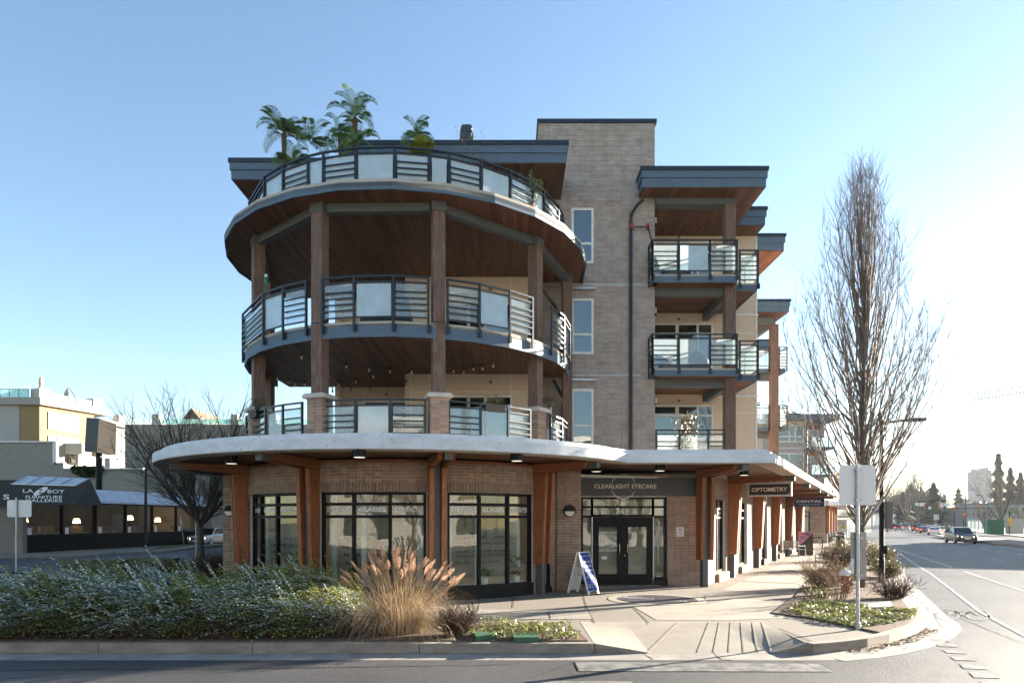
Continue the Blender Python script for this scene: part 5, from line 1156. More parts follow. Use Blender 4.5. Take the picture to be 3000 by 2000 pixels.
# ================================================================ STREET FURNITURE
# folding pavement sign by the entrance
ctr = Vector((1.96,18.85,0))
af = thing('pavement_sign','white folding pavement sign with a blue eye exam poster beside the entrance','sign',ctr)
blue = mat('poster_blue', (.035,.07,.3), rough=.7, spec=.08)
w2 = .27; H = 1.14; sp = .34
def apanel(sgn, face):
    # board edge direction e, leaning towards the top ridge
    e = Vector((.62,.78,0)).normalized(); o = Vector((.78,-.62,0)).normalized()*sgn
    bl, br_ = ctr+o*sp-e*w2, ctr+o*sp+e*w2; tl, tr_ = ctr-e*w2+V(0,0,H)+o*.02, ctr+e*w2+V(0,0,H)+o*.02; th = o*.018
    b = MB(); foot = .16
    def at(fu, fv): return bl.lerp(br_,fu).lerp(tl.lerp(tr_,fu),fv)
    outl = [at(0,0),at(.12,0),at(.2,.07),at(.8,.07),at(.88,0),at(1,0),at(1,1),at(0,1)]
    b.add([p-th for p in outl]+[p+th for p in outl],[tuple(range(8)),tuple(range(15,7,-1))]+[(i,i+8,(i+1) % 8+8,(i+1) % 8) for i in range(8)]); o_ = b.build('panel', M['white'], af)
    if face:
        f = th*1.15; MB().add([at(.05,.03 if False else .08)+f,at(.95,.08)+f,at(.95,.98)+f,at(.05,.98)+f],[(0,1,2,3)]).build('poster', blue, o_)
        uu = (br_-bl).normalized(); vv = (tl-bl).normalized(); f2 = th*1.3
        for tx, fv, ww, hh in (('CLEARLIGHT EYECARE',.9,.5,.03),('BOOK YOUR',.76,.38,.06),('EYE EXAM',.66,.34,.06),('WALK INS WELCOME',.56,.5,.035)): lettering(tx, at(.5,fv)+f2, ww, hh, M['letter'], o_, uu, vv, bold=.0)
        for tx, fu, fv in (('DIRECT',.76,.42),('BILLING',.76,.37),('DESIGNER',.26,.22),('FRAMES',.26,.17)): lettering(tx, at(fu,fv)+f2, .2, .03, M['letter'], o_, uu, vv, bold=.0)
        ln_ = MB(); ln_.bar(at(.52,.12)+f2,at(.52,.47)+f2,.006,.004).bar(at(.08,.29)+f2,at(.92,.29)+f2,.006,.004); ln_.build('divider', M['letter'], o_)
        ic = MB()
        for cx, cy, r_ in ((.26,.4,.035),(.26,.4,.012),(.68,.2,.035),(.86,.2,.035)):
            cc = at(cx,cy)+f2; ic.tube([cc+uu*r_*math.cos(k*.5236)+vv*r_*math.sin(k*.5236) for k in range(13)],.004,4,False)
        ic.build('icon', M['letter'], o_)
apanel(1, True); apanel(-1, False)
MB().tube([ctr+V(.78*.16,-.62*.16,.5),ctr+V(0,0,.46),ctr+V(-.78*.16,.62*.16,.5)],.006,4).build('chain', M['int_dark'], af)
# hydrants
def hydrant(base, sc_, lab, capm, seed=0, rz=0):
    t = thing('fire_hydrant', lab, 'fire hydrant', base, rz, local=True)
    MB().lathe([(.14,0),(.15,.04),(.1,.06),(.1,.1),(.115,.12),(.115,.46),(.14,.47),(.14,.5),(.11,.51)],(0,0,0),16).build('barrel', M['red'], t, False)
    MB().lathe([(.15,.5),(.155,.55),(.13,.6),(.1,.64),(.03,.66),(.03,.7)],(0,0,0),16).build('bonnet', capm, t)
    for a, r_, z in ((0,.06,.36),(math.pi,.06,.36),(-math.pi/2,.085,.3)):
        X = Matrix.Rotation(a,3,'Z') @ Matrix.Rotation(math.radians(90),3,'Y'); c = Vector((math.cos(a)*.1,math.sin(a)*.1,z))
        MB().lathe([(r_*.8,0),(r_*.8,.06),(r_,.06),(r_,.1),(r_*.4,.115),(r_*.3,.14)],c,12,X).build('nozzle_cap', capm if seed else M['red'], t)
    t.scale = (sc_,sc_,sc_); return t
hydrant(G(2477,1738),1.0,'red fire hydrant with a white bonnet in the avenue planting bed',M['white'],0,.3)
hydrant(V(*(G(187,1609)))+V(0,0,-.05),1.1,'red fire hydrant with white caps before the furniture shop',M['white'],1,.5)
# sign posts
def post_sign(base, H, w_, h_, ztop, lab, dx=0, rz=0, second=None):
    t = thing('traffic_sign', lab, 'traffic sign', base, rz, local=True)
    MB().tube([(0,0,0),(0,0,H)],.032,10).lathe([(.045,0),(.045,.12),(.035,.14)],(0,0,0),10).build('post', M['galv'], t)
    def plate(cx, z1, w_, h_, y, m, nm='plate'):
        r_ = .06; pts = []
        for (sx, sz, a0) in ((1,1,0),(-1,1,90),(-1,-1,180),(1,-1,270)):
            for a in (0,45,90): pts.append((cx+sx*(w_/2-r_)+r_*math.cos(math.radians(a0+a)), z1-h_/2+sz*(h_/2-r_)+r_*math.sin(math.radians(a0+a))))
        b = MB(); n_ = len(pts); b.add([(x,y,z) for x, z in pts]+[(x,y+.006,z) for x, z in pts],[tuple(range(n_)),tuple(range(2*n_-1,n_-1,-1))]+[(i,(i+1) % n_,n_+(i+1) % n_,n_+i) for i in range(n_)]); return b.build(nm, m, t)
    plate(dx, ztop, w_, h_, .036, M['alu'])
    for z in (ztop-.09, ztop-h_+.1): MB().box(-.05,.05,-.036,.034,z-.015,z+.015).build('clamp', M['galv'], t)
    if second: second(t, plate)
    return t
b0 = G(2513,1843)
yl = mat('yellow_sticker', (.6,.4,.03), rough=.5)
def sec(t, plate):
    MB().box(-.3,-.21,.028,.0355,1.845,1.9).build('sticker', yl, t)
    gp = mat('grey_sign_back', (.3,.3,.3), (.25,.25,.25), .45, 4, metal=.4); 
    MB().box(-.11,.18,.042,.05,.92,1.79).build('plate', gp, t)
    for z in (1.68,1.0): MB().box(-.05,.09,-.036,.04,z-.014,z+.014).build('clamp', M['galv'], t)
    MB().box(-.105,-.05,.036,.0415,1.02,1.3).build('sticker', M['white'], t); MB().box(-.1,-.05,.034,.0415,.93,1.0).build('sticker', yl, t)
post_sign(b0,3.0,.67,.735,3.02,'tall galvanised post with blank white sign backs at the tip of the avenue bed',dx=0.01,second=sec)
b1 = G(48,1682); post_sign(b1,2.85,.85,.63,2.76,'square white sign back on a galvanised post at the far left',dx=.08,rz=.1)
# black lamp posts
def lamp_post(base, H, lab, arm, m=None, r_=.078, curve=False):
    t = thing('lamp_post', lab, 'lamp post', base, 0, local=True); mm = m or M['black']
    if curve:
        pts = [(0,0,0),(0,0,H*.7),(.02,0,H*.8),(.25,0,H*.92),(.7,0,H*.985),(1.4,0,H)]; MB().tube(pts,[r_,r_*.85,r_*.7,r_*.6,r_*.5,r_*.45],10).build('pole', mm, t); MB().box(1.3,1.95,-.14,.14,H-.05,H+.08).build('lamp_head', mm, t)
    else:
        MB().tube([(0,0,0),(0,0,H)],[r_,r_*.8],12).build('pole', mm, t); MB().tube([(0,0,H-.1),(arm*.5,0,H-.02),(arm*.75,0,H)],.04,6).build('arm', mm, t); MB().box(arm*.6,arm,-.14,.14,H-.04,H+.05).build('lamp_head', mm, t)
    MB().lathe([(r_*1.5,0),(r_*1.5,.04),(r_*1.15,.06),(r_*1.12,.75),(r_,.8)],(0,0,0),12).build('base', mm, t); MB().box(-.02,.12,-r_*1.25,-r_*.9,.95,1.2).build('access_cover', mm, t)
    return t
q = G(2583,1708); t = lamp_post(q,5.2,'black street lamp post rising from the avenue planting bed',1.35)
MB().box(.12,.3,-.1,.05,1.75,2.6).build('control_box', mat('grey_box',(.13,.13,.125),rough=.6), t)
q = G(427,1605); lamp_post(V(q.x,q.y,-.08),7.6,'dark lamp post with a curved arm across the left street',1.5,mat('dark_green_pole',(.012,.018,.02),rough=.5),.11,True)
# small tilted street signs on the left
for px, py, H, tilt, lab in ((540,1597,2.5,-.13,'tilted thin post with a small white parking sign by the left kerb'),(574,1640,3.0,0,'small white parking sign on a thin post beside the bare tree')):
    q = G(px,py); t = thing('parking_sign', lab, 'traffic sign', q, 0, local=True); t.rotation_euler = (0,tilt,.3); MB().tube([(0,0,0),(0,0,H)],.025,6).build('post', M['galv'], t); MB().box(-.02,.02,-.16,.16,H-.62,H).build('plate', M['white'], t); ring(0,360,.07,.02,.02,(0,H-.15),-.17).build('symbol', M['red'], t)
# two mossy stone blocks
mossy = mat('mossy_stone', (.13,.13,.085), (.05,.06,.025), .95, 4, bump=.8, bscale=14, lo=.4, hi=.6)
for px0, px1, py0, py1, lab in ((190,375,1638,1676,'long mossy concrete block behind the hedge, left of the pair'),(380,516,1634,1674,'mossy concrete block nearer the tree, right of the pair')):
    Y = 4000/(py1-1524); x0, x1 = (px0-1500)/2000*Y, (px1-1500)/2000*Y; h_ = (py1-py0)*Y/2000; b = MB(); r_ = random.Random(px0); rings = []
    for i in range(9):
        f = i/8; x = x0+(x1-x0)*f; ins_ = .12 if i in (0,8) else 0
        rings.append([(x+r_.uniform(-.04,.04)+(ins_*2 if i == 0 else -ins_*2 if i == 8 else 0)*(1-zz), Y+yy*(.35)+r_.uniform(-.03,.03), h_*zz+r_.uniform(-.02,.02)*(zz > 0)) for yy, zz in ((-1,0),(-1,.5),(-.95,1),(.95,1),(1,.5),(1,0))])
    o = b.loft(rings).build('stone_block', mossy); tag(o, lab, 'stone block')
# benches
def bench(base, rz, lab, dark=False):
    t = thing('bench', lab, 'bench', base, rz, local=True); m = M['galv']
    for sx in (-.55,.55):
        MB().tube([(sx,-.28,0),(sx,-.26,.42),(sx,-.25,.62),(sx,.2,.62)],.022,6).build('leg', m, t); MB().tube([(sx,.28,0),(sx,.2,.42),(sx,.36,.88)],.022,6).build('leg', m, t)
    for k in range(6): y = -.24+k*.085; MB().box(-.6,.6,y,y+.06,.42,.445).build('seat_slat', m, t)
    for k in range(5): z = .5+k*.085; y = .235+k*.03; MB().box(-.6,.6,y,y+.02,z,z+.06).build('back_slat', m, t)
    return t
bench(S(19.0,.55),math.radians(118),'metal slat bench against the avenue shop wall before the purple sign'); bench(S(9.6,2.95),math.radians(-62),'metal slat bench facing the shops, half sunk in the avenue shrubs')
# purple pavement sign
c = S(21.3,.95); t = thing('pavement_sign','purple and black pavement sign standing past the bench on the avenue','sign',c); e = Vector((.85,-.53,0)); n_ = Vector((-.53,-.85,0)); purple = mat('lilac_print',(.42,.24,.42),rough=.5); slate = mat('slate_print',(.05,.045,.05),rough=.5)
A, B = c-e*.38, c+e*.38; A0, B0, A1, B1 = A+n_*.25, B+n_*.25, A+V(0,0,1.35), B+V(0,0,1.35)
MB().add([A0,B0,B1,A1],[(0,1,2,3)]).add([A-n_*.25,B-n_*.25,B1,A1],[(0,1,2,3)]).build('panel', slate, t); f = n_*.012; A0, B0, A1, B1 = A0+V(0,0,.12), B0+V(0,0,.12), A1, B1
MB().add([A0.lerp(A1,.35)+f, B1+f-V(0,0,.3), B1+f, A1+f],[(0,1,2,3)]).build('print', purple, t); uu, vv = e, (A1-A0).normalized()
for k, (fu, fv, ww) in enumerate(((.5,.92,.4),(.62,.86,.22))): scribble(A0.lerp(B0,fu).lerp(A1.lerp(B1,fu),fv)+f*2, ww, .09, M['black'], t, uu, vv, seed=k)
b = MB()
for k in range(7):
    fv = .78-k*.035 if k < 4 else .4-(k-4)*.07; fu = .3 if k < 4 else .7; p_ = A0.lerp(B0,fu).lerp(A1.lerp(B1,fu),fv)+f*2; b.bar(p_-uu*.13,p_+uu*.13,.004,.018)
b.build('small_print', M['int_dark'], t)
# litter bin, bike racks, far walkers
c = S(34,2.2); t = thing('litter_bin','black cylindrical litter bin farther along the avenue pavement','litter bin',c,0,local=True); MB().lathe([(.28,0),(.32,.05),(.32,.85),(.3,.9)],(0,0,0),16).build('drum', M['black'], t); MB().lathe([(.34,.95),(.34,1.05),(.2,1.2),(.05,1.22)],(0,0,0),16).build('lid', M['int_dark'], t); MB().box(-.3,-.27,-.03,.03,.85,1.0).box(.27,.3,-.03,.03,.85,1.0).build('lid_bracket', M['black'], t)
for s_, n__, lab in ((28.5,.9,'black hoop bicycle rack near the grey brick end wall'),(33,2.0,'black hoop bicycle rack by the litter bin')):
    c = S(s_,n__); t = thing('bicycle_rack', lab, 'bicycle rack', c, 0, local=True); MB().tube([(-.5,0,0),(-.5,0,.75),(-.42,0,.86),(.42,0,.86),(.5,0,.75),(.5,0,0)],.035,8).build('hoop', M['black'], t); MB().box(.3,.45,-.01,.01,.55,.75).build('plate', M['galv'], t)
# utility lid and green irrigation lids
q = [G(*p) for p in ((2520,1770),(2610,1768),(2616,1784),(2528,1788))]; b = MB(); b.prism([(p.x,p.y) for p in q],.02,.07); tag(b.build('utility_cover', mat('grey_lid',(.34,.33,.31),(.26,.25,.24),.8,12,stretch=(6,1,1))),'grey ribbed utility lid set in the avenue bed','utility cover')
greenp = mat('green_plastic', (.04,.12,.06), (.03,.09,.05), .6, 8)
for pp, lab in ((((1385,1863),(1448,1868),(1452,1876),(1395,1881)),'green plastic irrigation lid at the left of the front bed end'),(((1500,1869),(1572,1870),(1580,1883),(1505,1884)),'green plastic irrigation lid nearer the ramp in the front bed')):
    q = [G(*p) for p in pp]; b = MB(); b.prism([(p.x,p.y) for p in q],.02,.1); tag(b.build('irrigation_cover', greenp), lab, 'utility cover')
# low bench frame at far left
q = G(30,1700); t = thing('hoop_rail','low black hoop rail in the bed at the left edge','rail',q); MB().tube([q+V(-.9,0,0),q+V(-.85,0,.22),q+V(-.75,0,.26),q+V(.35,0,.26),q+V(.5,0,.2),q+V(.55,0,0)],.03,6).build('hoop', M['black'], t); MB().tube([q+V(-.85,0,.1),q+V(.52,0,.1)],.015,5).build('crossbar', M['black'], t)
# ================================================================ CARS
CARP = {}
def car(kind, color, loc, rz, lab, group=None, lights='front', name=None):
    """car in its own frame: front towards -Y. kinds give length, width, height and the roof line"""
    L, Wd, H, hood, ws, rs, re, boot = {'suv':(4.65,1.9,1.66,1.02,-1.05,-.35,1.75,2.15),'sedan':(4.6,1.82,1.45,.95,-.95,-.15,.95,1.75),'van':(4.9,1.9,1.95,1.15,-1.7,-1.15,2.3,2.42),'pickup':(5.4,1.95,1.85,1.1,-1.1,-.45,.75,1.0)}[kind]
    t = thing(name or {'suv':'car','sedan':'car','van':'van','pickup':'pickup_truck'}[kind], lab, {'suv':'car','sedan':'car','van':'van','pickup':'pickup truck'}[kind], loc, rz, group=group, local=True)
    bm = paint('car_paint_'+lab.split()[0], color); w = Wd/2; h2 = L/2; belt = hood+.06; b = MB()
    def sec(y, wb, zb, zt, f=1.): return [(-wb*.75,y,zb),(-wb,y,zb+.16),(-wb*1.0,y,zb+.4),(-wb*.97,y,zt-.12),(-wb*.86,y,zt),(wb*.86,y,zt),(wb*.97,y,zt-.12),(wb*1.0,y,zb+.4),(wb,y,zb+.16),(wb*.75,y,zb)]
    rearz = belt+.02 if kind != 'pickup' else belt
    st = [(-h2,.8,.32,hood-.32),(-h2+.06,.9,.25,hood-.2),(-h2+.35,.98,.22,hood-.08),(ws-.2,1.,.22,hood),(ws+.2,1.,.22,belt),(rs+.5,1.,.22,belt+.02),(re*.9 if re < h2 else h2-.4,1.,.22,rearz),(h2-.3,.97,.24,rearz-.03),(h2-.05,.9,.3,rearz-.1),(h2,.82,.38,rearz-.25)]
    b.loft([sec(y,w*f,zb,zt) for y, f, zb, zt in st]); body = b.build('body', bm, t, False)
    g = MB(); gs = [(ws,.84,belt-.02,.84),(rs,.8,H-.06,.66),(rs+.4,.79,H-.03,.66),(re-.35,.78,H-.04,.66),(re,.8,H-.12,.68),(boot,.84,belt-.02,.82)]
    g.loft([[(-w*.86,ws,belt-.03),(-w*.86,ws,belt-.02),(w*.86,ws,belt-.02),(w*.86,ws,belt-.03)],[(-w*.84,rs,belt-.03),(-w*.68,rs,H-.06),(w*.68,rs,H-.06),(w*.84,rs,belt-.03)],[(-w*.85,(rs+re)/2,belt-.03),(-w*.68,(rs+re)/2,H-.02),(w*.68,(rs+re)/2,H-.02),(w*.85,(rs+re)/2,belt-.03)],[(-w*.84,re,belt-.03),(-w*.68,re,H-.1),(w*.68,re,H-.1),(w*.84,re,belt-.03)],[(-w*.84,boot,belt-.03),(-w*.82,boot,belt-.02),(w*.82,boot,belt-.02),(w*.84,boot,belt-.03)]])
    gh = g.build('windows', M['carglass'], t)
    r = MB(); r.loft([[(-w*.7,rs-.04,H-.075),(-w*.69,rs,H-.04),(w*.69,rs,H-.04),(w*.7,rs-.04,H-.075)],[(-w*.71,(rs+re)/2,H-.05),(-w*.66,(rs+re)/2,H),(w*.66,(rs+re)/2,H),(w*.71,(rs+re)/2,H-.05)],[(-w*.71,re+.02,H-.13),(-w*.67,re,H-.075),(w*.67,re,H-.075),(w*.71,re+.02,H-.13)]])
    for s_ in (-1,1):
        r.bar((s_*w*.86,ws,belt),(s_*w*.69,rs,H-.06),.07,.06); r.bar((s_*w*.86,boot,belt),(s_*w*.69,re,H-.1),.1,.09); ym = (rs+re)/2+.1; r.bar((s_*w*.86,ym,belt),(s_*w*.69,ym,H-.05),.06,.06)
        if kind in ('suv','van'): r.bar((s_*w*.86,re-.35,belt),(s_*w*.69,re-.45,H-.07),.1,.08)
    r.build('roof', bm, t)
    for y in (-h2+.9, h2-.9):
        for s_ in (-1,1):
            X = Matrix.Rotation(math.radians(90),3,'Y'); rr = .35 if kind != 'sedan' else .32; c = Vector((s_*(w-.1),y,rr))
            wh = MB().lathe([(rr*.7,-.11),(rr,-.09),(rr,.09),(rr*.7,.11)],c,18,X).build('wheel', M['rubber'], t); MB().lathe([(rr*.66,-.115),(rr*.66,.115)],c,14,X).build('rim', M['galv'], wh)
            MB().arc(0,180,rr+.005,rr+.05,-.03,.03,c=(0,0),step=20) if False else None
    for s_ in (-1,1):
        hd = MB(); hd.add([(s_*w*.9,-h2+.2,hood-.2),(s_*w*.5,-h2-.005,hood-.27),(s_*w*.5,-h2-.005,hood-.4),(s_*w*.92,-h2+.16,hood-.33)],[(0,1,2,3)]); hd.add([(s_*w*.9,-h2+.2,hood-.2),(s_*w*.5,-h2-.005,hood-.27),(s_*w*.5,-h2+.1,hood-.27)],[(0,1,2)]); 
        for i in range(len(hd.v)): x, y, z = hd.v[i]; hd.v[i] = (x, y-.03, z)
        hd.build('headlight', M['headlamp'] if lights == 'front' else M['chrome'], t)
        MB().box(min(s_*w*.6,s_*w*.93),max(s_*w*.6,s_*w*.93),h2-.08,h2+.02,rearz-.38,rearz-.16).build('taillight', M['taillamp'], t); MB().box(min(s_*w*1.0,s_*(w*1.0+.2)),max(s_*w*1.0,s_*(w*1.0+.2)),ws+.15,ws+.3,belt,belt+.16).build('mirror', bm, t)
    gr = MB()
    for k in range(3): gr.box(-w*.46,w*.46,-h2-.03,-h2+.02,hood-.44+k*.07,hood-.4+k*.07)
    gr.build('grille', M['chrome'], t); MB().box(-w*.7,w*.7,-h2-.02,-h2+.1,.3,.44).build('bumper', M['int_dark'] if kind == 'suv' else M['black'], t)
    MB().box(-.26,.26,-h2-.05,-h2-.03,.45,.58).box(-.26,.26,h2+.02,h2+.04,.6,.74).build('licence_plate', M['white'], t)
    if kind == 'pickup': MB().box(-w*.9,w*.9,re+.4,h2-.1,belt-.05,belt+.01).build('bed_cover', M['black'], t)
    return t
def zr(Y): return zg(Y,-.15)
aw = math.radians(-28.3)               # towards the camera along the avenue: front faces -SD
def put_car(kind, colr, px, Y, rz, lab, **k): X = (px-1500)/2000*Y; return car(kind, colr, (X,Y,zr(Y)), rz, lab, **k)
put_car('suv',(.045,.055,.065),2813,71,math.radians(-17),'slate grey SUV with its headlights on driving towards the corner')
put_car('sedan',(.75,.75,.75),2736,121,math.pi+aw,'white sedan braking in the avenue left-turn lane',lights='rear')
put_car('van',(.28,.42,.48),2653,180,math.pi+aw,'pale blue grey van waiting at the avenue lights',lights='rear')
for px, Y, kind, c_, lab in ((2632,188,'suv',(.06,.03,.03),'dark maroon car queueing left of the pale van'),(2622,205,'pickup',(.1,.05,.05),'brownish pickup truck at the head of the left queue'),(2684,165,'pickup',(.02,.022,.025),'black pickup truck queueing right of the pale van'),(2697,152,'sedan',(.12,.12,.13),'grey sedan behind the black pickup truck'),(2709,140,'sedan',(.05,.03,.03),'dark red sedan between the grey sedan and the white one'),
        (2690,215,'suv',(.5,.5,.5),'silver car farther ahead in the avenue queue'),(2708,215,'suv',(.5,.35,.35),'pinkish silver car ahead in the right queue'),(2735,137,'suv',(.3,.3,.31),'silver grey car just ahead of the white sedan')):
    put_car(kind,c_,px,Y,math.pi+aw,lab,lights='rear')
for px, Y, kind, c_, lab in ((2757,235,'sedan',(.6,.6,.6),'white car crossing the far end of the junction'),(2785,240,'pickup',(.35,.35,.36),'grey pickup truck coming down from the hill'),(2816,250,'suv',(.04,.06,.09),'dark blue car coming down from the hill')): put_car(kind,c_,px,Y,aw,lab)
car('suv',(.5,.51,.52),(-27.35,62,zr(62)),math.radians(-9),'silver SUV with its headlights on, half hidden by the left brick wall')
# ================================================================ FURNITURE SHOP AND FLATS ON THE LEFT
FD = Vector((.17,.985,0)).normalized(); FN = Vector((FD.y,-FD.x,0)); F0 = Vector((-31.5,44,0))
def F(s_, n_, z=0.): p = F0+FD*s_+FN*n_; p.z = z; return p
fs = thing('furniture_shop','long low furniture shop with black frames and a grey awning across the left street','building',tuple(F(8,0,-.1)))
LEN = 27; zs0 = -.12
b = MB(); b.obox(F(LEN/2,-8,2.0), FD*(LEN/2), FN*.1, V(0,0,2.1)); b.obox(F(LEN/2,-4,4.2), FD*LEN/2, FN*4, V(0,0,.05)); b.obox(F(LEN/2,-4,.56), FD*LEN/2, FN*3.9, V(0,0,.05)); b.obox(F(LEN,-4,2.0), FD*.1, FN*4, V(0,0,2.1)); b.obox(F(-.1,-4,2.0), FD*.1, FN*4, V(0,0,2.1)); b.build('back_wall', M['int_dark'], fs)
MB().obox(F(LEN/2,.02,.42), FD*LEN/2, FN*.1, V(0,0,.54)).build('plinth', M['black'], fs)
fw_ = [0.0]+[3.1+i*(LEN-3.1)/8.0 for i in range(0,9)]
fw_ = [LEN*(i/9) for i in range(10)]
for a, c_ in zip(fw_, fw_[1:]): window('shop_window', F(a,0), FD, [.0,c_-a-.005], [.98,3.25], .17, .14, M['black'], M['glass'], fs)
MB().obox(F(LEN/2,.0,3.6), FD*LEN/2, FN*.1, V(0,0,.3)).build('lintel', M['black'], fs)
for k, a in enumerate(fw_[:-1]): MB().obox(F(a+.45,.02,1.3), FD*.15, FN*.005, V(0,0,.22)).build('sticker', M['white'], fs)
aw_m = mat('awning_fabric', (.5,.53,.58), (.4,.43,.47), .6, 1.5, bump=.2); blackaw = mat('black_awning', (.012,.014,.018), (.02,.022,.026), .6, 3)
b = MB(); A = [F(4.2,.15,4.25),F(4.2,1.25,3.35),F(LEN,1.25,3.35),F(LEN,.15,4.25)]; A2 = [p+V(0,0,-.35) for p in A]
b.quad(*A); b.quad(A[1],A[1]-V(0,0,.12),A[2]-V(0,0,.12),A[2]); b.build('awning', aw_m, fs)
for s_, n__, tx, w_, h_ in ((14.5,.75,'LA Z BOY',4.6,.3),(14.5,1.05,'FURNITURE GALLERIES',5.4,.2)):
    dn = (A[1]-A[0]).normalized(); lettering(tx, F(s_,n__,4.25-(n__-.15)*.818+.02), w_, h_, mat('faded_print',(.48,.5,.52)), fs, FD, -dn)
def awning_box(s0, s1, zb, zt, zt2, txts, nm='awning_sign'):
    pr = [(.1,zb),(1.6,zb),(1.6,zt),(.1,zt2)]; bx = MB(); ends = [[F(s_,n_,z) for n_, z in pr] for s_ in (s0,s1)]; bx.add(ends[0]+ends[1],[(0,1,2,3),(7,6,5,4),(0,4,5,1),(1,5,6,2)]); o = bx.build(nm, blackaw, fs); MB().add([ends[0][2],ends[1][2],ends[1][3],ends[0][3]],[(0,1,2,3)]).build('awning_top', aw_m, o)
    fr_ = MB()
    for k in range(5): f = k/4; p_ = ends[0][2].lerp(ends[1][2],f); q_ = ends[0][3].lerp(ends[1][3],f); fr_.bar(p_+V(0,0,.02),q_+V(0,0,.02),.05,.04)
    fr_.bar(ends[0][2],ends[1][2],.05,.05).bar(ends[0][3],ends[1][3],.05,.05).build('awning_rib', M['galv'], o); return o
# the front awning box turns to face the corner: built square to the camera's side of the shop
ax0, ax1, AY = W(33,0,41.5).x, W(222,0,41.5).x, 41.5
zz = lambda py: 2-(py-1524)/2000*AY
ab = MB(); ab.add([(ax0,AY,zz(1478)),(ax1,AY,zz(1478)),(ax1,AY,zz(1422)),(ax0,AY,zz(1417)),(ax0,AY+2.2,zz(1478)),(ax1+.3,AY+2.2,zz(1478)),(ax1+.05,AY+1.3,zz(1397)),(ax0,AY+1.3,zz(1390))],[(0,1,2,3),(0,4,5,1),(1,5,6,2),(0,3,7,4),(4,7,6,5)]); abo = ab.build('awning_sign', blackaw, fs)
MB().add([(ax0,AY,zz(1417)+.005),(ax1,AY,zz(1422)+.005),(ax1+.05,AY+1.3,zz(1397)+.005),(ax0,AY+1.3,zz(1390)+.005)],[(0,1,2,3)]).build('awning_top', aw_m, abo)
rb = MB()
for f in (0,.25,.5,.75,1): rb.bar(V(ax0+(ax1-ax0)*f,AY,zz(1417+5*f)+.02),V(ax0+(ax1-ax0)*f+.02,AY+1.3,zz(1390+7*f)+.02),.05,.05)
rb.bar(V(ax0,AY-.01,zz(1417)),V(ax1,AY-.01,zz(1422)),.05,.05).build('awning_rib', M['galv'], abo)
def wl_(cx, cy, Y=AY): return W(cx*.4274, 1050+cy*.4274, Y)
for tx, x0_, x1_, y0_, y1_, hh in (('LA',160,232,893,918,.33),('BOY',328,445,897,922,.33),('FURNITURE',178,428,938,958,.25),('GALLERIES',178,428,962,982,.25)):
    c0, c1_ = wl_(x0_,y0_), wl_(x1_,y1_); lettering(tx, (c0+c1_)/2+V(0,-.03,0), c1_.x-c0.x, abs(c1_.z-c0.z), M['letter'], abo, bold=.01)
ce = wl_(281,908); el_ = MB(); el_.add([(ce.x+.42*math.cos(t_)+.22*math.sin(t_)*.5,AY-.03,ce.z+.22*math.sin(t_)+.42*math.cos(t_)*.35) for t_ in [k*math.pi/12 for k in range(24)]],[tuple(range(24))]); el_.build('emblem', M['letter'], abo); lettering('Z', (ce.x,AY-.035,ce.z), .26, .26, M['black'], abo, bold=.02)
ab2 = MB(); ab2.box(W(-60,0,AY).x,W(32,0,AY).x,AY+.1,AY+2,zz(1478),zz(1405)); o2 = ab2.build('awning_sign', blackaw, fs); c0, c1_ = wl_(2,955), wl_(40,938); lettering('S', (c0+c1_)/2+V(.15,.06,0), .4, .3, M['letter'], o2)
MB().box(W(-80,0,43).x,W(66,0,43).x,43,43.4,-.1,4.1).build('side_wall', mat('taupe_wall',(.24,.2,.165),(.2,.17,.14),.9,1), fs)
# warm lamps and show furniture behind the glass
wd = mat('show_furniture', (.25,.18,.11), (.16,.11,.07), .7, 3); lm = mat('lamp_shade_lit', (.8,.6,.35), rough=.6, emit=((1,.62,.3),2.2))
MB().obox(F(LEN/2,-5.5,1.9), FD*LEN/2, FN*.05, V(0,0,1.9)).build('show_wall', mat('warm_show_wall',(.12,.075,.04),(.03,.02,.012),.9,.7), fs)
for k in range(14):
    s_ = 1.0+k*1.85; n__ = -rnd.uniform(.9,3.2); c = F(s_,n__,.95)
    so_ = thing('sofa','upholstered show piece inside the furniture shop, %s from the corner' % ORD[k],'sofa',tuple(F(s_,n__,.62)),0,'show furniture in the shop window'); MB().obox(F(s_,n__,.9), FD*.6, FN*.35, V(0,0,.28)).build('seat', wd, so_); MB().obox(F(s_,n__-.3,1.35), FD*.6, FN*.12, V(0,0,.25)).build('backrest', wd, so_)
for k, (s_, n__, z) in enumerate(((3,-3,1.6),(6.5,-2,1.5),(11.5,-1.6,1.75),(16,-2.5,1.6),(20,-3,1.6),(24.5,-2,1.5),(25.6,-2.2,1.5))):
    l_ = thing('floor_lamp','lit lamp glowing inside the furniture shop, %s from the corner' % ORD[k],'lamp',tuple(F(s_,n__,.62)),0,'lit lamps in the furniture shop'); MB().tube([F(s_,n__,.62),F(s_,n__,z+.3)],.02,5).lathe([(.2,0),(.2,.02)],F(s_,n__,.62),8).build('stand', M['black'], l_); MB().lathe([(.26,0),(.18,.34)],F(s_,n__,z+.3),10).build('shade', lm, l_)
for k in range(8): MB().obox(F(2+k*3.2,-1.5,3.98), FD*.1, FN*.1, V(0,0,.02)).build('spotlight', M['warm_on'], fs)
pst = F(9.3,-.35,0); MB().obox(F(9.0,-.4,1.75), FD*.75, FN*.02, V(0,0,.75)).build('poster', mat('poster_print',(.3,.2,.14),(.06,.06,.07),.6,1.2), fs)
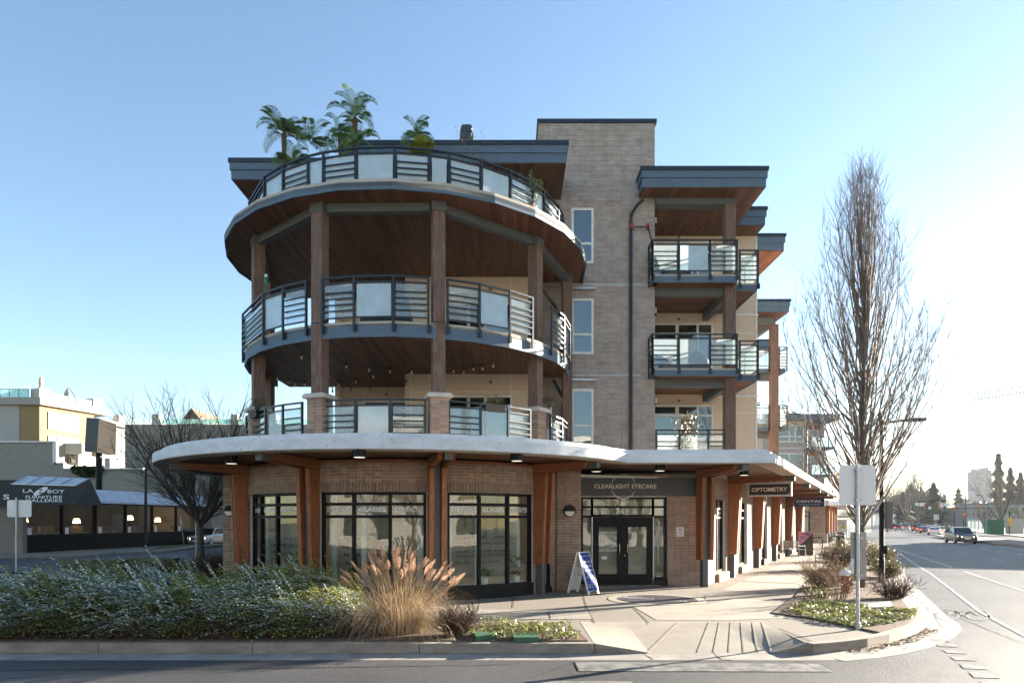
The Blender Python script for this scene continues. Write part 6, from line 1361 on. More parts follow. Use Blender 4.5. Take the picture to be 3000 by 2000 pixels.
# gas meter
q = G(25,1612,-.05); t = thing('gas_meter','grey gas meter and pipes at the foot of the taupe wall','gas meter',(q.x,42.9,-.08)); MB().box(q.x-.2,q.x+.2,42.75,42.98,.3,.7).build('meter_body', M['galv'], t); MB().tube([(q.x-.5,42.9,-.08),(q.x-.5,42.9,.75),(q.x+.1,42.9,.8),(q.x+.1,42.9,.6)],.035,6).tube([(q.x-.1,42.9,.4),(q.x+.5,42.9,.4),(q.x+.5,42.9,-.08)],.035,6).build('pipe', M['galv'], t)
# pole sign above the shop
py_ = W(290,1418,52); t = thing('pole_sign','tall triangular black pylon sign of the furniture shop on a dark pole','sign',(py_.x,52,3.5)); MB().tube([(py_.x,52,3.5),(py_.x,52,W(0,1326,52).z)],.22,10).build('pole', M['black'], t)
A, B, C_ = W(247,1322,51.2), W(284,1325,50.2), W(339,1332,53.0); A1, B1, C1 = W(253,1222,51.2), W(290,1225,50.2), W(341,1242,53.0); D_, D1 = Vector((A.x+.2,53.6,A.z)), Vector((A1.x+.2,53.6,A1.z))
MB().add([A,B,C_,D_,A1,B1,C1,D1],[(0,3,2,1),(4,5,6,7),(0,1,5,4),(2,3,7,6),(3,0,4,7)]).build('cabinet', mat('glossy_black_panel',(.006,.008,.012),rough=.3,spec=.08), t); MB().add([B,C_,C1,B1],[(0,1,2,3)]).build('sign_face', mat('black_sign_face',(.03,.028,.026),rough=.9,spec=.0), t)
uu = (C_-B).normalized(); vv = V(0,0,1); nn = uu.cross(vv).normalized(); nn = nn if nn.y < 0 else -nn
for tx, fu, fv, w_, h_ in (('LA',.17,.62,.42,.36),('BOY',.8,.58,.62,.36),('FURNITURE',.52,.42,1.55,.3),('GALLERIES',.52,.29,1.55,.3)): lettering(tx, B.lerp(C_,fu).lerp(B1.lerp(C1,fu),fv)+nn*.04, w_, h_, M['letter'], t, uu, vv, bold=.01)
ce = B.lerp(C_,.46).lerp(B1.lerp(C1,.46),.62)+nn*.04; MB().add([ce+uu*(.17*math.cos(k*.4189)+.06*math.sin(k*.4189))+vv*(.2*math.sin(k*.4189)) for k in range(15)],[tuple(range(15))]).build('emblem', M['letter'], t)
# retaining wall building and flats behind
gw = thing('grey_block_building','long grey block wall with a stepped top behind the furniture shop','building',(-36,60,0)); gb_ = MB()
def wb_(b, px0, px1, py, Y, d=6, z0=-.2): b.box((px0-1500)/2000*Y,(px1-1500)/2000*Y,Y,Y+d,z0,2-(py-1524)/2000*Y)
wb_(gb_,-150,158,1295,62); wb_(gb_,158.2,186,1358,62.02); wb_(gb_,186.2,620,1374,62.04,8); gb_.build('wall', M['store_wall'], gw)
cp_ = MB(); Y = 61.9
for px0, px1, py in ((-150,160,1295),(158,188,1358),(186,420,1374)): cp_.box((px0-1500)/2000*Y,(px1-1500)/2000*Y,Y-.05,Y+.3,2-(py-1524)/2000*Y,2-(py-4-1524)/2000*Y)
cp_.box((155-1500)/2000*Y,(166-1500)/2000*Y,Y-.05,Y+.2,2-(1358-1524)/2000*Y,2-(1292-1524)/2000*Y); cp_.build('coping', M['trim'], gw)
b2 = thing('grey_gabled_building','plain grey block building with a small gable behind the bare tree','building',(-38,78,0)); g_ = MB(); wb_(g_,366,900,1243,78,10); g_.build('wall', M['store_wall'], b2); Y = 84
gx0, gx1, gxm = [(p_-1500)/2000*Y for p_ in (520,600,560)]; zt_ = lambda py: 2-(py-1524)/2000*Y
MB().add([(gx0,Y,zt_(1246)),(gx1,Y,zt_(1246)),(gxm,Y,zt_(1194)),(gx0,Y+8,zt_(1246)),(gx1,Y+8,zt_(1246)),(gxm,Y+8,zt_(1194))],[(0,1,2),(3,5,4),(0,2,5,3),(1,4,5,2)]).build('gable', mat('gable_siding',(.14,.11,.085),(.11,.09,.07),.8,1), b2)
for px in (455,686,800): MB().box((px-10-1500)/2000*80,(px+10-1500)/2000*80,80,81,2-(1245-1524)/2000*80,2-(1213-1524)/2000*80).build('pier', M['stone'], b2)
gl_t = glassmat('green_parapet_glass',(.55,.75,.72),2.5,frost=.3,frostcol=(.5,.68,.64))
rl_ = MB(); rl_.box((440-1500)/2000*80,(900-1500)/2000*80,80.4,80.43,2-(1240-1524)/2000*80,2-(1226-1524)/2000*80); rl_.build('parapet_glass', gl_t, b2)
yl_ = thing('yellow_apartment_building','ochre and white apartment block with roof terraces behind the grey wall','building',(-62,92,0)); M['glass_dark'] = mat('far_window_glass', (.1,.13,.16), (.16,.2,.23), .15, .4, spec=.5); ochre = mat('ochre_panel', (.27,.185,.085), (.24,.165,.075), .8, 2); offw = mat('offwhite_stucco', (.33,.31,.275), (.3,.28,.245), .8, 3); sidg = mat('grey_siding', (.42,.4,.37), (.3,.285,.265), .8, 3, stretch=(.1,.1,14))
Y0 = 90.; yd = Vector((.335,1,0)).normalized(); y0 = Vector(((116-1500)/2000*Y0, Y0, 0)); zq = lambda py, Y=Y0: 2-(py-1524)/2000*Y
ztop, zc_ = zq(1165), zq(1186)
def ybox(s0, s1, n0, n1, z0, z1, nm, m, par=yl_):
    nn_ = Vector((yd.y,-yd.x,0)); c = y0+yd*(s0+s1)/2+nn_*(n0+n1)/2; c.z = (z0+z1)/2; return MB().obox(c, yd*(s1-s0)/2, nn_*(n1-n0)/2, V(0,0,(z1-z0)/2)).build(nm, m, par)
MB().prism([(y0.x,y0.y),(y0.x-45,y0.y),(y0.x-45,y0.y+40),(y0.x+yd.x*8,y0.y+yd.y*8)],-.3,zc_-.01).build('wall', ochre, yl_)
MB().box(y0.x-45,y0.x-2.65,Y0-.06,Y0-.01,-.3,zc_-.05).build('siding', sidg, yl_)
jt = MB()
for x in (1.3,): jt.box(y0.x-x-.03,y0.x-x+.03,Y0-.02,Y0-.005,0,zc_-.1)
for z in (zq(1227),zq(1259),zq(1287)): jt.box(y0.x-2.6,y0.x,Y0-.022,Y0-.006,z-.03,z+.03)
jt.build('panel_joint', mat('ochre_joint',(.3,.2,.09)), yl_)
MB().prism([(y0.x+.5,y0.y-.6),(y0.x-45,y0.y-.6),(y0.x-45,y0.y+40),(y0.x+yd.x*9.6+.6,y0.y+yd.y*9.6)],zc_,ztop).build('cornice', offw, yl_)
ybox(8.6,30,-8,-.3,-.3,zq(1215),'wall',offw); ybox(8.2,32,-8.3,.3,zq(1215),zq(1200),'cornice',offw)
ybox(30.5,70,-9,-.6,-.3,zq(1248),'wall',offw)
window('window', y0+yd*1.2+Vector((yd.y,-yd.x,0))*.06, yd, [0,1.2,4.2], [zq(1252),zq(1237),zq(1203)], .16, .12, offw, M['glass_dark'], yl_); window('window', y0+yd*1.2+Vector((yd.y,-yd.x,0))*.06, yd, [0,1.2,4.2], [zq(1298),zq(1274)], .16, .12, offw, M['glass_dark'], yl_)
window('window', y0+yd*10.2+Vector((yd.y,-yd.x,0))*-.22, yd, [0,2.6], [zq(1262),zq(1248),zq(1222)], .16, .12, offw, M['glass_dark'], yl_); window('window', y0+yd*10.2+Vector((yd.y,-yd.x,0))*-.22, yd, [0,2.6], [zq(1300),zq(1282)], .16, .12, offw, M['glass_dark'], yl_)
window('window', y0+yd*33+Vector((yd.y,-yd.x,0))*-.5, yd, [0,1.5,4,7], [zq(1300),zq(1285),zq(1258)], .16, .12, offw, M['glass_dark'], yl_)
for s_, n__ in ((.2,-.3),(8.2,-.3)): ybox(s_,s_+1.6,-1.6+n__,n__,ztop,ztop+1.35,'pier',M['stone'])
for s_ in (12.5,20,28): ybox(s_,s_+1.2,-1.6,-.4,zq(1200),zq(1200)+1.2,'pier',M['stone'])
ybox(1.9,8.1,-.5,-.45,ztop,ztop+1.0,'parapet_glass',gl_t); ybox(13.8,27.9,-.5,-.45,zq(1200),zq(1200)+.9,'parapet_glass',gl_t); MB().box(y0.x-45,y0.x-1.4,Y0-.1,Y0-.05,ztop,ztop+1.1).build('parapet_glass', gl_t, yl_)
rr_ = MB(); rr_.box(y0.x-45,y0.x-1.4,Y0-.12,Y0-.04,ztop+1.1,ztop+1.16)
for k in range(8): rr_.box(y0.x-1.45-k*1.25,y0.x-1.4-k*1.25,Y0-.12,Y0-.04,ztop,ztop+1.1)
rr_.build('parapet_rail', M['black'], yl_)
u_ = thing('closed_parasol','closed beige parasol on the roof terrace of the ochre flats','parasol',tuple(y0+yd*5+V(-1,0,ztop))); q = y0+yd*5+V(-1,0,ztop); MB().lathe([(.1,.4),(.55,.5),(.35,1.6),(.1,2.1),(.03,2.3)],q,10).build('canopy', offw, u_); MB().tube([q,q+V(0,0,2.3)],.04,6).tube([q+V(.1,0,2.3),q+V(.8,0,1.4),q+V(1.5,0,0)],.04,5).build('pole', M['black'], u_)
st_ = thing('stone_finial','small stone statue on the corner pier of the ochre flats','statue',tuple(y0+V(-.2,.8,ztop+1.35))); q = y0+Vector((yd.y,-yd.x,0))*-1.1+yd*1.0; MB().lathe([(.3,0),(.3,.3),(.2,.5),(.28,.9),(.2,1.3),(.22,1.5),(.05,1.75)],(q.x,q.y,ztop+1.35),10).build('figure', mat('sandstone',(.5,.36,.25)), st_)
# lower unit with windows, vine on the wall
low = MB(); Y = 64; low.box((166-1500)/2000*Y,(230-1500)/2000*Y,Y,Y+5,0,2-(1330-1524)/2000*Y); lo_ = low.build('wall', sidg, gw); window('window', ((168-1500)/2000*Y,Y-.05,0), (1,0,0), [0,.55,1.2,1.75], [2-(1358-1524)/2000*Y,2-(1338-1524)/2000*Y,2-(1331-1524)/2000*Y], .1, .1, offw, M['glass_up'], gw)
MB().box((160-1500)/2000*Y,(250-1500)/2000*Y,Y-.5,Y+.0,2-(1331-1524)/2000*Y,2-(1300-1524)/2000*Y).build('balcony_front', offw, gw)
vn = MB()
for k in range(900):
    px = rnd.uniform(212,300); d = rnd.random()**1.6*26*max(.2,math.sin((px-205)/100*math.pi)); q = W(px,1371+d-3*rnd.random(),61.8); leafquad(vn, q+rv(.08), .35, .2)
tag(vn.build('hanging_ivy', leafmat('ivy_leaf',[(.015,.03,.01),(.04,.06,.02),(.03,.05,.015)])),'dark green ivy hanging over the grey block wall','ivy',kind='stuff')
# ================================================================ FARTHER ALONG THE AVENUE
# neighbouring flats
nb = thing('apartment_building','grey and beige apartment building with glass balconies farther up the avenue','building',(32,76,0)); Y = 75.
def nX(px, Y=75.): return (px-1500)/2000*Y
def nZ(py, Y=75.): return 2-(py-1524)/2000*Y
gp = mat('grey_panel', (.34,.31,.28), (.3,.275,.25), .8, 2)
b = MB(); b.box(nX(2235),nX(2362),Y,Y+14,3,nZ(1232)); b.box(nX(2362),nX(2434),Y+1.5,Y+14,0,nZ(1232)); b.build('wall', gp, nb)
MB().box(nX(2304)-6,nX(2420)+1,Y-1.2,Y+15,nZ(1234),nZ(1219)).build('roof', M['fascia'], nb); MB().box(nX(2304)-6,nX(2420)+1.05,Y-1.25,Y+15,nZ(1219),nZ(1217)).build('roof_cap', M['cap'], nb)
MB().box(nX(2304),nX(2362)-.01,Y-.04,Y-.001,nZ(1246),nZ(1234)).build('panel', M['beige'], nb)
window('window', (nX(2270),Y-.06,0), (1,0,0), [0,1.55,2.2,3.1], [nZ(1293),nZ(1278),nZ(1246)], .12, .1, M['trim'], M['glass_up'], nb); window('window', (nX(2268),Y-.06,0), (1,0,0), [0,1.6,3.15], [nZ(1375),nZ(1328)], .12, .1, M['trim'], M['glass_up'], nb)
MB().box(nX(2270),nX(2362),Y-.05,Y-.002,nZ(1313),nZ(1311)).build('panel_joint', M['trim'], nb)
MB().tube([(nX(2366),Y+1.3,nZ(1236)),(nX(2362),Y-.2,nZ(1245)),(nX(2362),Y-.2,nZ(1400))],.07,6).build('downpipe', M['rail'], nb)
for py0, py1, py2 in ((1280,1312,1255),(1359,1392,1333)):
    MB().box(nX(2362),nX(2440),Y-.6,Y+1.4,nZ(py1+4),nZ(py1-2)).build('deck', M['fascia'], nb); b = MB(); b.box(nX(2362),nX(2440),Y-.62,Y-.56,nZ(py0)-.06,nZ(py0))
    for px in (2363,2370,2397,2420,2439): b.box(nX(px)-.03,nX(px)+.03,Y-.62,Y-.56,nZ(py1),nZ(py0))
    for k in range(5): z = nZ(py1)+(nZ(py0)-nZ(py1))*(k+.5)/5; b.box(nX(2363),nX(2370),Y-.61,Y-.57,z-.02,z+.02)
    b.build('railing', M['rail'], nb); MB().box(nX(2370),nX(2440),Y-.585,Y-.575,nZ(py1-1),nZ(py0+3)).build('glass_panel', M['glass_frost'], nb)
    window('patio_door', (nX(2371),Y+1.44,0), (1,0,0), [0,.75,1.6], [nZ(py1-4),nZ(py2)], .1, .08, M['trim'], M['glass_up'], nb); MB().box(nX(2371),nX(2420),Y+1.42,Y+1.49,nZ(py2-2),nZ(py2-14)).build('panel', M['cedar'], nb)
b = MB()
for px in (2304,2328,2352,2367): b.box(nX(px)-.03,nX(px)+.03,Y+2,Y+2.06,nZ(1219),nZ(1203))
b.box(nX(2304),nX(2367),Y+2,Y+2.06,nZ(1204),nZ(1202)).build('terrace_railing', M['rail'], nb); MB().box(nX(2304),nX(2367),Y+2.08,Y+2.1,nZ(1218),nZ(1206)).build('glass_panel', M['glass_rail'], nb)
for px, lab in ((2330,'small dark potted shrub at the left on the far flat roof terrace'),(2353,'small dark potted shrub at the right on the far flat roof terrace')):
    c = V(nX(px),Y+2.3,nZ(1216)); t = thing('potted_shrub',lab,'shrub',c); MB().lathe([(.3,0),(.4,.45),(.36,.45)],c,10).build('pot', M['int_dark'], t); b = MB()
    for k in range(120): leafquad(b, c+V(0,0,.65)+rv(.22), .2, .06, Vector((rnd.gauss(0,.5),rnd.gauss(0,.5),1)))
    b.build('foliage', dkl, t)
# its ground floor: brick wing, canopy, timber posts
w0 = MB(); w0.box(nX(2352,60.6),nX(2418,60.6),60.62,66,prof(60),nZ(1480,60.6)); o = w0.build('brick_wing', M['mortar'], nb)
BR2 = Pieces('brick', M['brick'], 300, 'brickwork'); keepBR = BR; BR = BR2
bricks(flat(nX(2370,60.6),60.6), 0, nX(2418,60.6)-nX(2370,60.6), prof(60), nZ(1481,60.6), [], o, 1., bh=.16, bl=.4); BR2.flush(o); BR = keepBR
window('shop_window', (nX(2350,60.5),60.5,0), (1,0,0), [0,.62], [nZ(1560,60.5),nZ(1511,60.5),nZ(1498,60.5)], .08, .1, parent=nb)
MB().box(nX(2300,60),nX(2418,60),59.4,66,nZ(1480,60),nZ(1465,60)).build('canopy', M['rim_under'], nb); MB().prism([(nX(2418,59),59.4),(nX(2418,59)+2.6,61),(45,86),(40,86)],nZ(1478,60),nZ(1466,60)).build('canopy', M['white_conc'], nb)
for k in range(4):
    p = Vector((nX(2424,61),61.3,0))+SD*k*4.2; MB().obox(p+V(0,0,2.1), SN*.3, SD*.08, V(0,0,1.25)).build('timber_slab', M['cedar'], nb); MB().obox(p+V(0,0,.6), SN*.12, SD*.08, V(0,0,.8)).build('post', M['steel'], nb)
MB().obox(V(nX(2418,60.6)+.8,66,1.7), SD*5, SN*.2, V(0,0,1.9)).build('wall', M['brick'], nb)
# bus shelter, stop sign, walkers beyond the bin
c = S(62,1.0); t = thing('bus_shelter','glazed bus shelter with a fruit poster far along the avenue pavement','bus shelter',(c.x,c.y,prof(c.y))); z0 = prof(c.y)
for k in (-1,1): MB().box(c.x+k*1.6-.05,c.x+k*1.6+.05,c.y-.05,c.y+.05,z0,z0+2.5).build('post', M['galv'], t)
MB().box(c.x-1.9,c.x+1.9,c.y-.8,c.y+.8,z0+2.5,z0+2.75).build('roof', M['trim'], t); MB().box(c.x-1.55,c.x+.6,c.y-.02,c.y+.02,z0+.3,z0+2.3).build('poster', mat('poster_white',(.7,.68,.64),(.55,.25,.15),.6,1.1,lo=.55,hi=.6), t); MB().box(c.x+.62,c.x+1.55,c.y-.01,c.y+.01,z0+.3,z0+2.4).build('glass_panel', M['glass_rail'], t)
c = V(nX(2444,82),82,prof(82)); t = thing('stop_sign','red stop sign with a red plate under it by the far shop canopy','traffic sign',c); MB().tube([c,c+V(0,0,2.9)],.03,6).build('post', M['galv'], t)
MB().add([c+V(.38*math.cos(math.radians(22.5+45*k)),-.05,2.5+.38*math.sin(math.radians(22.5+45*k))) for k in range(8)],[tuple(range(8))]).build('plate', mat('sign_red',(.5,.02,.02)), t); MB().box(c.x-.4,c.x+.55,c.y-.06,c.y-.04,c.z+1.0,c.z+1.9).build('plate', bpy.data.materials['sign_red'], t); lettering('STOP', c+V(0,-.07,2.5), .5, .2, M['letter'], t)
def skinbody(joints, edges, radii, name, m, parent=None):
    me = bpy.data.meshes.new(name); me.from_pydata(joints, edges, []); o = bpy.data.objects.new(name, me); _ts.collection.objects.link(o); o.modifiers.new('s','SKIN'); o.modifiers.new('d','SUBSURF').levels = 1
    for i, r_ in enumerate(radii): me.skin_vertices[0].data[i].radius = (r_,r_*.8)
    me.skin_vertices[0].data[0].use_root = True
    _ts.view_layers[0].update(); m2 = bpy.data.meshes.new_from_object(o.evaluated_get(_ts.view_layers[0].depsgraph)); bpy.data.objects.remove(o); m2.materials.clear(); m2.materials.append(m); m2.name = name
    ob = bpy.data.objects.new(name, m2); col.objects.link(ob); ob.parent = parent; return ob
cloth = mat('dark_coat', (.02,.022,.028), (.03,.032,.04), .9, 6); skin = mat('skin', (.45,.28,.2), rough=.6); hair = mat('dark_hair', (.02,.015,.012), rough=.7)
for px, Y, ph, lab in ((2483,93,1,'person in a dark coat walking away beyond the litter bin, left of the pair'),(2489,95,-1,'person in dark clothes walking away beyond the litter bin, right of the pair')):
    c = V(nX(px,Y),Y,prof(Y)); t = thing('person', lab, 'person', c, 0, local=True); s_ = .1*ph
    J = [(0,0,.95),(0,0,1.2),(0,0,1.42),(0,0,1.52),(0,0,1.64),(.1,0,.9),(.11,-s_,.5),(.11,-s_*2+.05,.07),(.12,-s_*2-.12,.04),(-.1,0,.9),(-.11,s_,.5),(-.11,s_*2+.05,.07),(-.12,s_*2-.12,.04),(.2,0,1.4),(.25,s_,1.12),(.24,s_*1.5,.86),(-.2,0,1.4),(-.25,-s_,1.12),(-.24,-s_*1.5,.86)]
    E = [(0,1),(1,2),(2,3),(3,4),(0,5),(5,6),(6,7),(7,8),(0,9),(9,10),(10,11),(11,12),(2,13),(13,14),(14,15),(2,16),(16,17),(17,18)]
    Rr = [.16,.16,.17,.06,.095,.1,.07,.05,.05,.1,.07,.05,.05,.08,.055,.04,.08,.055,.04]
    skinbody(J,E,Rr,'body',cloth,t); h_ = MB().lathe([(.04,1.5),(.09,1.58),(.1,1.68),(.08,1.76),(.02,1.79)],(0,.01,0),10).build('hair', hair, t, True)
# traffic signals at the far junction
yel = mat('signal_yellow', (.7,.32,.02), rough=.5)
def signal_head(c, parent, on=True, s_=1.):
    o = MB().box(c.x-.22*s_,c.x+.22*s_,c.y-.05,c.y+.2,c.z-.75*s_,c.z+.75*s_).build('signal_head', yel, parent); MB().box(c.x-.15*s_,c.x+.15*s_,c.y-.08,c.y-.051,c.z-.62*s_,c.z+.62*s_).build('backplate', M['black'], o)
    R9 = Matrix.Rotation(math.radians(90),3,'X')
    for k in range(3): MB().lathe([(.13*s_,0),(.13*s_,.03)],(c.x,c.y-.08,c.z+(.4-.4*k)*s_),10,R9).build('lens', M['taillamp'] if k == 0 and on else M['int_dark'], o)
Y = 200.; base = V(nX(2829,Y),Y,prof(Y)); t = thing('traffic_signal_mast','long black mast arm with signals and lane signs over the far junction','traffic signal',base); zz = nZ(1469,Y)
MB().tube([base,V(base.x,Y,nZ(1449,Y))],.16,8).build('pole', M['black'], t); MB().tube([V(base.x,Y,zz),V(nX(2688,Y),Y,zz+.2)],.12,6).tube([V(base.x,Y,nZ(1449,Y)),V(base.x-.6,Y,nZ(1441,Y)),V(base.x-1.8,Y,nZ(1443,Y)+.2),V(base.x-3,Y,nZ(1443,Y)+.2)],.08,6).build('arm', M['black'], t)
for px, py in ((2706,1482),(2750,1483)): signal_head(V(nX(px,Y),Y-.4,nZ(py,Y)), t, True, .85)
for px0, px1, py0, py1 in ((2680,2689,1472,1480),(2692,2708,1472,1482),(2718,2727,1483,1491),(2753,2762,1472,1486),(2765,2782,1473,1482)): MB().box(nX(px0,Y),nX(px1,Y),Y-.3,Y-.25,nZ(py1,Y),nZ(py0,Y)).build('lane_sign', M['white'], t)
for px, py0, pyb, Y, lab, n_ in ((2608,1478,1549,170,'traffic signal pole on the left of the far junction',2),(2823,1505,1552,150,'traffic signal pole on the right of the far junction',1),(2797,1484,1545,210,'yellow side-facing traffic signal beyond the junction',1),(2866,1478,1550,190,'small traffic signal at the right edge of the far junction',1)):
    c = V(nX(px,Y),Y,prof(Y)); t = thing('traffic_signal', lab, 'traffic signal', c); MB().tube([c,V(c.x,Y,nZ(py0-6,Y))],.09,6).build('pole', M['black'], t); signal_head(V(c.x,Y-.2,nZ(py0+6,Y)), t, True, .8)
    if n_ == 2: signal_head(V(c.x,Y-.2,nZ(1514,Y)), t, True, .8)
# median post signs, hazard sign
Y = 90; c = V(nX(2742,Y),Y,prof(Y)); t = thing('traffic_sign','pale blue-grey square sign back on the median nose','traffic sign',c); MB().tube([c,V(c.x,Y,nZ(1506,Y))],.04,6).build('post', M['galv'], t); MB().box(nX(2735,Y),nX(2750,Y),Y-.05,Y-.03,nZ(1522,Y),nZ(1506,Y)).build('plate', M['alu'], t)
Y = 105; c = V(nX(2957,Y),Y,prof(Y)+.15); t = thing('warning_sign','yellow diamond warning sign on a black post on the right pavement','traffic sign',c); MB().tube([c,V(c.x,Y,nZ(1498,Y))],.07,6).tube([V(c.x,Y,nZ(1501,Y)),V(c.x+1.2,Y,nZ(1500,Y))],.04,5).build('post', M['black'], t); yw = mat('warning_yellow',(.75,.42,.02),rough=.5); z = nZ(1523,Y)
MB().add([(c.x-.45,Y-.1,z),(c.x,Y-.1,z-.45),(c.x+.45,Y-.1,z),(c.x,Y-.1,z+.45)],[(0,1,2,3)]).build('plate', yw, t); MB().box(c.x-.35,c.x+.35,Y-.1,Y-.08,z-.75,z-.5).build('plate', yw, t)
# shelters and boxes on the right pavement
for px0, px1, py0, py1, Y, m, lab, nm in ((2842,2886,1521,1550,130,M['trim'],'pale glazed bus shelter on the right pavement','bus_shelter'),):
    c = V(nX((px0+px1)/2,Y),Y,prof(Y)+.14); t = thing(nm, lab, 'bus shelter', c); x0, x1 = nX(px0,Y), nX(px1,Y); zt = nZ(py0,Y); MB().box(x0,x1,Y-.8,Y+.8,zt-.15,zt).build('roof', m, t)
    for k in range(5): x = x0+(x1-x0)*k/4; MB().box(x-.04,x+.04,Y+.7,Y+.76,c.z,zt-.15).build('post', M['galv'], t)
    MB().box(x0,x1,Y+.72,Y+.74,c.z+.2,zt-.3).build('glass_panel', M['glass_rail'], t)
for px0, px1, py0, py1, Y, cc, lab in ((2905,2942,1523,1555,110,(.02,.12,.06),'dark green utility cabinet beside the big bare tree'),(2958,2999,1520,1555,112,(.4,.38,.34),'pale grey utility cabinet right of the yellow warning sign'),(2897,2906,1524,1552,114,(.06,.3,.2),'narrow bright green bin beside the green cabinet')):
    c = V(nX((px0+px1)/2,Y),Y,prof(Y)+.14); t = thing('utility_cabinet', lab, 'utility cabinet', c); x0, x1 = nX(px0,Y), nX(px1,Y); zt = nZ(py0,Y); m = mat('cabinet_paint_%d' % px0, cc, rough=.5); MB().box(x0,x1,Y,Y+1,c.z,zt).build('case', m, t); MB().box(x0-.05,x1+.05,Y-.05,Y+1.05,zt,zt+.06).build('lid', m, t); MB().box(x0+(x1-x0)*.45,x1-.1,Y-.02,Y-.005,c.z+.3,zt-.15).build('door', m, t)
# petrol station at the far left of the junction
Y = 215; t = thing('petrol_station_canopy','blue and white petrol station canopy beyond the left signals','canopy',(nX(2615,Y),Y,prof(Y))); MB().box(nX(2560,Y),nX(2622,Y),Y,Y+8,nZ(1493,Y),nZ(1487,Y)).build('fascia', mat('station_blue',(.03,.12,.4)), t); MB().box(nX(2560,Y),nX(2622,Y),Y-.05,Y+8,nZ(1487,Y),nZ(1484,Y)).build('roof', M['white'], t)
for px in (2570,2612): MB().box(nX(px,Y)-.2,nX(px,Y)+.2,Y+3,Y+3.4,prof(Y),nZ(1493,Y)).build('post', M['white'], t)
Y = 200; t = thing('petrol_price_sign','tall blue and orange price sign beyond the left signals','sign',(nX(2592,Y),Y,prof(Y))); MB().box(nX(2586,Y),nX(2599,Y),Y,Y+.4,nZ(1482,Y),nZ(1466,Y)).build('panel', bpy.data.materials['station_blue'], t); MB().box(nX(2590,Y),nX(2600,Y),Y-.05,Y,nZ(1485,Y),nZ(1474,Y)).build('panel', yel, t); MB().box(nX(2591,Y),nX(2594,Y),Y,Y+.3,prof(Y),nZ(1482,Y)).build('post', M['white'], t)
# right side low shops and houses far away
for px0, px1, py0, Y, cc, lab in ((2830,2905,1490,230,(.3,.32,.34),'low grey shop building behind the right bus shelter'),(2870,3060,1478,260,(.28,.34,.28),'pale green low building far right along the avenue'),(2745,2775,1500,300,(.2,.22,.22),'small dark house at the foot of the far hill')):
    x0, x1 = nX(px0,Y), nX(px1,Y); zt = nZ(py0,Y); t = thing('shop_building', lab, 'building', ((x0+x1)/2,Y,prof(Y))); MB().box(x0,x1,Y,Y+12,prof(Y)-.5,zt).build('wall', mat('far_wall_%d' % px0, cc), t); MB().box(x0-.4,x1+.4,Y-.4,Y+12,zt,zt+.5).build('roof', M['fascia'], t)
    for k in range(5): x = x0+(x1-x0)*(k+.3)/5; MB().box(x,x+(x1-x0)*.09,Y-.06,Y-.01,zt-2.6,zt-1.0).build('window', M['carglass'], t)
# towers on the skyline, construction crane
Y = 900; hazeb = mat('tower_concrete', (.2,.23,.26), (.16,.19,.22), .6, .2)
for px0, px1, py0, lab, k0 in ((2857,2884,1372,'left and taller of two pale glass towers on the skyline',0),(2885,2906,1368,'right and narrower of two pale glass towers on the skyline',1)):
    x0, x1 = nX(px0,Y), nX(px1,Y); t = thing('tower_block', lab, 'tower', ((x0+x1)/2,Y,16)); MB().box(x0,x1,Y,Y+15,14,nZ(py0+8,Y)).build('wall', hazeb, t); MB().box(x0+2,x1-3,Y+2,Y+12,nZ(py0+8,Y),nZ(py0,Y)).build('penthouse', hazeb, t); b = MB()
    for j in range(14): z = nZ(py0+12+j*5,Y); b.box(x0+.8,x1-.8,Y-.2,Y-.05,z-1.2,z)
    b.build('window_band', M['carglass'], t)
Y = 420; t = thing('tower_crane','lattice jib of a tower crane reaching in from the right','crane',(nX(3100,Y),Y,6)); steelw = mat('crane_steel', (.03,.028,.028), rough=.8, spec=.05); b = MB(); pA = W(2855,1172,Y); pB = W(3120,1132,Y); up_ = V(0,0,4.2); n_ = 26
for k in range(n_):
    a, c = pA.lerp(pB,k/n_), pA.lerp(pB,(k+1)/n_); f0 = f1 = 1.0; b.bar(a,c,.5); b.bar(a+up_,c+up_,.35); b.bar(a,c+up_,.22); b.bar(a+up_,a,.22)
b.build('jib', steelw, t); b = MB(); mx_ = nX(3110,Y)
for k in range(30): z = 6+k*3; b.bar((mx_-1,Y,z),(mx_+1,Y,z+3),.25); b.bar((mx_+1,Y,z),(mx_-1,Y,z+3),.25)
b.bar((mx_-1,Y,4),(mx_-1,Y,96),.35).bar((mx_+1,Y,4),(mx_+1,Y,96),.35).build('mast', steelw, t)
# overhead wires with their poles
t = thing('utility_pole','wooden utility pole with crossarm on the far hill road','utility pole',(nX(2780,250),250,prof(250))); c = V(nX(2780,250),250,prof(250)); MB().tube([c,c+V(0,0,11)],[.16,.1],7).build('pole', M['bark'], t); MB().bar(c+V(-1.2,0,10.3),c+V(1.2,0,10.3),.12).build('crossarm', M['bark'], t)
b = MB()
for dy in (0,9,40): 
    p0, p1 = W(2690,1281+dy*1.4,90), W(3060,1246+dy*1.2,60); mid = (p0+p1)/2-V(0,0,.35); b.tube([p0,p0.lerp(mid,.5)-V(0,0,.1),mid,mid.lerp(p1,.5)-V(0,0,.1),p1],.012,3)
tag(b.build('overhead_wire', M['black']),'thin overhead wires crossing the sky above the avenue','wire')
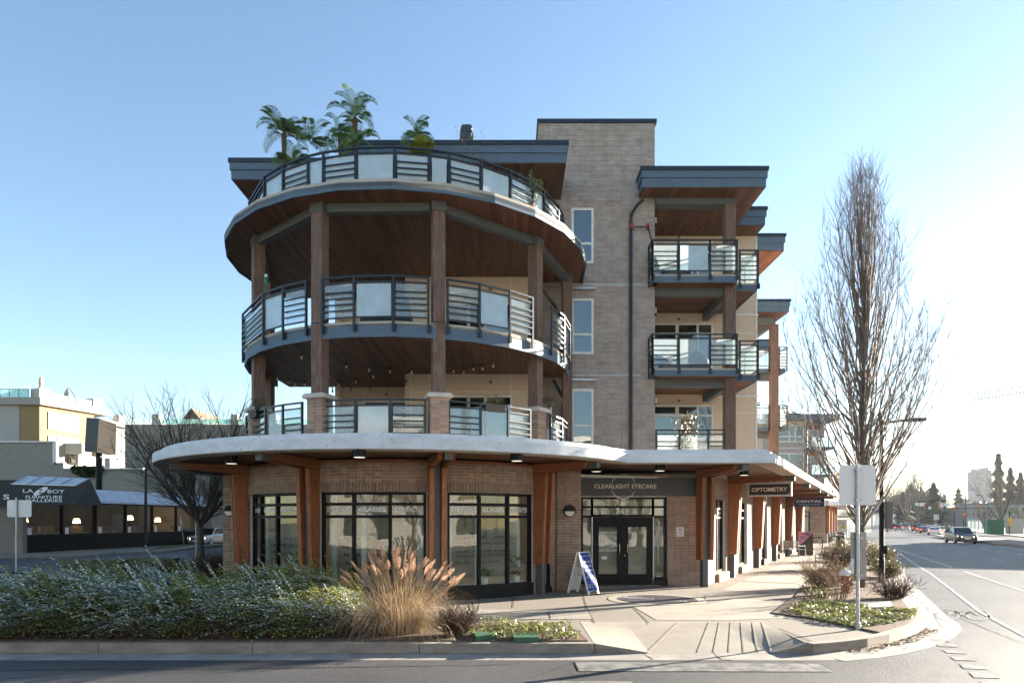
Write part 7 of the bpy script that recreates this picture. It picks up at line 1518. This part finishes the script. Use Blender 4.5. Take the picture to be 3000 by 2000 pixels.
# ---------------------------------------------------------------- far trees
conl = leafmat('conifer_needles',[(.012,.03,.015),(.03,.05,.025),(.02,.04,.02),(.04,.06,.03)], .7, .1)
def conifer(base, H, R_, lab, seed, name='conifer_tree', n_=1700, group=None):
    r = random.Random(seed); t = thing(name, lab, 'tree', base, group=group); b = MB(); base = Vector(base)
    for k in range(n_):
        f = r.random()**.8; z = H*(.08+.92*f); rr = R_*(1-f)**.75*(.75+.35*math.sin(f*37+seed))*(.35+.65*r.random()**.5); a = r.uniform(0,6.283); c = base+Vector((rr*math.cos(a),rr*math.sin(a),z-rr*.18)); o = Vector((math.cos(a),math.sin(a),-.35)).normalized(); s_ = Vector((-o.y,o.x,0)).normalized(); L = H*.06*(.6+.8*r.random()); b.quad(c-o*L*.5-s_*L*.28, c-o*L*.5+s_*L*.28, c+o*L*.5+s_*L*.12+V(0,0,-L*.15), c+o*L*.5-s_*L*.12+V(0,0,-L*.15))
    b.build('crown', conl, t); MB().tube([base,base+V(0,0,H*.95)],[H*.02,H*.004],7).build('trunk', M['bark'], t)
for k, (px, py, Y, wpx, lab) in enumerate(((2668,1418,235,36,'tall dark conifer left of the far conifer pair'),(2735,1412,240,44,'broad dark conifer right of the far conifer pair'),(2700,1432,260,40,'conifer filling the gap between the far pair'),(2645,1440,225,30,'shorter conifer at the left of the far grove'),(2765,1455,250,26,'small conifer at the right of the far grove'),(2808,1428,420,30,'hazy round tree on the far hill crest'),(2925,1330,330,30,'tall conifer behind the right bare tree'),(2990,1385,300,40,'broad conifer at the right edge of the view'),(2960,1370,310,30,'second conifer behind the right bare tree'))):
    z0 = prof(Y); conifer((nX(px,Y),Y,z0), nZ(py,Y)-z0, wpx*Y/2000*(1.5 if px < 2790 else 1.1), lab, 70+k, n_=2600)
fart = mat('far_bare_twigs', (.15,.125,.11), (.11,.09,.08), .9, 1)
for k, (px, py, Y, sp_, lab) in enumerate(((2690,1340,215,.45,'tall bare tree above the far conifers'),(2655,1372,200,.5,'bare tree at the left of the far grove'),(2600,1395,150,.5,'bare tree behind the left traffic signals'),(2630,1380,240,.55,'wide bare tree behind the far queue of cars'),(2935,1345,112,.75,'big bare tree on the right pavement beside the green cabinet'),(2990,1440,120,.8,'bare spreading tree at the right edge of the view'),(2885,1440,125,.85,'bare tree in front of the skyline towers'),(2760,1425,290,.5,'bare tree at the foot of the hill road'),(2348,1265,58,.4,'young bare tree standing before the farther flats'))):
    z0 = prof(Y)+(.14 if px > 2850 else 0); H = nZ(py,Y)-z0; vase_tree((nX(px,Y),Y,z0), H*.92, sp_, lab, 7, 'bare_tree', 90+k, H*.02, .22, .72, m=fart)
# the hill woods that close the street
hb = MB(); rr_ = random.Random(8)
for k in range(9000):
    px = rr_.uniform(2540,3300); Y = rr_.uniform(430,700); f = .35+.65*math.sin((px-2500)/130.)**2; gap = abs(px-2785) < 16
    if gap: continue
    z = prof(Y)+rr_.random()*13*f; c = V(nX(px,Y),Y,z); leafquad(hb, c, 3.2, 2.)
tag(hb.build('hill_woods', leafmat('hill_wood_leaf',[(.05,.06,.05),(.09,.085,.075),(.07,.075,.06)])),'distant wooded hillside at the end of the avenue','woods',kind='stuff')
# light winter haze
hzb = MB().box(-900,1400,-60,1300,-1.6,120).build('haze', None); hm = bpy.data.materials.new('haze'); hm.use_nodes = True; hn = hm.node_tree; hn.nodes.remove(hn.nodes['Principled BSDF']); pv = hn.nodes.new('ShaderNodeVolumePrincipled'); pv.inputs['Color'].default_value = (.9,.94,1,1); pv.inputs['Density'].default_value = .00007; pv.inputs['Anisotropy'].default_value = .3; hn.links.new(pv.outputs[0], hn.nodes['Material Output'].inputs['Volume']); hzb.data.materials.append(hm); tag(hzb, 'thin pale winter haze in the air along the avenue', 'haze', kind='stuff')
# ---------------------------------------------------------------- the rest of the place, out of the frame: it shades the avenue, shows in the shop glass and bounces light
ob = thing('office_block','flat-roofed tan office block across the avenue beyond the right edge','building',tuple(S(70,32))); tan = mat('tan_stucco', (.42,.34,.25), (.38,.3,.22), .85, .8)
MB().obox(S(66,32.5,3.8), SD*18, SN*7.5, V(0,0,3.95)).build('wall', tan, ob)
for k in range(9):
    for j in range(2): MB().obox(S(50+k*4,24.95,1.6+j*3.2), SD*1.2, SN*.05, V(0,0,.9)).build('window', M['glass_up'], ob)
for k, (x, w_, h_, cc, lab) in enumerate(((-46,26,8,(.56,.52,.47),'unseen cream three-storey row behind the viewer, kept pale to bounce light, left end'),(-19.5,30,9,(.58,.54,.49),'unseen long stucco shops straight behind the viewer, kept pale to bounce light'),(11,34,9,(.56,.52,.47),'unseen three-storey block behind the viewer, kept pale to bounce light, right end'))):  # unseen row, set close and pale to bounce fill light onto the facade
    Yb = -15.5; t = thing('bounce_building', lab, 'building', (x+w_/2,Yb,-.1)); m = mat('bounce_wall_%d' % k, cc, tuple(c_*.85 for c_ in cc), .85, .5); MB().box(x,x+w_,Yb-12,Yb,-.15,h_).build('wall', m, t); MB().box(x-.2,x+w_+.2,Yb-12,Yb+.4,h_,h_+.4).build('cornice', M['trim'], t)
    for i in range(6):
        for j in range(3): MB().box(x+1+i*w_/6,x+1+i*w_/6+w_*.08,Yb+.01,Yb+.06,.8+j*3.1,2.4+j*3.1).build('window', M['glass_up'], t)
for k, x in enumerate((-15,-7.5,.5,9,17)): vase_tree((x,-11-(k % 2)*1.5,-.15), 8.5, .8, 'bare street tree behind the viewer, number %s from the left' % ('one','two','three','four','five')[k], 7, 'bare_tree', 120+k, .15, .25, .7)
for s in list(bpy.data.scenes):
    if s.name == 'lettering_workshop': bpy.data.scenes.remove(s)
